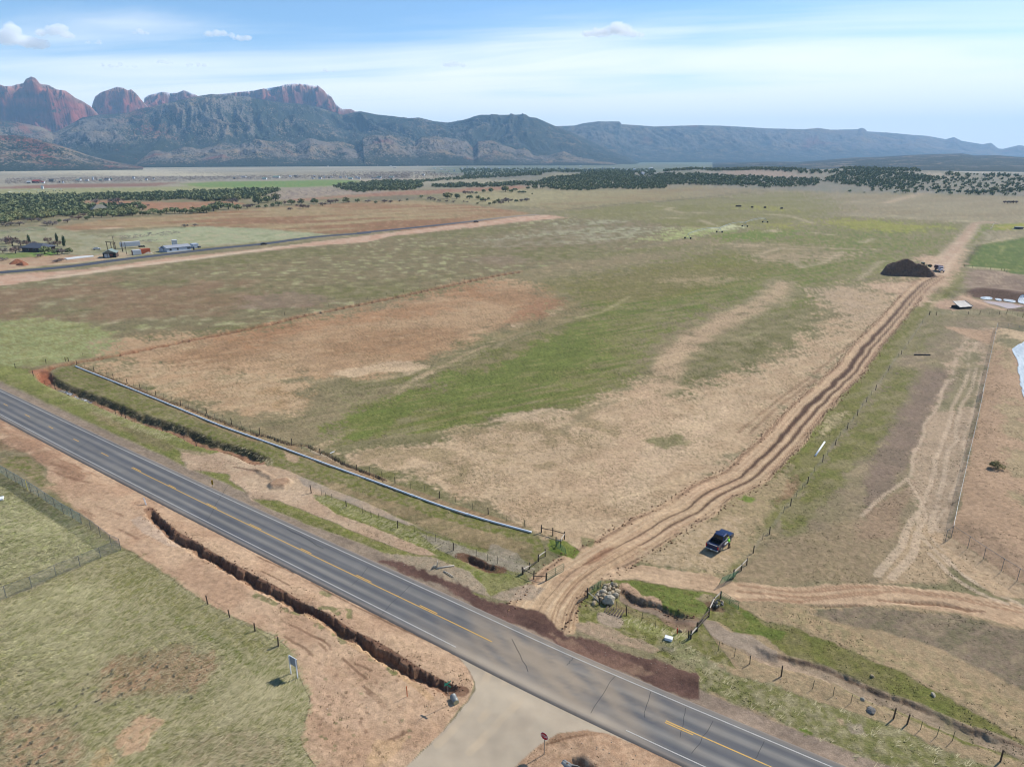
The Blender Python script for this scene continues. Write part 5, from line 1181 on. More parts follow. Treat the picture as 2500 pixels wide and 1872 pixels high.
# ------------------------------------------------------------------ small mesh builder
class MB:
    def __init__(s): s.V = []; s.F = []; s.I = []
    def add(s, V, F, mi=0):
        o = len(s.V); s.V += [tuple(map(float, v)) for v in V]; s.F += [tuple(i + o for i in f) for f in F]; s.I += [mi] * len(F); return s
    def box(s, c, d, rz=0.0, mi=0, ry=0.0, rx=0.0):
        M = Matrix.Rotation(rz, 3, 'Z') @ Matrix.Rotation(ry, 3, 'Y') @ Matrix.Rotation(rx, 3, 'X')
        V = [Vector(c) + M @ Vector((x * d[0] / 2, y * d[1] / 2, z * d[2] / 2)) for x in (-1, 1) for y in (-1, 1) for z in (-1, 1)]
        return s.add(V, [(0, 1, 3, 2), (4, 6, 7, 5), (0, 4, 5, 1), (2, 3, 7, 6), (0, 2, 6, 4), (1, 5, 7, 3)], mi)
    def tube(s, a, b, r0, r1=None, n=8, mi=0, cap=True):
        a = Vector(a); b = Vector(b); r1 = r0 if r1 is None else r1
        d = (b - a).normalized(); u = d.orthogonal().normalized(); w = d.cross(u)
        V = []
        for p, r in ((a, r0), (b, r1)):
            V += [p + (u * math.cos(2 * math.pi * k / n) + w * math.sin(2 * math.pi * k / n)) * r for k in range(n)]
        F = [(k, (k + 1) % n, n + (k + 1) % n, n + k) for k in range(n)]
        if cap: F += [tuple(range(n))[::-1], tuple(range(n, 2 * n))]
        return s.add(V, F, mi)
    def path(s, pts, r, n=6, mi=0):
        pts = [Vector(p) for p in pts]; V = []; m = len(pts)
        up = Vector((0, 0, 1))
        for i, p in enumerate(pts):
            d = (pts[min(i + 1, m - 1)] - pts[max(i - 1, 0)]).normalized()
            u = d.cross(up); u = u.normalized() if u.length > 1e-4 else Vector((1, 0, 0)); w = u.cross(d)
            rr_ = r[i] if isinstance(r, (list, tuple)) else r
            V += [p + (u * math.cos(2 * math.pi * k / n) + w * math.sin(2 * math.pi * k / n)) * rr_ for k in range(n)]
        F = [(i * n + k, i * n + (k + 1) % n, (i + 1) * n + (k + 1) % n, (i + 1) * n + k) for i in range(m - 1) for k in range(n)]
        F += [tuple(range(n))[::-1], tuple(range((m - 1) * n, m * n))]
        return s.add(V, F, mi)
    def prism(s, prof, y0, y1, mi=0, taper=None):
        """profile in x,z extruded along y"""
        n = len(prof); V = [(x, y0, z) for x, z in prof] + [(x, y1, z) for x, z in prof]
        return s.add(V, [tuple(range(n)), tuple(range(n, 2 * n))[::-1]] + [(k, n + k, n + (k + 1) % n, (k + 1) % n) for k in range(n)], mi)
    def lathe(s, prof, axis='z', n=16, c=(0, 0, 0), mi=0):
        V = []; m = len(prof)
        for r, h in prof:
            for k in range(n):
                a = 2 * math.pi * k / n; x, y = r * math.cos(a), r * math.sin(a)
                V.append((c[0] + x, c[1] + y, c[2] + h) if axis == 'z' else (c[0] + x, c[1] + h, c[2] + y))
        F = [(i * n + k, i * n + (k + 1) % n, (i + 1) * n + (k + 1) % n, (i + 1) * n + k) for i in range(m - 1) for k in range(n)]
        F += [tuple(range(n))[::-1], tuple(range((m - 1) * n, m * n))]
        return s.add(V, F, mi)
    def mesh(s, name, mats):
        me = bpy.data.meshes.new(name); me.from_pydata(s.V, [], s.F)
        for m in (mats if isinstance(mats, list) else [mats]): me.materials.append(m)
        me.polygons.foreach_set('material_index', s.I)
        bm = bmesh.new(); bm.from_mesh(me); bmesh.ops.recalc_face_normals(bm, faces=bm.faces); bm.to_mesh(me); bm.free()
        return me
    def build(s, name, mats, parent=None, smooth=False, bevel=0.0):
        me = s.mesh(name, mats)
        if smooth: me.polygons.foreach_set('use_smooth', [True] * len(me.polygons))
        o = bpy.data.objects.new(name, me); COL.objects.link(o)
        if parent is not None: o.parent = parent
        if bevel:
            b = o.modifiers.new('bevel', 'BEVEL'); b.width = bevel; b.segments = 2; b.limit_method = 'ANGLE'; b.angle_limit = math.radians(35)
        return o
def linked(name, me, parent=None, loc=(0, 0, 0), rot=(0, 0, 0), scale=(1, 1, 1)):
    o = bpy.data.objects.new(name, me); COL.objects.link(o); o.parent = parent
    o.location = loc; o.rotation_euler = rot; o.scale = scale
    return o
def thing(name, label, cat, loc, rz=0.0, group=None):
    o = bpy.data.objects.new(name, None); COL.objects.link(o); o.empty_display_size = .3
    o.location = loc; o.rotation_euler = (0, 0, rz)
    return set_props(o, label, cat, group)

M_WOOD = simple_mat('weathered_post_wood', (112, 96, 80), .9, var=.3, scale=9)
M_DARKWOOD = simple_mat('dark_post_wood', (84, 70, 58), .9, var=.3, scale=9)
M_PALELOG = simple_mat('bleached_log', (208, 196, 178), .85, var=.2, scale=8)
M_STEEL = simple_mat('galvanised_steel', (150, 154, 156), .45, .7, var=.12, scale=14)
M_TPOST = simple_mat('rusty_green_steel', (86, 84, 70), .7, .3, var=.3, scale=20)
M_WIRE = simple_mat('fence_wire', (120, 116, 108), .5, .6)
M_GATE = simple_mat('green_gate_enamel', (66, 128, 88), .45, var=.15, k=.6)
M_WHITE = simple_mat('white_enamel', (232, 234, 236), .5, var=.06, scale=3, k=.82)
M_PVC = simple_mat('white_pvc', (230, 232, 234), .45, var=.08, scale=1.5, k=.84)

# ------------------------------------------------------------------ fences
def post_mesh(name, h, r0, r1, mat, n=7):
    return MB().tube((0, 0, -.25), (0, 0, h), r0, r1, n).mesh(name, mat)
POST_WOOD = [post_mesh('post', h, .085, .075, M_DARKWOOD) for h in (1.28, 1.38, 1.48)]
POST_STEEL = [post_mesh('post', h, .032, .03, M_TPOST, 5) for h in (1.2, 1.3)]
POST_LINK = post_mesh('post', 1.95, .038, .038, M_STEEL, 6)
def fence(name, label, spec, wires=4, wire_r=.006, group=None, cat='fence', wood_h=1.38):
    """spec: list of (world xy, 'w' wood | 's' steel)"""
    P = [g3(p) for p, _ in spec]
    root = thing(name, label, cat, P[0], 0, group)
    for i, (q, (_, k)) in enumerate(zip(P, spec)):
        me = random.choice(POST_WOOD if k == 'w' else POST_STEEL)
        linked('post', me, root, q - P[0], (random.uniform(-.05, .05), random.uniform(-.05, .05), random.uniform(0, 6)), (1, 1, random.uniform(.94, 1.06)))
    for w in range(wires):
        h = .3 + .95 * w / max(wires - 1, 1)
        pts = []
        for i in range(len(P) - 1):
            a = P[i] - P[0] + Vector((0, 0, h)); b = P[i + 1] - P[0] + Vector((0, 0, h))
            pts += [a, (a + b) / 2 - Vector((0, 0, .03))]
        pts.append(P[-1] - P[0] + Vector((0, 0, h)))
        MB().path(pts, wire_r, 3).build('wire', M_WIRE, root)
    return root
def sp(z, pts):
    """('s' marks light steel posts)"""
    return [(z(tuple(p[:2])), p[2] if len(p) > 2 else 'w') for p in pts]

F1 = sp(zE, [(592, 290), (650, 300, 's'), (725, 332), (775, 352, 's'), (822, 366, 's'), (872, 392), (925, 410, 's'), (980, 432), (1032, 452, 's'), (1080, 472), (1135, 495, 's'), (1200, 522), (1262, 542, 's'), (1325, 565, 's'), (1390, 590), (1455, 612, 's'), (1520, 640, 's'), (1590, 660), (1655, 690, 's'), (1720, 712, 's'), (1785, 740), (1860, 762, 's'), (1930, 795, 's'), (2000, 818)]) + \
     sp(zF, [(108, 500), (190, 530, 's'), (270, 555, 's'), (355, 580), (430, 620, 's'), (500, 640, 's'), (575, 662), (670, 702, 's'), (760, 735, 's'), (855, 772), (955, 805, 's'), (1050, 835, 's'), (1150, 884), (1270, 925, 's'), (1380, 948, 's'), (1492, 996), (1615, 1030, 's'), (1745, 1082, 's'), (1868, 1120), (2010, 1172, 's'), (2145, 1215, 's')]) + sp(zX, [(80, 245, 's'), (340, 332)])
fence('wire_fence', 'wire fence on dark posts between the white pipe and the bare field', F1)
F2 = sp(zE, [(258, 372), (340, 405, 's'), (420, 447), (585, 515, 's'), (690, 545, 's'), (750, 575, 's'), (780, 585, 's'), (888, 642), (930, 658), (965, 675), (1035, 708, 's'), (1100, 728, 's'), (1145, 750, 's'), (1255, 792), (1420, 875, 's'), (1512, 910)])
fence('wire_fence', 'short posted wire fence on the grassy verge between the paved highway and the ditch bend', F2)
F2b = sp(zF, [(505, 958), (585, 972, 's'), (620, 1002, 's'), (665, 1012, 's'), (775, 1066), (900, 1112, 's'), (968, 1144, 's'), (1028, 1162, 's'), (1170, 1226), (1298, 1258, 's'), (1390, 1312, 's'), (1462, 1328, 's'), (1598, 1397), (1775, 1445, 's'), (1862, 1480, 's'), (1940, 1500, 's')])
fence('wire_fence', 'wire fence along the narrow grass strip between two sandy washes', F2b)
F8 = sp(zE, [(-120, 340), (118, 308), (355, 272), (505, 258), (530, 262), (640, 220, 's'), (905, 160, 's'), (1155, 108, 's'), (1400, 62, 's'), (1610, 12, 's')]) + sp(zQ, [(92, 445, 's'), (235, 418), (370, 390, 's'), (498, 368, 's'), (615, 340, 's'), (730, 322, 's'), (845, 295, 's'), (945, 278), (1045, 258, 's'), (1138, 240, 's'), (1228, 222, 's'), (1315, 208), (1395, 192, 's'), (1470, 178, 's'), (1550, 162, 's'), (1690, 138, 's'), (1815, 112, 's'), (1880, 104, 's'), (1990, 82, 's'), (2100, 62, 's'), (2190, 44, 's')]) + sp(zR, [(620, 120, 's'), (750, 90, 's'), (900, 62, 's')])
fence('wire_fence', 'long wire fence following the red field ditch away to the irrigation line', F8)
F3 = sp(zG, [(2015, 472), (2085, 372, 's'), (2140, 325)]) + sp(zL, [(355, 1110, 's'), (410, 1056), (455, 985, 's'), (500, 925, 's'), (542, 880), (590, 800, 's'), (657, 718), (695, 664, 's'), (755, 586), (790, 520, 's'), (848, 462), (890, 405, 's'), (925, 358), (960, 305, 's'), (995, 255), (1030, 205, 's'), (1065, 165), (1120, 82, 's'), (1165, 15)]) + \
     sp(zM, [(850, 1640, 's'), (885, 1612), (960, 1500, 's'), (1040, 1390, 's'), (1110, 1280, 's'), (1185, 1190)])
fence('wire_fence', 'long wire fence running beside the green strip right of the rutted haul road', F3)
F3b = sp(zM, [(1190, 1188), (1262, 1192), (1430, 1190, 's'), (1605, 1186), (1730, 1182), (1830, 1192, 's'), (1935, 1204), (2012, 1208), (2070, 1215, 's'), (2130, 1220, 's'), (2190, 1226), (2300, 1240)])
fence('wire_fence', 'wire fence crossing below the small black shed and muddy pond', F3b)
F5 = sp(zY, [(630, 580, 's'), (770, 662), (975, 742, 's'), (1165, 818, 's')])
fence('wire_fence', 'four-post wire fence beside the boulder heap', F5)
F5b = sp(zG, [(1745, 1225, 's'), (1870, 1270, 's'), (1990, 1325, 's')]) + sp(zH, [(95, 858, 's'), (338, 955), (580, 1050, 's'), (738, 1105, 's'), (875, 1158, 's'), (1203, 1282), (1308, 1322), (1410, 1368, 's'), (1535, 1418, 's'), (1655, 1455, 's'), (2025, 1612)])
fence('wire_fence', 'leaning posts and wire fence along the green verge below the dirt track', F5b, wires=3)
F7 = sp(zI, [(1600, 402), (1770, 508), (1965, 608), (2143, 722)]) + sp(zJ, [(252, 728)])
fence('wire_fence', 'row of short leaning posts where the dry grass meets the bare dug soil', F7, wires=2)
FN = sp(zM, [(1562, 672), (1605, 676, 's'), (1650, 680), (1690, 684, 's'), (1740, 690, 's'), (1790, 695, 's'), (1845, 700), (1890, 706, 's'), (1960, 714), (1995, 718), (2022, 722)])
fence('wire_fence', 'far short wire fence on the edge of the dark green field', FN, wires=2)
FM = sp(zM, [(1842, 275), (1858, 250), (1872, 228), (1888, 205), (1902, 186)])
fence('wire_fence', 'tiny dark fence near the yellow-green field at the far end of the dirt road', FM, wires=3, wire_r=.03)

def link_mat(name, srgb, cover):
    t = NT(name)
    nt = t.node('ShaderNodeBsdfTransparent'); mx = t.node('ShaderNodeMixShader')
    n = t.noise(2.0, 3, .6, t.obj())
    t.bsdf.inputs['Base Color'].default_value = rgba(alb(srgb)); t.bsdf.inputs['Roughness'].default_value = .6
    t.link(t.maprange(n, .3, .7, cover * .8, cover * 1.2), mx.inputs[0]); t.link(nt.outputs[0], mx.inputs[1]); t.link(t.bsdf.outputs[0], mx.inputs[2]); t.link(mx.outputs[0], t.out.inputs['Surface'])
    return t.m
M_LINK = link_mat('chain_link_mesh', (150, 152, 150), .26)
M_LINKG = link_mat('chain_link_with_green_screen', (170, 198, 190), .48)
def link_fence(label, pts, mats, h=1.9, rail=True, group=None):
    P = [g3(p) for p in pts]
    root = thing('chain_link_fence', label, 'fence', P[0], 0, group)
    for p in P: linked('post', POST_LINK, root, p - P[0], (0, 0, 0), (1, 1, h / 1.95 + .02))
    if rail: MB().path([p - P[0] + Vector((0, 0, h)) for p in P], .022, 5).build('top_rail', M_STEEL, root)
    for i in range(len(P) - 1):
        a, b = P[i] - P[0], P[i + 1] - P[0]
        off = Vector((-(b - a).y, (b - a).x, 0)).normalized() * .045
        z0 = Vector((0, 0, .04)); z1 = Vector((0, 0, h - .02))
        MB().add([a + z0 + off, b + z0 + off, b + z1 + off, a + z1 + off], [(0, 1, 2, 3)]).build('mesh_panel', mats[min(i, len(mats) - 1)], root)
    return root
L6 = [(-170, 120), (-80, 178), (0, 230), (80, 278), (160, 325), (235, 372), (312, 420), (395, 472), (472, 526), (556, 578), (642, 636), (736, 692), (828, 748), (922, 806), (1018, 876), (1126, 958), (1222, 1004)]
link_fence('chain-link fence with green screening beside the dug strip, running to a corner', [z8(p) for p in L6], [M_LINKG] * 12 + [M_LINK], 1.95)
link_fence('grey see-through chain-link fence crossing the dry grass field', [z8(p) for p in [(1222, 1006), (1020, 1085), (812, 1172), (570, 1268), (325, 1388), (65, 1484), (-190, 1595)]], [M_LINK], 1.8)
link_fence('tall chain-link fence between the wheel tracks and the pond bank', [zV(p) for p in [(742, 715), (728, 770), (712, 840), (694, 920), (676, 1000), (660, 1080), (640, 1170), (620, 1260), (600, 1360), (578, 1460), (552, 1570)]] + [zL(p) for p in [(1885, 205), (1868, 300), (1835, 450), (1810, 560), (1782, 680), (1752, 800), (1725, 930), (1700, 1040), (1672, 1170), (1645, 1306)]], [M_LINK], 2.0)
link_fence('bare steel fence posts turning the corner below the pond bank', [zL(p) for p in [(1600, 1332), (1645, 1308), (1770, 1395), (1890, 1480), (2030, 1570), (2150, 1646), (2270, 1740)]], [link_mat('thin_wire_mesh', (140, 130, 115), .06)], 2.0)
link_fence('far end of the pond fence beside pale bare soil', [zV(p) for p in [(745, 712), (868, 728), (1000, 742), (1130, 750)]], [M_LINK], 1.9)

# ------------------------------------------------------------------ timber bracing and gates
def timbers(name, label, base, posts, rails, group=None):
    """posts: (world xy, height, radius); rails: (i, hi, j, hj, radius, pale)"""
    P = [g3(p[0]) for p in posts]; o0 = P[0]
    root = thing(name, label, 'fence', o0, 0, group)
    for q, p in zip(P, posts):
        MB().tube(q - o0 - Vector((0, 0, .3)), q - o0 + Vector((random.uniform(-.05, .05), random.uniform(-.05, .05), p[1])), p[2], p[2] * .9, 8).build('post', M_DARKWOOD, root)
    for i, hi, j, hj, r, pale in rails:
        a = P[i] - o0 + Vector((0, 0, hi)); b = P[j] - o0 + Vector((0, 0, hj)); d = (b - a).normalized() * .12
        MB().path([a - d, (a + b) / 2 + Vector((0, 0, random.uniform(-.04, .05))), b + d], [r, r * .95, r * .85], 7).build('rail', M_PALELOG if pale else M_WOOD, root)
    return root
timbers('timber_brace', 'timber corner brace at the end of the white pipe', zX, [(zX((345, 332)), 1.35, .09), (zX((528, 376)), 1.4, .09), (zX((714, 434)), 1.4, .09), (zX((655, 560)), 1.35, .08), (zX((583, 520)), 1.3, .08)], [(0, .8, 1, .95, .07, False), (1, .95, 2, 1.0, .07, False), (2, .95, 3, 1.25, .08, True), (3, 1.1, 4, .8, .07, True)])
timbers('timber_brace', 'pair of braces with bleached logs beside the small pit left of the driveway', zX, [(zX((38, 1000)), 1.2, .09), (zX((152, 915)), 1.1, .08), (zX((296, 795)), 1.2, .1), (zX((405, 715)), 1.25, .08)], [(0, .8, 1, .55, .09, True), (2, .85, 3, .85, .09, True), (1, .4, 2, .3, .06, False)])
timbers('timber_brace', 'low timber brace tied to the pale green gate', zX, [(zX((45, 1008)), 1.1, .09), (zX((218, 1085)), 1.35, .09), (zX((416, 1105)), 1.35, .1)], [(0, .9, 1, .8, .06, False), (1, .5, 2, .75, .06, False)])
timbers('timber_brace', 'crooked post and fallen white pole by the boulders and gate', zY, [(zY((245, 430)), 1.5, .12), (zY((405, 525)), 1.1, .1), (zY((110, 520)), .25, .1)], [(0, .9, 1, .5, .05, True), (0, .15, 2, .15, .09, False)])
timbers('timber_brace', 'tall timber fence with bleached log rails across the ditch below the track', zY, [(zY((2035, 455)), 1.25, .1), (zY((1950, 520)), 1.25, .09), (zY((1880, 690)), 1.4, .1), (zY((1720, 885)), 1.35, .13), (zY((1640, 990)), 1.3, .1), (zY((1608, 985)), 1.1, .08)], [(0, 1.05, 1, 1.05, .08, True), (1, 1.05, 2, 1.2, .08, True), (2, 1.0, 3, 1.1, .09, False), (2, .35, 3, .5, .08, False), (3, .65, 4, .75, .1, True)])
timbers('timber_brace', 'timber brace with long white log beside the open gate near the pickup', zZ, [(zZ((412, 238)), 1.5, .1), (zZ((505, 152)), 1.2, .09), (zZ((566, 88)), 1.2, .09)], [(0, 1.0, 1, 1.0, .07, True), (1, 1.0, 2, 1.0, .07, True)])
def gate(label, a, b, h, tilt=0.0, rails=6, verts=(0, .5, 1), zb=.12):
    A = g3(a); B = g3(b); L = (B - A).length; d = (B - A)
    root = thing('gate', label, 'gate', A, math.atan2(d.y, d.x)); slope = d.z / max(L, .1)
    def pt(x, z): return Vector((x, -tilt * z, z + slope * x + zb))
    for k in range(rails):
        z = h * k / (rails - 1); MB().tube(pt(0, z), pt(L, z), .026, n=6).build('rail', M_GATE, root)
    for v in verts:
        MB().tube(pt(L * v, 0), pt(L * v, h), .03, n=6).build('upright', M_GATE, root)
    return root
gate('green tube gate panel leaning in bright grass at the pipe corner', zX((592, 575)), zX((745, 690)), 1.15, .25)
gate('pale green tube gate standing beside the driveway and small pit', zX((432, 1102)), zX((705, 950)), 1.2, 0, 5)
gate('green tube gate beside the boulder heap', zY((258, 402)), zY((415, 305)), 1.15, .1, 6, (0, .45, .8, 1))
gate('green tube gate leaning open on the bare soil near the pickup', zZ((255, 312)), zZ((428, 232)), 1.3, .35, 7)
gate('dark green tube gate on the grassy slope below the track', zZ((275, 478)), zZ((470, 598)), 1.15, 0, 6)

# ------------------------------------------------------------------ white irrigation pipe
PIPE = np.vstack([zE([(583, 300), (700, 350), (860, 410), (1050, 490), (1250, 570), (1450, 655), (1650, 740), (1880, 828)]), zF([(0, 512), (150, 560), (300, 617), (480, 690), (620, 742), (860, 822), (1100, 912), (1290, 982), (1500, 1062), (1700, 1132), (1950, 1212)]), zX([(0, 288), (130, 325), (252, 365)])])
pc, ps = resample(smooth_line(PIPE, n=5), 1.0)
_kw = np.ones(25) / 25
pc = np.stack([np.convolve(np.pad(pc[:, i], 12, mode='reflect', reflect_type='odd'), _kw, 'valid') for i in (0, 1)], 1)
pzz = height(pc[:, 0], pc[:, 1]); pzz = np.convolve(np.pad(pzz, 12, 'edge'), _kw, 'valid') + .17
proot = thing('irrigation_pipe', 'long white irrigation pipe lying on the ground beside the field', 'pipe', (pc[0][0], pc[0][1], pzz[0]))
o0 = Vector((pc[0][0], pc[0][1], pzz[0]))
SEGN = 12
for i in range(0, len(pc) - 1, SEGN):
    q = [Vector((x, y, z)) - o0 for (x, y), z in zip(pc[i:i + SEGN + 1], pzz[i:i + SEGN + 1])]
    if len(q) < 2: continue
    MB().path(q, .16, 10).build('pipe_length', M_PVC, proot, smooth=True)
    d = (q[-1] - q[-2]).normalized()
    if i + SEGN < len(pc) - 1: MB().tube(q[-1] - d * .18, q[-1] + d * .18, .195, n=10).build('coupling', M_PVC, proot)
a = g3(zL((600, 676)), .18); b = g3(zL((672, 568)), .18)
set_props(MB().tube(a, b, .17, n=10).build('pipe_piece', M_PVC, None, True), 'loose white pipe length lying in grass by the long wire fence', 'pipe')
a = g3(zF((650, 652)), .08); b = g3(zF((683, 638)), .08)
set_props(MB().box((a + b) / 2, ((b - a).length, .18, .06), math.atan2((b - a).y, (b - a).x)).build('board', M_PVC), 'short pale board lying on the field edge by the eroded bank', 'board')
# ------------------------------------------------------------------ signs and markers
M_RED = simple_mat('stop_sign_red', (178, 34, 46), .4, var=.05, k=.75)
M_SIGNW = simple_mat('reflective_white', (238, 238, 236), .4, var=.03, k=.8)
M_SIGNBACK = simple_mat('sign_aluminium', (168, 176, 186), .45, .2, var=.05)
M_GREEN_SIGN = simple_mat('street_sign_green', (28, 132, 108), .4, var=.05, k=.7)
M_YELLOW = simple_mat('marker_yellow', (240, 186, 36), .45, var=.05, k=.8)
M_BLACK = simple_mat('black_paint', (24, 24, 26), .5, var=.1, k=1)
M_ORANGE = simple_mat('orange_stake_paint', (226, 106, 48), .6, var=.1, k=.75)
def text_mesh(txt, size):
    cu = bpy.data.curves.new('lettering', 'FONT'); cu.body = txt; cu.size = size; cu.align_x = 'CENTER'; cu.align_y = 'CENTER'; cu.extrude = .002
    tmp = bpy.data.objects.new('lettering', cu); COL.objects.link(tmp)
    bpy.context.view_layer.update()
    me = bpy.data.meshes.new_from_object(tmp.evaluated_get(bpy.context.evaluated_depsgraph_get()))
    bpy.data.objects.remove(tmp); return me
# stop sign: face looks toward -y in local space
p = g3(zK((722, 1077)))
st = thing('stop_sign', 'red octagonal stop sign on a steel post at the junction corner', 'stop sign', p, math.radians(-36))
MB().box((0, 0, 1.0), (.06, .05, 2.4)).build('post', M_STEEL, st)
def octagon(R, y, th):
    V = [(R * math.cos(math.pi / 8 + k * math.pi / 4), y, 2.32 + R * math.sin(math.pi / 8 + k * math.pi / 4)) for k in range(8)]
    V += [(x, y2 + th, z) for x, y2, z in V]
    return MB().add(V, [tuple(range(8)), tuple(range(8, 16))[::-1]] + [(k, k + 8, (k + 1) % 8 + 8, (k + 1) % 8) for k in range(8)])
plate = octagon(.46, -.04, .006).build('sign_plate', M_SIGNW, st)
octagon(.43, -.046, .004).build('sign_face', M_RED, st)
me = text_mesh('STOP', .33); me.materials.append(M_SIGNW)
tx = linked('lettering', me, st, (0, -.052, 2.32), (math.pi / 2, 0, 0), (.92, 1.15, 1))
# street name blades
p = g3(zp((1490, 905)))
sg = thing('street_sign', 'street-name post with two crossed green blades at the end of the trench', 'sign', p)
MB().tube((0, 0, -.3), (0, 0, 2.55), .03, n=8).build('post', M_STEEL, sg)
MB().box((0, 0, 2.68), (.92, .012, .22), math.radians(-35)).build('sign_blade', M_GREEN_SIGN, sg)
MB().box((0, 0, 2.92), (.92, .012, .22), math.radians(48)).build('sign_blade', M_GREEN_SIGN, sg)
MB().box((0, 0, 2.58), (.09, .09, .08)).build('bracket', M_STEEL, sg)
# orange survey stake
p = g3(zp((378, 668)))
set_props(MB().box((p.x, p.y, p.z + .65), (.09, .05, 1.5), .4).build('survey_stake', M_ORANGE), 'orange survey stake standing in the bare dug soil', 'stake')
# blank white sign board, seen from behind
A = g3(zs((600, 1002))); B = g3(zs((792, 1122))); d = B - A
bd = thing('sign_board', 'blank white sign board on two posts at the edge of the dry grass', 'sign', A, math.atan2(d.y, d.x)); L = math.hypot(d.x, d.y)
for x in (0, L): MB().box((x, 0, 1.2 + d.z * x / L), (.10, .10, 2.6)).build('post', M_WHITE, bd)
MB().box((L / 2, .07, 1.95 + d.z / 2), (L + .16, .03, 1.15)).build('board', M_SIGNBACK, bd)
MB().box((L / 2, .07, 2.545 + d.z / 2), (L + .2, .06, .05)).build('top_trim', M_WHITE, bd)
# object marker
p = g3(z9((383, 328)))
om = thing('hazard_marker', 'yellow and black striped hazard marker on the far highway shoulder', 'marker', p, math.radians(20))
MB().box((0, 0, .5), (.05, .04, 1.3)).build('post', M_STEEL, om)
MB().box((0, -.03, 1.05), (.30, .01, .92)).build('panel', M_YELLOW, om)
for k in range(4):
    z = .72 + .22 * k
    MB().add([(-.15, -.042, z), (.15, -.042, z - .18), (.15, -.042, z - .08), (-.15, -.042, z + .10)], [(0, 1, 2, 3)]).build('stripe', M_BLACK, om)
# white culvert markers
p = g3(z8((1470, 540)))
cm = thing('culvert_marker', 'pair of leaning white markers above the head of the trench', 'marker', p, math.radians(-30))
for x in (-.14, .14): MB().box((x, 0, .55), (.16, .03, 1.3), 0, 0, math.radians(-14)).build('marker_blade', M_WHITE, cm)
p = g3(z8((280, 400)))
set_props(MB().tube(p - Vector((0, 0, .2)), p + Vector((0, 0, 1.9)), .05, n=7).build('gas_marker_post', simple_mat('yellow_plastic', (232, 214, 110), .5, k=.8)), 'yellow marker post against the green screened fence', 'marker')
# white slab at the left edge of the grass
p = g3(z8((-30, 500)))
wb = MB().box((p.x, p.y, p.z + .15), (1.9, 1.2, .35), .5).build('utility_vault', M_WHITE, None, bevel=.03)
set_props(wb, 'white low box half out of frame in the fenced grass', 'utility box')

# ------------------------------------------------------------------ culverts
M_CORR = simple_mat('grey_corrugated_steel', (150, 152, 148), .5, .35, var=.2, scale=5)
# flared culvert end at the bottom edge
p = g3(zc_((905, 880)), -.05)
ce = thing('culvert_end', 'grey flared steel culvert end in the dirt below the stop sign', 'culvert', p, math.radians(-38))
n = 20; rings = []
mb = MB(); V = []; m = 0
prof = [(-1.0, .42, 1.0), (-.8, .44, 1.0), (-.6, .42, 1.0), (-.4, .44, 1.0), (-.2, .42, 1.0), (0, .46, .98), (.35, .52, .82), (.75, .60, .58), (1.2, .70, .36), (1.6, .80, .2)]
for x, r, op in prof:
    for k in range(n + 1):
        a = -math.pi * .5 + (k / n - .5) * 2 * math.pi * op
        V.append((x, r * math.cos(a) * (1 if op > .9 else 1.15), .42 + r * math.sin(a)))
for i in range(len(prof) - 1):
    for k in range(n): mb.add([], [])
F = [(i * (n + 1) + k, i * (n + 1) + k + 1, (i + 1) * (n + 1) + k + 1, (i + 1) * (n + 1) + k) for i in range(len(prof) - 1) for k in range(n)]
mb.add(V, F)
o = mb.build('flared_end', M_CORR, ce, True); so = o.modifiers.new('sheet', 'SOLIDIFY'); so.thickness = .02
MB().tube((-.02, 0, .42), (.03, 0, .42), .485, n=20, cap=False).build('band', M_STEEL, ce)
MB().box((-.45, 0, .875), (.16, .12, .06)).build('clamp', simple_mat('rusty_clamp', (122, 86, 60), .8), ce)
# culvert mouth at the end of the trench
p = g3(zp((1640, 760)))
cv = thing('culvert_pipe', 'pale culvert pipe mouth in the hollow beside the street sign', 'culvert', p, math.radians(25))
mb = MB(); mb.lathe([(.34, -.7), (.36, -.35), (.34, 0), (.36, .3), (.38, .32)], 'y', 18, (0, 0, .22)); mb.build('pipe', M_CORR, cv, True)
MB().tube((0, -.72, .22), (0, -.69, .22), .30, n=18).build('silt_plug', simple_mat('pale_silt', (206, 196, 150), .9), cv)

# ------------------------------------------------------------------ boulders and stones
def rock_mesh(seed, sub=2):
    bm = bmesh.new(); bmesh.ops.create_icosphere(bm, subdivisions=sub, radius=1)
    r = np.random.default_rng(seed); s = r.uniform(.75, 1.2, 3); s[2] *= .75; off = r.uniform(0, 50, 3)
    for v in bm.verts:
        c = v.co.copy()
        k = 1 + .32 * float(perlin(np.array([c.x * 1.3 + off[0]]), np.array([c.y * 1.3 + c.z * .9 + off[1]]), seed)[0]) + .12 * float(perlin(np.array([c.x * 3 + off[1]]), np.array([c.y * 3 - c.z * 2.1 + off[2]]), seed + 1)[0])
        v.co = Vector((c.x * s[0], c.y * s[1], c.z * s[2])) * k
    me = bpy.data.meshes.new('boulder'); bm.to_mesh(me); bm.free()
    return me
M_ROCK = simple_mat('pale_sandstone', (186, 166, 134), .9, var=.22, scale=3, bump=.05)
M_ROCKW = simple_mat('pale_limestone', (190, 178, 156), .9, var=.2, scale=3, bump=.05)
M_ROCKD = simple_mat('grey_stone', (138, 132, 124), .9, var=.25, scale=3, bump=.05)
ROCKS = []
for k in range(6):
    me = rock_mesh(500 + k); me.materials.append([M_ROCK, M_ROCKW, M_ROCK, M_ROCKW, M_ROCK, M_ROCKD][k]); ROCKS.append(me)
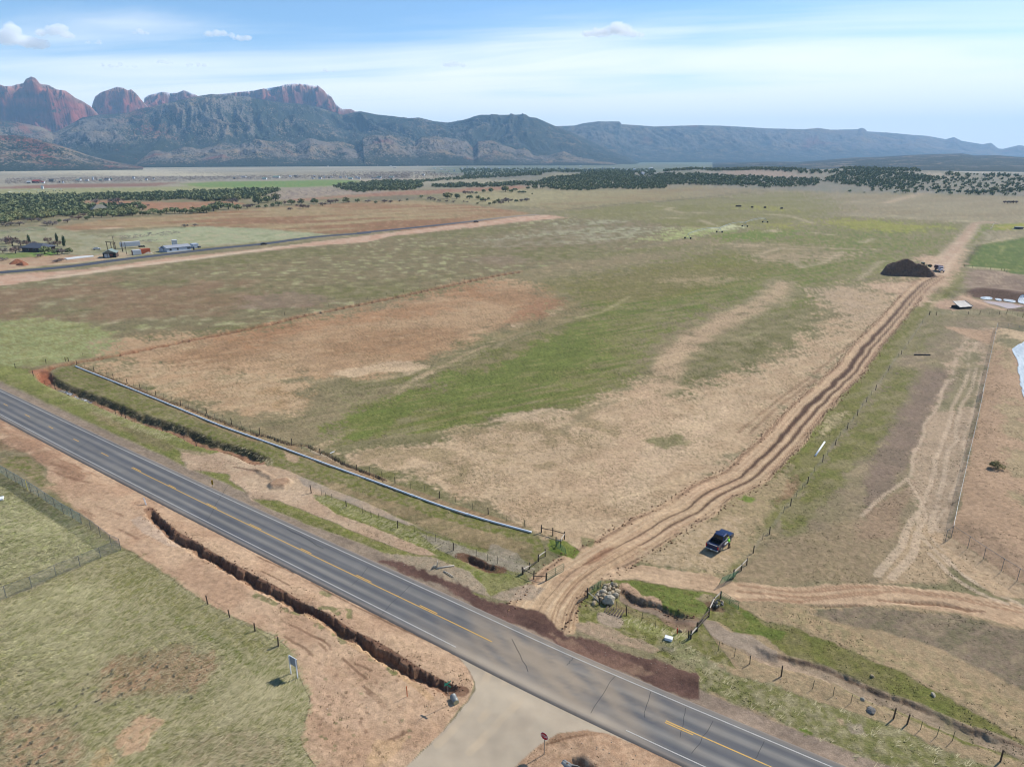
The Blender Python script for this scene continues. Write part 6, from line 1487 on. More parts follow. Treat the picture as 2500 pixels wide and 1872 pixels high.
BLD = [(500, 268, 33), (575, 248, 26), (622, 262, 38), (480, 305, 38), (530, 315, 40), (636, 335, 48), (460, 352, 48), (402, 362, 38), (380, 392, 32), (466, 408, 52), (582, 362, 38), (622, 388, 40), (425, 450, 40), (482, 475, 42), (358, 428, 38), (330, 502, 32), (545, 288, 24), (536, 252, 24), (545, 380, 36), (600, 300, 30), (430, 400, 30)]
for i, (x, y, r) in enumerate(BLD):
    q = g3(zY((x, y + r * .5))); R = r * .18083 / 13.3 * .82
    o = linked('boulder', ROCKS[i % 5], None, q + Vector((0, 0, R * .35)), (random.uniform(0, 6), random.uniform(0, 6), random.uniform(0, 6)), (R, R, R))
    set_props(o, 'pale rounded boulder in the heap beside the green gate', 'boulder', 'boulders heaped by the gate')
q = g3(zY((540, 500))); o = linked('boulder', ROCKS[3], None, q + Vector((0, 0, .45)), (.3, 1.1, .4), (.85, .8, .95)); set_props(o, 'largest pale boulder at the front of the heap', 'boulder')
for (z, x, y, R, lab, mi) in ((zH, 1028, 1225, .42, 'round dark grey boulder on the green verge near the leaning posts', 5), (zH, 1508, 1105, .26, 'lone white stone on the dry slope below the dark hillside', 1), (zH, 965, 1132, .25, 'small white stone beside a thin post on the verge', 1), (zH, 1040, 958, .22, 'small pale stone on the edge of the brown wash', 0), (zY, 1505, 878, .25, 'pale yellow stone near the red marker stub', 0), (zF, 1453, 1535, .3, 'white chunk of concrete by the fallen logs', 1)):
    q = g3(z((x, y))); o = linked('stone', ROCKS[mi], None, q + Vector((0, 0, R * .4)), (random.uniform(0, 6), .3, random.uniform(0, 6)), (R, R, R)); set_props(o, lab, 'stone')
# rubble in the hole under the timber fence
for i in range(16):
    q = g3(zY((1960 + random.uniform(-30, 110), 490 + random.uniform(-30, 60)))); R = random.uniform(.12, .24)
    o = linked('rubble_stone', ROCKS[i % 6], None, q + Vector((0, 0, R * .3)), (random.uniform(0, 6), random.uniform(0, 6), 0), (R, R, R)); set_props(o, 'broken stone in the rubble round the hole under the log rail', 'stone', 'rubble by the hole')
# fallen logs
for (z, a, b, r, lab) in ((zF, (1470, 1545), (1605, 1520), .13, 'fallen bleached log beside the maroon gravel'), (zF, (1472, 1535), (1478, 1480), .09, 'short upright pale log stump beside the fallen log'), (zF, (1525, 1565), (1600, 1610), .08, 'thin grey branch on the gravel near the fallen log')):
    A = g3(z(a), .1); B = g3(z(b), .1)
    if 'upright' in lab: B = A + Vector((.1, 0, 1.1))
    set_props(MB().path([A, (A + B) / 2 + Vector((.03, .05, .03)), B], [r, r * .9, r * .7], 8).build('log', M_PALELOG, None, True), lab, 'log')
# plank grate over the ditch
A = g3(zY((600, 620)))
gr = thing('plank_grate', 'small grate of weathered planks at the ditch edge by the four-post fence', 'grate', A, math.radians(-30))
for k in range(7): MB().box((k * .36 - 1.0, 0, .12), (.18, 1.5, .07), random.uniform(-.06, .06)).build('plank', M_WOOD, gr)
# utility lid and red stub
p = g3(zY((1340, 1000)))
ub = thing('utility_box', 'white utility box lid in the long grass near the timber fence', 'utility box', p, math.radians(-25))
MB().box((0, 0, .14), (.9, .55, .3)).build('body', M_WHITE, ub, bevel=.03); MB().box((0, 0, .34), (.96, .6, .05)).build('lid', M_SIGNW, ub, bevel=.02)
p = g3(zY((1455, 915)))
set_props(MB().box((p.x, p.y, p.z + .35), (.12, .12, .9)).build('marker_post', simple_mat('red_marker_paint', (196, 60, 40), .6, k=.75)), 'short red marker post behind the white utility lid', 'marker')

# ------------------------------------------------------------------ pickup truck
M_NAVY = simple_mat('navy_car_paint', (30, 44, 84), .22, .35, var=.04, k=.8, spec=.6)
M_GLASS = simple_mat('dark_glass', (14, 18, 24), .06, 0, var=.02, k=1, spec=.7)
M_TYRE = simple_mat('tyre_rubber', (30, 29, 28), .85, var=.15, k=1)
M_CHROME = simple_mat('bright_metal', (212, 214, 216), .25, .8, var=.05)
M_TAIL = simple_mat('tail_lamp_red', (190, 24, 28), .25, var=.03, k=.8)
M_LINER = simple_mat('black_bed_liner', (30, 31, 34), .7, var=.2, k=1)
M_BEDGREY = simple_mat('dusty_bed_floor', (150, 156, 160), .6, var=.15)
w1 = zW((1235, 955)); w2 = zW((1530, 700))
hd = math.atan2(w2[1] - w1[1], w2[0] - w1[0]) + math.radians(3)
ctr = np.array(zW((1110, 830))); ctr = ctr + np.array((math.cos(hd), math.sin(hd))) * 2.35
tr = thing('pickup_truck', 'dark blue pickup truck parked on bare soil near the open green gate', 'pickup truck', g3(ctr), hd)
def arch(cx, r, z0):
    return [(cx + r * math.cos(a), z0 + r * math.sin(a)) for a in np.linspace(0, math.pi, 9)]
prof = [(2.86, .48), (2.92, .78), (2.86, 1.06), (2.62, 1.17), (1.42, 1.26), (-.78, 1.28), (-.78, .80), (-2.86, .80), (-2.86, .50)]
under = [(-2.3, .44)] + [(x, z) for x, z in reversed(arch(-1.78, .47, .42))][0:9] + [] 
bot = [(-2.3, .42)] + arch(-1.78, .48, .42)[::-1] + arch(1.80, .48, .42)[::-1] + [(2.4, .42)]
MB().prism(prof + bot, -.98, .98).build('body', M_NAVY, tr, bevel=.05)
# cab
b0, b1, t0, t1, wb_, wt = -.78, 1.42, -.60, .52, .94, .74
V = [(b0, -wb_, 1.26), (b1, -wb_, 1.26), (b1, wb_, 1.26), (b0, wb_, 1.26), (t0, -wt, 1.93), (t1, -wt, 1.93), (t1, wt, 1.93), (t0, wt, 1.93)]
MB().add(V, [(0, 3, 2, 1), (4, 5, 6, 7), (0, 1, 5, 4), (1, 2, 6, 5), (2, 3, 7, 6), (3, 0, 4, 7)]).build('cab', M_NAVY, tr, bevel=.06)
for k in range(4): MB().box((-.05, -.45 + .3 * k, 1.935), (.95, .05, .015)).build('roof_rib', M_NAVY, tr)
def pane(name, quad, inset, off):
    q = [Vector(v) for v in quad]; c = sum(q, Vector()) / 4; nrm = (q[1] - q[0]).cross(q[3] - q[0]).normalized()
    if nrm.dot(c - Vector((0, 0, 1.55))) < 0: nrm = -nrm
    MB().add([c + (v - c) * inset + nrm * off for v in q], [(0, 1, 2, 3)]).build(name, M_GLASS, tr)
pane('windshield', [V[1], V[2], V[6], V[5]], .84, .012)
pane('rear_window', [V[0], V[3], V[7], V[4]], .82, .012)
for s in (0, 1):
    a, b, c_, d_ = (V[0], V[1], V[5], V[4]) if s == 0 else (V[3], V[2], V[6], V[7])
    a, b, c_, d_ = map(Vector, (a, b, c_, d_))
    for u0, u1 in ((.04, .47), (.53, .94)):
        pane('side_window', [a.lerp(b, u0), a.lerp(b, u1), d_.lerp(c_, u1), d_.lerp(c_, u0)], .86, .012)
# bed
for s in (-1, 1):
    MB().box((-1.82, s * .92, 1.05), (2.06, .12, .52)).build('bed_side', M_NAVY, tr, bevel=.03)
    MB().box((-1.82, s * .92, 1.325), (2.0, .10, .03)).build('bed_rail', M_LINER, tr)
MB().box((-2.84, 0, 1.02), (.09, 1.74, .50)).build('tailgate', M_NAVY, tr, bevel=.02)
MB().box((-.82, 0, 1.05), (.06, 1.72, .5)).build('bed_front', M_LINER, tr)
MB().box((-1.35, 0, .825), (1.0, 1.70, .03)).build('bed_floor', M_LINER, tr)
MB().box((-2.30, 0, .83), (.90, 1.70, .035)).build('bed_floor', M_BEDGREY, tr)
MB().box((-2.35, -.25, .90), (.12, .5, .07), .5).build('yellow_tool', M_YELLOW, tr); MB().box((-2.2, -.6, .90), (.4, .25, .08), .3).build('tool_bag', M_LINER, tr)
MB().box((-2.95, 0, .55), (.14, 1.92, .20)).build('rear_bumper', M_CHROME, tr, bevel=.03)
MB().box((-3.03, .05, .60), (.02, .32, .16)).build('licence_plate', M_SIGNW, tr)
MB().box((2.95, 0, .56), (.14, 1.94, .24)).build('front_bumper', M_CHROME, tr, bevel=.03)
MB().box((2.925, 0, .88), (.05, 1.2, .26)).build('grille', M_LINER, tr)
for s in (-1, 1):
    MB().box((-2.87, s * .90, 1.02), (.07, .16, .42)).build('tail_lamp', M_TAIL, tr, bevel=.015)
    MB().box((2.87, s * .78, .92), (.10, .32, .2)).build('headlight', M_SIGNW, tr, bevel=.02)
    MB().box((1.05, s * 1.12, 1.38), (.14, .22, .2)).build('mirror', M_LINER, tr, bevel=.02)
    for x in (.15, -.5): MB().box((x, s * .995, 1.08), (.18, .02, .035)).build('door_handle', M_CHROME, tr)
    MB().box((.35, s * .99, .50), (2.2, .12, .06)).build('running_board', M_CHROME, tr)
    for x in (1.80, -1.78):
        t = MB().lathe([(.30, -.13), (.40, -.12), (.41, -.05), (.41, .05), (.40, .12), (.30, .13)], 'y', 22, (x, s * .87, .41)).build('wheel', M_TYRE, tr, True)
        MB().lathe([(.05, -.145), (.24, -.14), (.27, -.10), (.27, .10), (.24, .14), (.05, .145)], 'y', 14, (x, s * .87, .41)).build('rim', M_CHROME, t)

# ------------------------------------------------------------------ person beside the truck's open side
M_VIS = simple_mat('hi_vis_green', (122, 226, 42), .7, var=.1, k=.85)
M_TROUSER = simple_mat('dark_trousers', (34, 34, 42), .85, var=.15, k=1)
M_SKIN = simple_mat('skin', (196, 142, 112), .6, var=.05)
M_HAIR = simple_mat('cap_yellow', (222, 220, 80), .7, var=.1, k=.8)
M_BOOT = simple_mat('work_boots', (70, 52, 38), .8, var=.15)
pf = g3(zW((1538, 742)))
pe = thing('person', 'person in bright green shirt and dark trousers leaning at the blue pickup', 'person', pf, hd + math.radians(95))
def skin_obj(name, verts, edges, rad, mat, parent):
    me = bpy.data.meshes.new(name); me.from_pydata(verts, edges, []); o = bpy.data.objects.new(name, me); COL.objects.link(o); o.parent = parent
    sk = o.modifiers.new('skin', 'SKIN')
    for v, r in zip(me.skin_vertices[0].data, rad): v.radius = (r, r) if not isinstance(r, tuple) else r
    me.skin_vertices[0].data[0].use_root = True
    sb = o.modifiers.new('sub', 'SUBSURF'); sb.levels = 1; sb.render_levels = 1
    me.materials.append(mat); return o
# x = facing, y = left, z = up; weight on both legs, torso bent forward toward the door
bodyV = [(0, 0, .92), (.05, 0, 1.08), (.12, 0, 1.24), (.18, 0, 1.40), (.21, 0, 1.50), (.24, 0, 1.60), (.26, 0, 1.70),
         (.17, .19, 1.40), (.30, .25, 1.16), (.52, .20, 1.14), (.58, .19, 1.14), (.17, -.19, 1.40), (.28, -.26, 1.15), (.50, -.22, 1.06), (.56, -.21, 1.05),
         (0, .10, .86), (.06, .13, .48), (-.02, .15, .09), (.10, .16, .05), (0, -.10, .86), (-.04, -.14, .48), (-.12, -.15, .09), (0, -.16, .05)]
bodyE = [(0, 1), (1, 2), (2, 3), (3, 4), (4, 5), (5, 6), (3, 7), (7, 8), (8, 9), (9, 10), (3, 11), (11, 12), (12, 13), (13, 14), (0, 15), (15, 16), (16, 17), (17, 18), (0, 19), (19, 20), (20, 21), (21, 22)]
bodyR = [.15, .14, .155, .14, .06, .09, .085, .075, .05, .04, .04, .075, .05, .04, .04, .10, .07, .055, .05, .10, .07, .055, .05]
n0_ = len(bodyV)
for h, s in ((10, 1), (14, -1)):          # five short curled fingers on each hand
    hx, hy, hz_ = bodyV[h]
    for k in range(4):
        bodyV.append((hx + .07 + .004 * (k == 1), hy + (k - 1.5) * .021, hz_ - .015)); bodyE.append((h, len(bodyV) - 1)); bodyR.append(.011)
        bodyV.append((hx + .11, hy + (k - 1.5) * .021, hz_ - .05)); bodyE.append((len(bodyV) - 2, len(bodyV) - 1)); bodyR.append(.009)
    bodyV.append((hx + .035, hy - s * .055, hz_ - .01)); bodyE.append((h, len(bodyV) - 1)); bodyR.append(.012)
skin_obj('body', bodyV, bodyE, bodyR, M_SKIN, pe)
shV = [(0.02, 0, .90), (.05, 0, 1.08), (.12, 0, 1.24), (.18, 0, 1.41), (.20, 0, 1.47), (.17, .2, 1.41), (.26, .25, 1.24), (.30, .26, 1.17), (.17, -.2, 1.41), (.25, -.26, 1.23), (.28, -.27, 1.16)]
skin_obj('shirt', shV, [(0, 1), (1, 2), (2, 3), (3, 4), (3, 5), (5, 6), (6, 7), (3, 8), (8, 9), (9, 10)], [.175, .165, .175, .155, .08, .092, .075, .07, .092, .075, .07], M_VIS, pe)
skin_obj('trousers', [(0, 0, .95), (0, 0, .88), (0, .10, .84), (.06, .13, .48), (-.02, .15, .13), (0, -.10, .84), (-.04, -.14, .48), (-.12, -.15, .13)], [(0, 1), (1, 2), (2, 3), (3, 4), (1, 5), (5, 6), (6, 7)], [.165, .16, .115, .085, .075, .115, .085, .075], M_TROUSER, pe)
for x, y in ((.03, .155), (-.07, -.155)): MB().box((x, y, .055), (.29, .11, .12)).build('boot', M_BOOT, pe, bevel=.03)
mb = MB(); mb.lathe([(.112, 0), (.11, .05), (.08, .10), (.02, .12)], 'z', 14, (.26, 0, 1.71)); mb.box((.38, 0, 1.715), (.13, .15, .02)); mb.build('cap', M_HAIR, pe, True)
for y in (-.035, .035): MB().box((.345, y, 1.665), (.012, .022, .012)).build('eye', M_BLACK, pe)
MB().box((.36, 0, 1.64), (.03, .025, .04)).build('nose', M_SKIN, pe)

# ------------------------------------------------------------------ soil pile, dump truck, loader
M_SOIL = NT('dark_topsoil')
_n = M_SOIL.noise(1.2, 5, .65, M_SOIL.obj()); _at = M_SOIL.node('ShaderNodeAttribute', attribute_name='Col')
M_SOIL.link(M_SOIL.scale_col(_at.outputs['Color'], M_SOIL.maprange(_n, .3, .7, .7, 1.3)), M_SOIL.bsdf.inputs['Base Color']); M_SOIL.bsdf.inputs['Roughness'].default_value = .95
M_SOIL.bump(_n, .7, .3); M_SOIL = M_SOIL.m
pcx = zU((930, 560)); pL = zU((410, 555)); pR = zU((1460, 600)); W_ = np.linalg.norm(pR - pL) / 2
gx, gy = np.meshgrid(np.linspace(-1.15, 1.15, 120), np.linspace(-1.15, 1.15, 90), indexing='ij')
ax_, ay_ = W_, W_ * .62
nz = fbm(gx * 3.2, gy * 3.2, 5, 601, .6)
rr_ = np.hypot(gx, gy) + .10 * nz
crest = np.interp(gx, [-1.1, -.85, -.42, -.15, .1, .45, .8, 1.1], [0, .50, .90, 1.0, .84, .66, .34, 0])
cross = np.clip(1 - np.abs(gy - .10) * 1.15, 0, 1)
hz0 = 7.4 * np.minimum(crest, cross * 1.35) * sstep(1.12, .9, rr_)
hz0 = np.maximum(hz0 + 1.9 * nz * sstep(0, 2, hz0), -.3)
hz0[rr_ > 1.1] = -.3
c0 = alb((126, 98, 78)); c1 = alb((150, 136, 92))
tt = sstep(.35, .75, (gy + .15) * .9 + .4 * nz + .25 * gx)[..., None]
cc = c0 * (1 - tt) + c1 * tt
V = np.stack([gx * ax_, gy * ay_, hz0], 2).reshape(-1, 3)
i = (np.arange(119)[:, None] * 90 + np.arange(89)[None, :]).ravel()
so = np_mesh('soil_pile', V, np.stack([i, i + 90, i + 91, i + 1], 1), M_SOIL, smooth=True, cols=cc.reshape(-1, 3))
so.location = g3(pcx); so.rotation_euler = (0, 0, math.radians(-14)); set_props(so, 'large dark soil pile with weedy back beside the haul road', 'soil pile')

M_TRKW = simple_mat('white_truck_paint', (222, 214, 226), .35, .1, var=.05, k=.8)
M_MAROON = simple_mat('maroon_dump_box', (104, 72, 84), .55, .2, var=.15)
q = g3(zU((1545, 505)))
dt = thing('dump_truck', 'white-nosed dump truck facing down the haul road by the soil pile', 'dump truck', q, math.radians(-104))
MB().box((-2.6, 0, .95), (7.6, .9, .35)).build('chassis', M_LINER, dt)
MB().add([(.3, -.62, .9), (2.1, -.55, .9), (2.1, .55, .9), (.3, .62, .9), (.3, -.62, 1.9), (2.0, -.5, 1.72), (2.0, .5, 1.72), (.3, .62, 1.9)], [(0, 3, 2, 1), (4, 5, 6, 7), (0, 1, 5, 4), (1, 2, 6, 5), (2, 3, 7, 6), (3, 0, 4, 7)]).build('hood', M_TRKW, dt, bevel=.06)
MB().box((2.12, 0, 1.3), (.06, .8, .72)).build('grille', M_CHROME, dt)
MB().box((2.2, 0, .72), (.2, 2.35, .34)).build('bumper', M_CHROME, dt, bevel=.03)
MB().box((-.65, 0, 1.85), (1.9, 2.1, 1.9)).build('cab', M_TRKW, dt, bevel=.1)
MB().box((.31, 0, 2.28), (.04, 1.8, .62), 0, 0, math.radians(-6)).build('windshield', M_GLASS, dt)
for s in (-1, 1):
    MB().box((-.4, s * 1.062, 2.3), (.9, .02, .6)).build('side_window', M_GLASS, dt)
    MB().box((1.9, s * .95, 1.0), (.5, .5, .5)).build('fender', M_TRKW, dt, bevel=.06)
    MB().box((2.16, s * .82, 1.22), (.08, .3, .2)).build('headlight', M_SIGNW, dt)
    MB().box((.2, s * 1.3, 2.2), (.08, .12, .6)).build('mirror', M_CHROME, dt)
    for x, in ((1.5,), (-3.6,), (-4.9,)):
        t = MB().lathe([(.34, -.17), (.5, -.16), (.52, -.05), (.52, .05), (.5, .16), (.34, .17)], 'y', 18, (x, s * 1.0, .52)).build('wheel', M_TYRE, dt, True)
        MB().lathe([(.05, -.18), (.28, -.175), (.28, .175), (.05, .18)], 'y', 12, (x, s * 1.0, .52)).build('rim', M_CHROME, t)
bx = MB().prism([(-1.75, 1.2), (-1.75, 3.1), (-6.3, 2.75), (-6.6, 1.2)], -1.22, 1.22).build('dump_box', M_MAROON, dt, bevel=.03)
MB().box((-1.3, 0, 3.05), (1.0, 2.3, .1), 0, 0, math.radians(5)).build('cab_shield', M_MAROON, dt)
for s in (-1, 1):
    for k in range(5): MB().box((-2.3 - k * .95, s * 1.245, 2.0), (.1, .06, 1.4)).build('rib', M_MAROON, bx)

M_LOAD = simple_mat('green_machine_paint', (88, 112, 96), .5, .1, var=.12)
M_LOADED = simple_mat('loose_brown_soil', (128, 92, 62), .95, var=.25, scale=3)
q = g3(zU((1195, 440)))
ld = thing('wheel_loader', 'green wheel loader with a full bucket half hidden behind the soil pile', 'loader', q, math.radians(-12))
MB().box((-1.6, 0, 1.35), (2.6, 1.7, 1.1)).build('engine_cover', M_LOAD, ld, bevel=.1)
MB().box((-.1, 0, 2.35), (1.4, 1.5, 1.7)).build('cab', M_GLASS, ld, bevel=.05); MB().box((-.1, 0, 3.25), (1.6, 1.65, .14)).build('cab_roof', M_LOAD, ld, bevel=.04)
MB().box((.9, 0, 1.0), (1.2, 1.2, .7)).build('front_frame', M_LOAD, ld, bevel=.05)
for s in (-1, 1):
    MB().path([(1.0, s * .5, 1.5), (2.2, s * .5, 1.9), (3.1, s * .5, 1.35)], .14, 6).build('lift_arm', M_LOAD, ld)
    for x in (1.2, -1.9):
        t = MB().lathe([(.4, -.26), (.68, -.24), (.72, 0), (.68, .24), (.4, .26)], 'y', 18, (x, s * 1.05, .72)).build('wheel', M_TYRE, ld, True)
        MB().lathe([(.05, -.28), (.36, -.27), (.36, .27), (.05, .28)], 'y', 12, (x, s * 1.05, .72)).build('rim', M_YELLOW, t)
bk = MB().prism([(3.0, 1.0), (3.0, 2.0), (3.25, 2.15), (4.2, 1.55), (4.25, 1.45), (3.4, .9)], -1.3, 1.3).build('bucket', M_LOAD, ld)
mb = MB(); mb.lathe([(1.1, 0), (.95, .3), (.6, .6), (.15, .75)], 'z', 14, (3.6, 0, 1.7)); mb.build('bucket_load', M_LOADED, ld, True)

# ------------------------------------------------------------------ small black shed, ponds, tarps
M_SHED = simple_mat('black_corrugated_roof', (74, 74, 78), .5, .3, var=.2)
M_SHEDW = simple_mat('dark_shed_boards', (58, 52, 48), .9, var=.25)
A = g3(zV((292, 462))); B = g3(zV((450, 452))); d = B - A; L = math.hypot(d.x, d.y)
sh = thing('shed', 'small shed with dark corrugated sloping roof near the muddy pond', 'shed', A, math.atan2(d.y, d.x))
MB().prism([(0, -.2), (L, -.2), (L, .9), (0, .9)], 0.05, 3.4).build('wall', M_SHEDW, sh)
V = [(-.1, -.35, .75), (L + .1, -.35, .75), (L - .15, 3.5, 2.35), (.2, 3.5, 2.35)]
MB().add(V + [(x, y, z + .06) for x, y, z in V], [(0, 3, 2, 1), (4, 5, 6, 7), (0, 1, 5, 4), (1, 2, 6, 5), (2, 3, 7, 6), (3, 0, 4, 7)]).build('roof', M_SHED, sh)
for k in range(11):
    x = .25 + (L - .45) * k / 10
    MB().tube((x, -.34, .84), (x * .93 + .15, 3.48, 2.44), .055, n=5).build('roof_ridge', simple_mat('roof_ridge_metal', (120, 120, 124), .45, .4) if k == 0 else bpy.data.materials['roof_ridge_metal'], sh)
for a_, b_ in (((-.12, -.37, .84), (.18, 3.5, 2.44)), ((L + .12, -.37, .84), (L - .13, 3.5, 2.44))): MB().tube(a_, b_, .09, n=6).build('verge_trim', bpy.data.materials['roof_ridge_metal'], sh)

def sheet(name, outline, z, mat, zs=None, sub=1):
    bm = bmesh.new(); vs_ = [bm.verts.new((p[0], p[1], z if zs is None else zs[i])) for i, p in enumerate(outline)]
    bm.faces.new(vs_); bmesh.ops.triangulate(bm, faces=bm.faces); bmesh.ops.recalc_face_normals(bm, faces=bm.faces)
    me = bpy.data.meshes.new(name); bm.to_mesh(me); bm.free(); me.materials.append(mat); o = bpy.data.objects.new(name, me); COL.objects.link(o); return o
t = NT('muddy_water'); t.bsdf.inputs['Base Color'].default_value = rgba(alb((206, 154, 98))); t.bsdf.inputs['Roughness'].default_value = .12
t.bump(t.noise(.8, 3, .5, t.pos()), .05, .1); M_MUD = t.m
PW = zV([(575, 362), (640, 362), (760, 370), (900, 386), (1072, 414), (1300, 440), (1300, 480), (1072, 432), (960, 452), (880, 458), (760, 420), (640, 392)])
pzm = float(height(PW[:, 0], PW[:, 1]).max()) + .03
pw = sheet('pond_water', PW, pzm, M_MUD); set_props(pw, kind='structure')
M_TARP = NT('crinkled_white_liner'); _n = M_TARP.noise(1.6, 5, .7, M_TARP.obj(), .8)
M_TARP.link(M_TARP.mix(M_TARP.maprange(_n, .35, .6, 0, 1), rgba(lin((120, 158, 182)) * .7), rgba(lin((226, 234, 240)) * .75)), M_TARP.bsdf.inputs['Base Color']); M_TARP.bsdf.inputs['Roughness'].default_value = .3
M_TARP.bump(_n, 1.0, .5); M_TARP = M_TARP.m
for q, lab in (([(540, 322), (600, 312), (700, 322), (700, 352), (620, 352), (560, 345)], 'leftmost crumpled white liner sheet on the dark pond bank'), ([(722, 330), (800, 342), (815, 365), (770, 368), (725, 352)], 'second small white liner sheet on the dark pond bank'), ([(818, 338), (900, 345), (975, 362), (978, 388), (900, 380), (825, 368)], 'third wide white liner sheet on the dark pond bank'), ([(990, 362), (1020, 350), (1080, 365), (1200, 395), (1200, 425), (1072, 402), (1000, 388)], 'white liner sheet at the right edge above the muddy pond')):
    W2 = zV(q); n = 9
    # drape a small grid over the bank
    c = W2.mean(0); P2 = np.array([c + (W2[k % len(W2)] - c) * f for f in (1.0, .66, .33) for k in range(len(W2))] + [c]); m = len(W2)
    zz = height(P2[:, 0], P2[:, 1]) + .12 + .18 * rng.random(len(P2)); zz[:m] -= .08
    F = [(r * m + k, r * m + (k + 1) % m, (r + 1) * m + (k + 1) % m, (r + 1) * m + k) for r in range(2) for k in range(m)]
    me = bpy.data.meshes.new('liner_sheet'); me.from_pydata([(x, y, z) for (x, y), z in zip(P2, zz)], [], F + [(2 * m + k, 2 * m + (k + 1) % m, 3 * m) for k in range(m)]); me.materials.append(M_TARP)
    o = bpy.data.objects.new('liner_sheet', me); COL.objects.link(o); set_props(o, lab, 'tarp')
    sm = o.modifiers.new('sub', 'SUBSURF'); sm.levels = 2; sm.render_levels = 2
    sd_ = o.modifiers.new('thick', 'SOLIDIFY'); sd_.thickness = .03
# lined pond at the right edge: liner draped over the lip and down into the basin
V = []; n = len(LIP); steps = [-.5, 0, .7, 1.5, 2.4, 3.4, 5, 7, 10]
for dx in steps:
    Q = LIP + np.array((dx, -.15 * dx)) + (rng.normal(0, .12, LIP.shape) if dx < 0 else 0)
    zz = height(Q[:, 0], Q[:, 1]) + .07 + .12 * rng.random(n)
    V += [(x, y, z) for (x, y), z in zip(Q, zz)]
F = [(j * n + k, j * n + k + 1, (j + 1) * n + k + 1, (j + 1) * n + k) for j in range(len(steps) - 1) for k in range(n - 1)]
o = np_mesh('pond_liner', V, F, M_TARP, smooth=True)
sd_ = o.modifiers.new('thick', 'SOLIDIFY'); sd_.thickness = .02
set_props(o, 'silvery plastic liner draped over the pond lip at the right edge', 'pond liner')
# water running in the canal bend
t = NT('rippled_ditch_water'); t.bsdf.inputs['Base Color'].default_value = (.10, .10, .11, 1); t.bsdf.inputs['Roughness'].default_value = .08
n_ = t.noise(1.5, 4, .6, t.pos()); t.bump(n_, .6, .4); fo_ = t.maprange(n_, .52, .62, 0, 1); t.link(t.mix(fo_, (.10, .10, .11, 1), (.7, .72, .75, 1)), t.bsdf.inputs['Base Color']); M_DWATER = t.m
wc = CANAL[(np.arange(len(CANAL)) >= 9) & (np.arange(len(CANAL)) <= 19)]
wn_ = normals(wc); zz = np.array([float(np.min(height(p[0] + np.linspace(-.3, .3, 3), p[1] + np.zeros(3)))) for p in wc]) + .10
V = np.vstack([np.column_stack([wc + wn_ * .45, zz]), np.column_stack([wc - wn_ * .45, zz])]); m = len(wc); i = np.arange(m - 1)
o = np_mesh('ditch_water', V, np.stack([i, i + m, i + m + 1, i + 1], 1), M_DWATER); set_props(o, kind='structure')
# tank by the yellow field and the black slab on the field
q = g3(zM((2150, 262)))
tk = thing('stock_tank', 'dark round stock tank with a pale rim by the yellow-green field', 'tank', q)
MB().lathe([(4.6, 0), (4.6, .25), (4.2, .28)], 'z', 28).build('apron', M_ROCKW, tk); MB().lathe([(3.2, .2), (3.2, 1.7), (3.05, 1.72)], 'z', 28).build('wall', M_SHED, tk)
q = g3(zM((1110, 1622)))
set_props(MB().box((q.x, q.y, q.z + .15), (4.6, .4, .3), -.05).build('trough', M_SHEDW), 'long low black trough on the ploughed strip', 'trough')

# ------------------------------------------------------------------ pivot irrigation line
M_ZINC = simple_mat('zinc_pipe', (188, 200, 206), .4, .5, var=.06)
def pivot(name, label, feet, h, low=False, wheels=True):
    P = [g3(p) for p in feet]; root = thing(name, label, 'irrigation rig', P[0])
    Q = [p - P[0] for p in P]
    for i, q_ in enumerate(Q):
        d_ = (Q[min(i + 1, len(Q) - 1)] - Q[max(i - 1, 0)]).normalized(); nn = Vector((-d_.y, d_.x, 0))
        top = q_ + Vector((0, 0, h)); mb = MB()
        for s in (-1, 1):
            f_ = q_ + nn * s * 2.0 + Vector((0, 0, .7))
            mb.tube(f_, top + d_ * .3, .07, n=4); mb.tube(f_, top - d_ * .3, .07, n=4)
        mb.tube(q_ + nn * 2.2 + Vector((0, 0, .7)), q_ - nn * 2.2 + Vector((0, 0, .7)), .10, n=5)
        tw = mb.build('tower', M_ZINC, root)
        for s in (-1, 1):
            if wheels: 
                c = q_ + nn * s * 2.2 + Vector((0, 0, .65))
                MB().tube(c - d_ * .15 if False else c - d_ * .16, c + d_ * .16, .65, n=14).build('wheel', M_TYRE, tw)
    for i in range(len(Q) - 1):
        a, b = Q[i] + Vector((0, 0, h)), Q[i + 1] + Vector((0, 0, h)); arch_ = (b - a).length * .028
        pts = [a.lerp(b, k / 10) + Vector((0, 0, arch_ * 4 * (k / 10) * (1 - k / 10))) for k in range(11)]
        sp_ = MB().path(pts, .11, 6).build('span_pipe', M_ZINC, root)
        if not low:
            mb = MB(); lowp = [p_ - Vector((0, 0, 1.1 * math.sin(math.pi * k / 10))) for k, p_ in enumerate(pts)]
            mb.path(lowp, .03, 3)
            for k in range(1, 10): mb.tube(pts[k], lowp[k], .025, n=3)
            mb.build('truss', M_ZINC, sp_)
    return root
pivot('irrigation_pivot', 'long arched irrigation rig on wheeled towers across the green field', [z6(p) for p in [(240, 512), (715, 418), (1095, 332), (1400, 268)]], 3.7)
pivot('irrigation_pivot', 'distant wheeled irrigation line on the pale green basin field', [z7(p) for p in [(100, 248), (215, 241), (315, 233), (415, 225), (505, 217), (590, 211), (660, 206)]], 4.5, True)
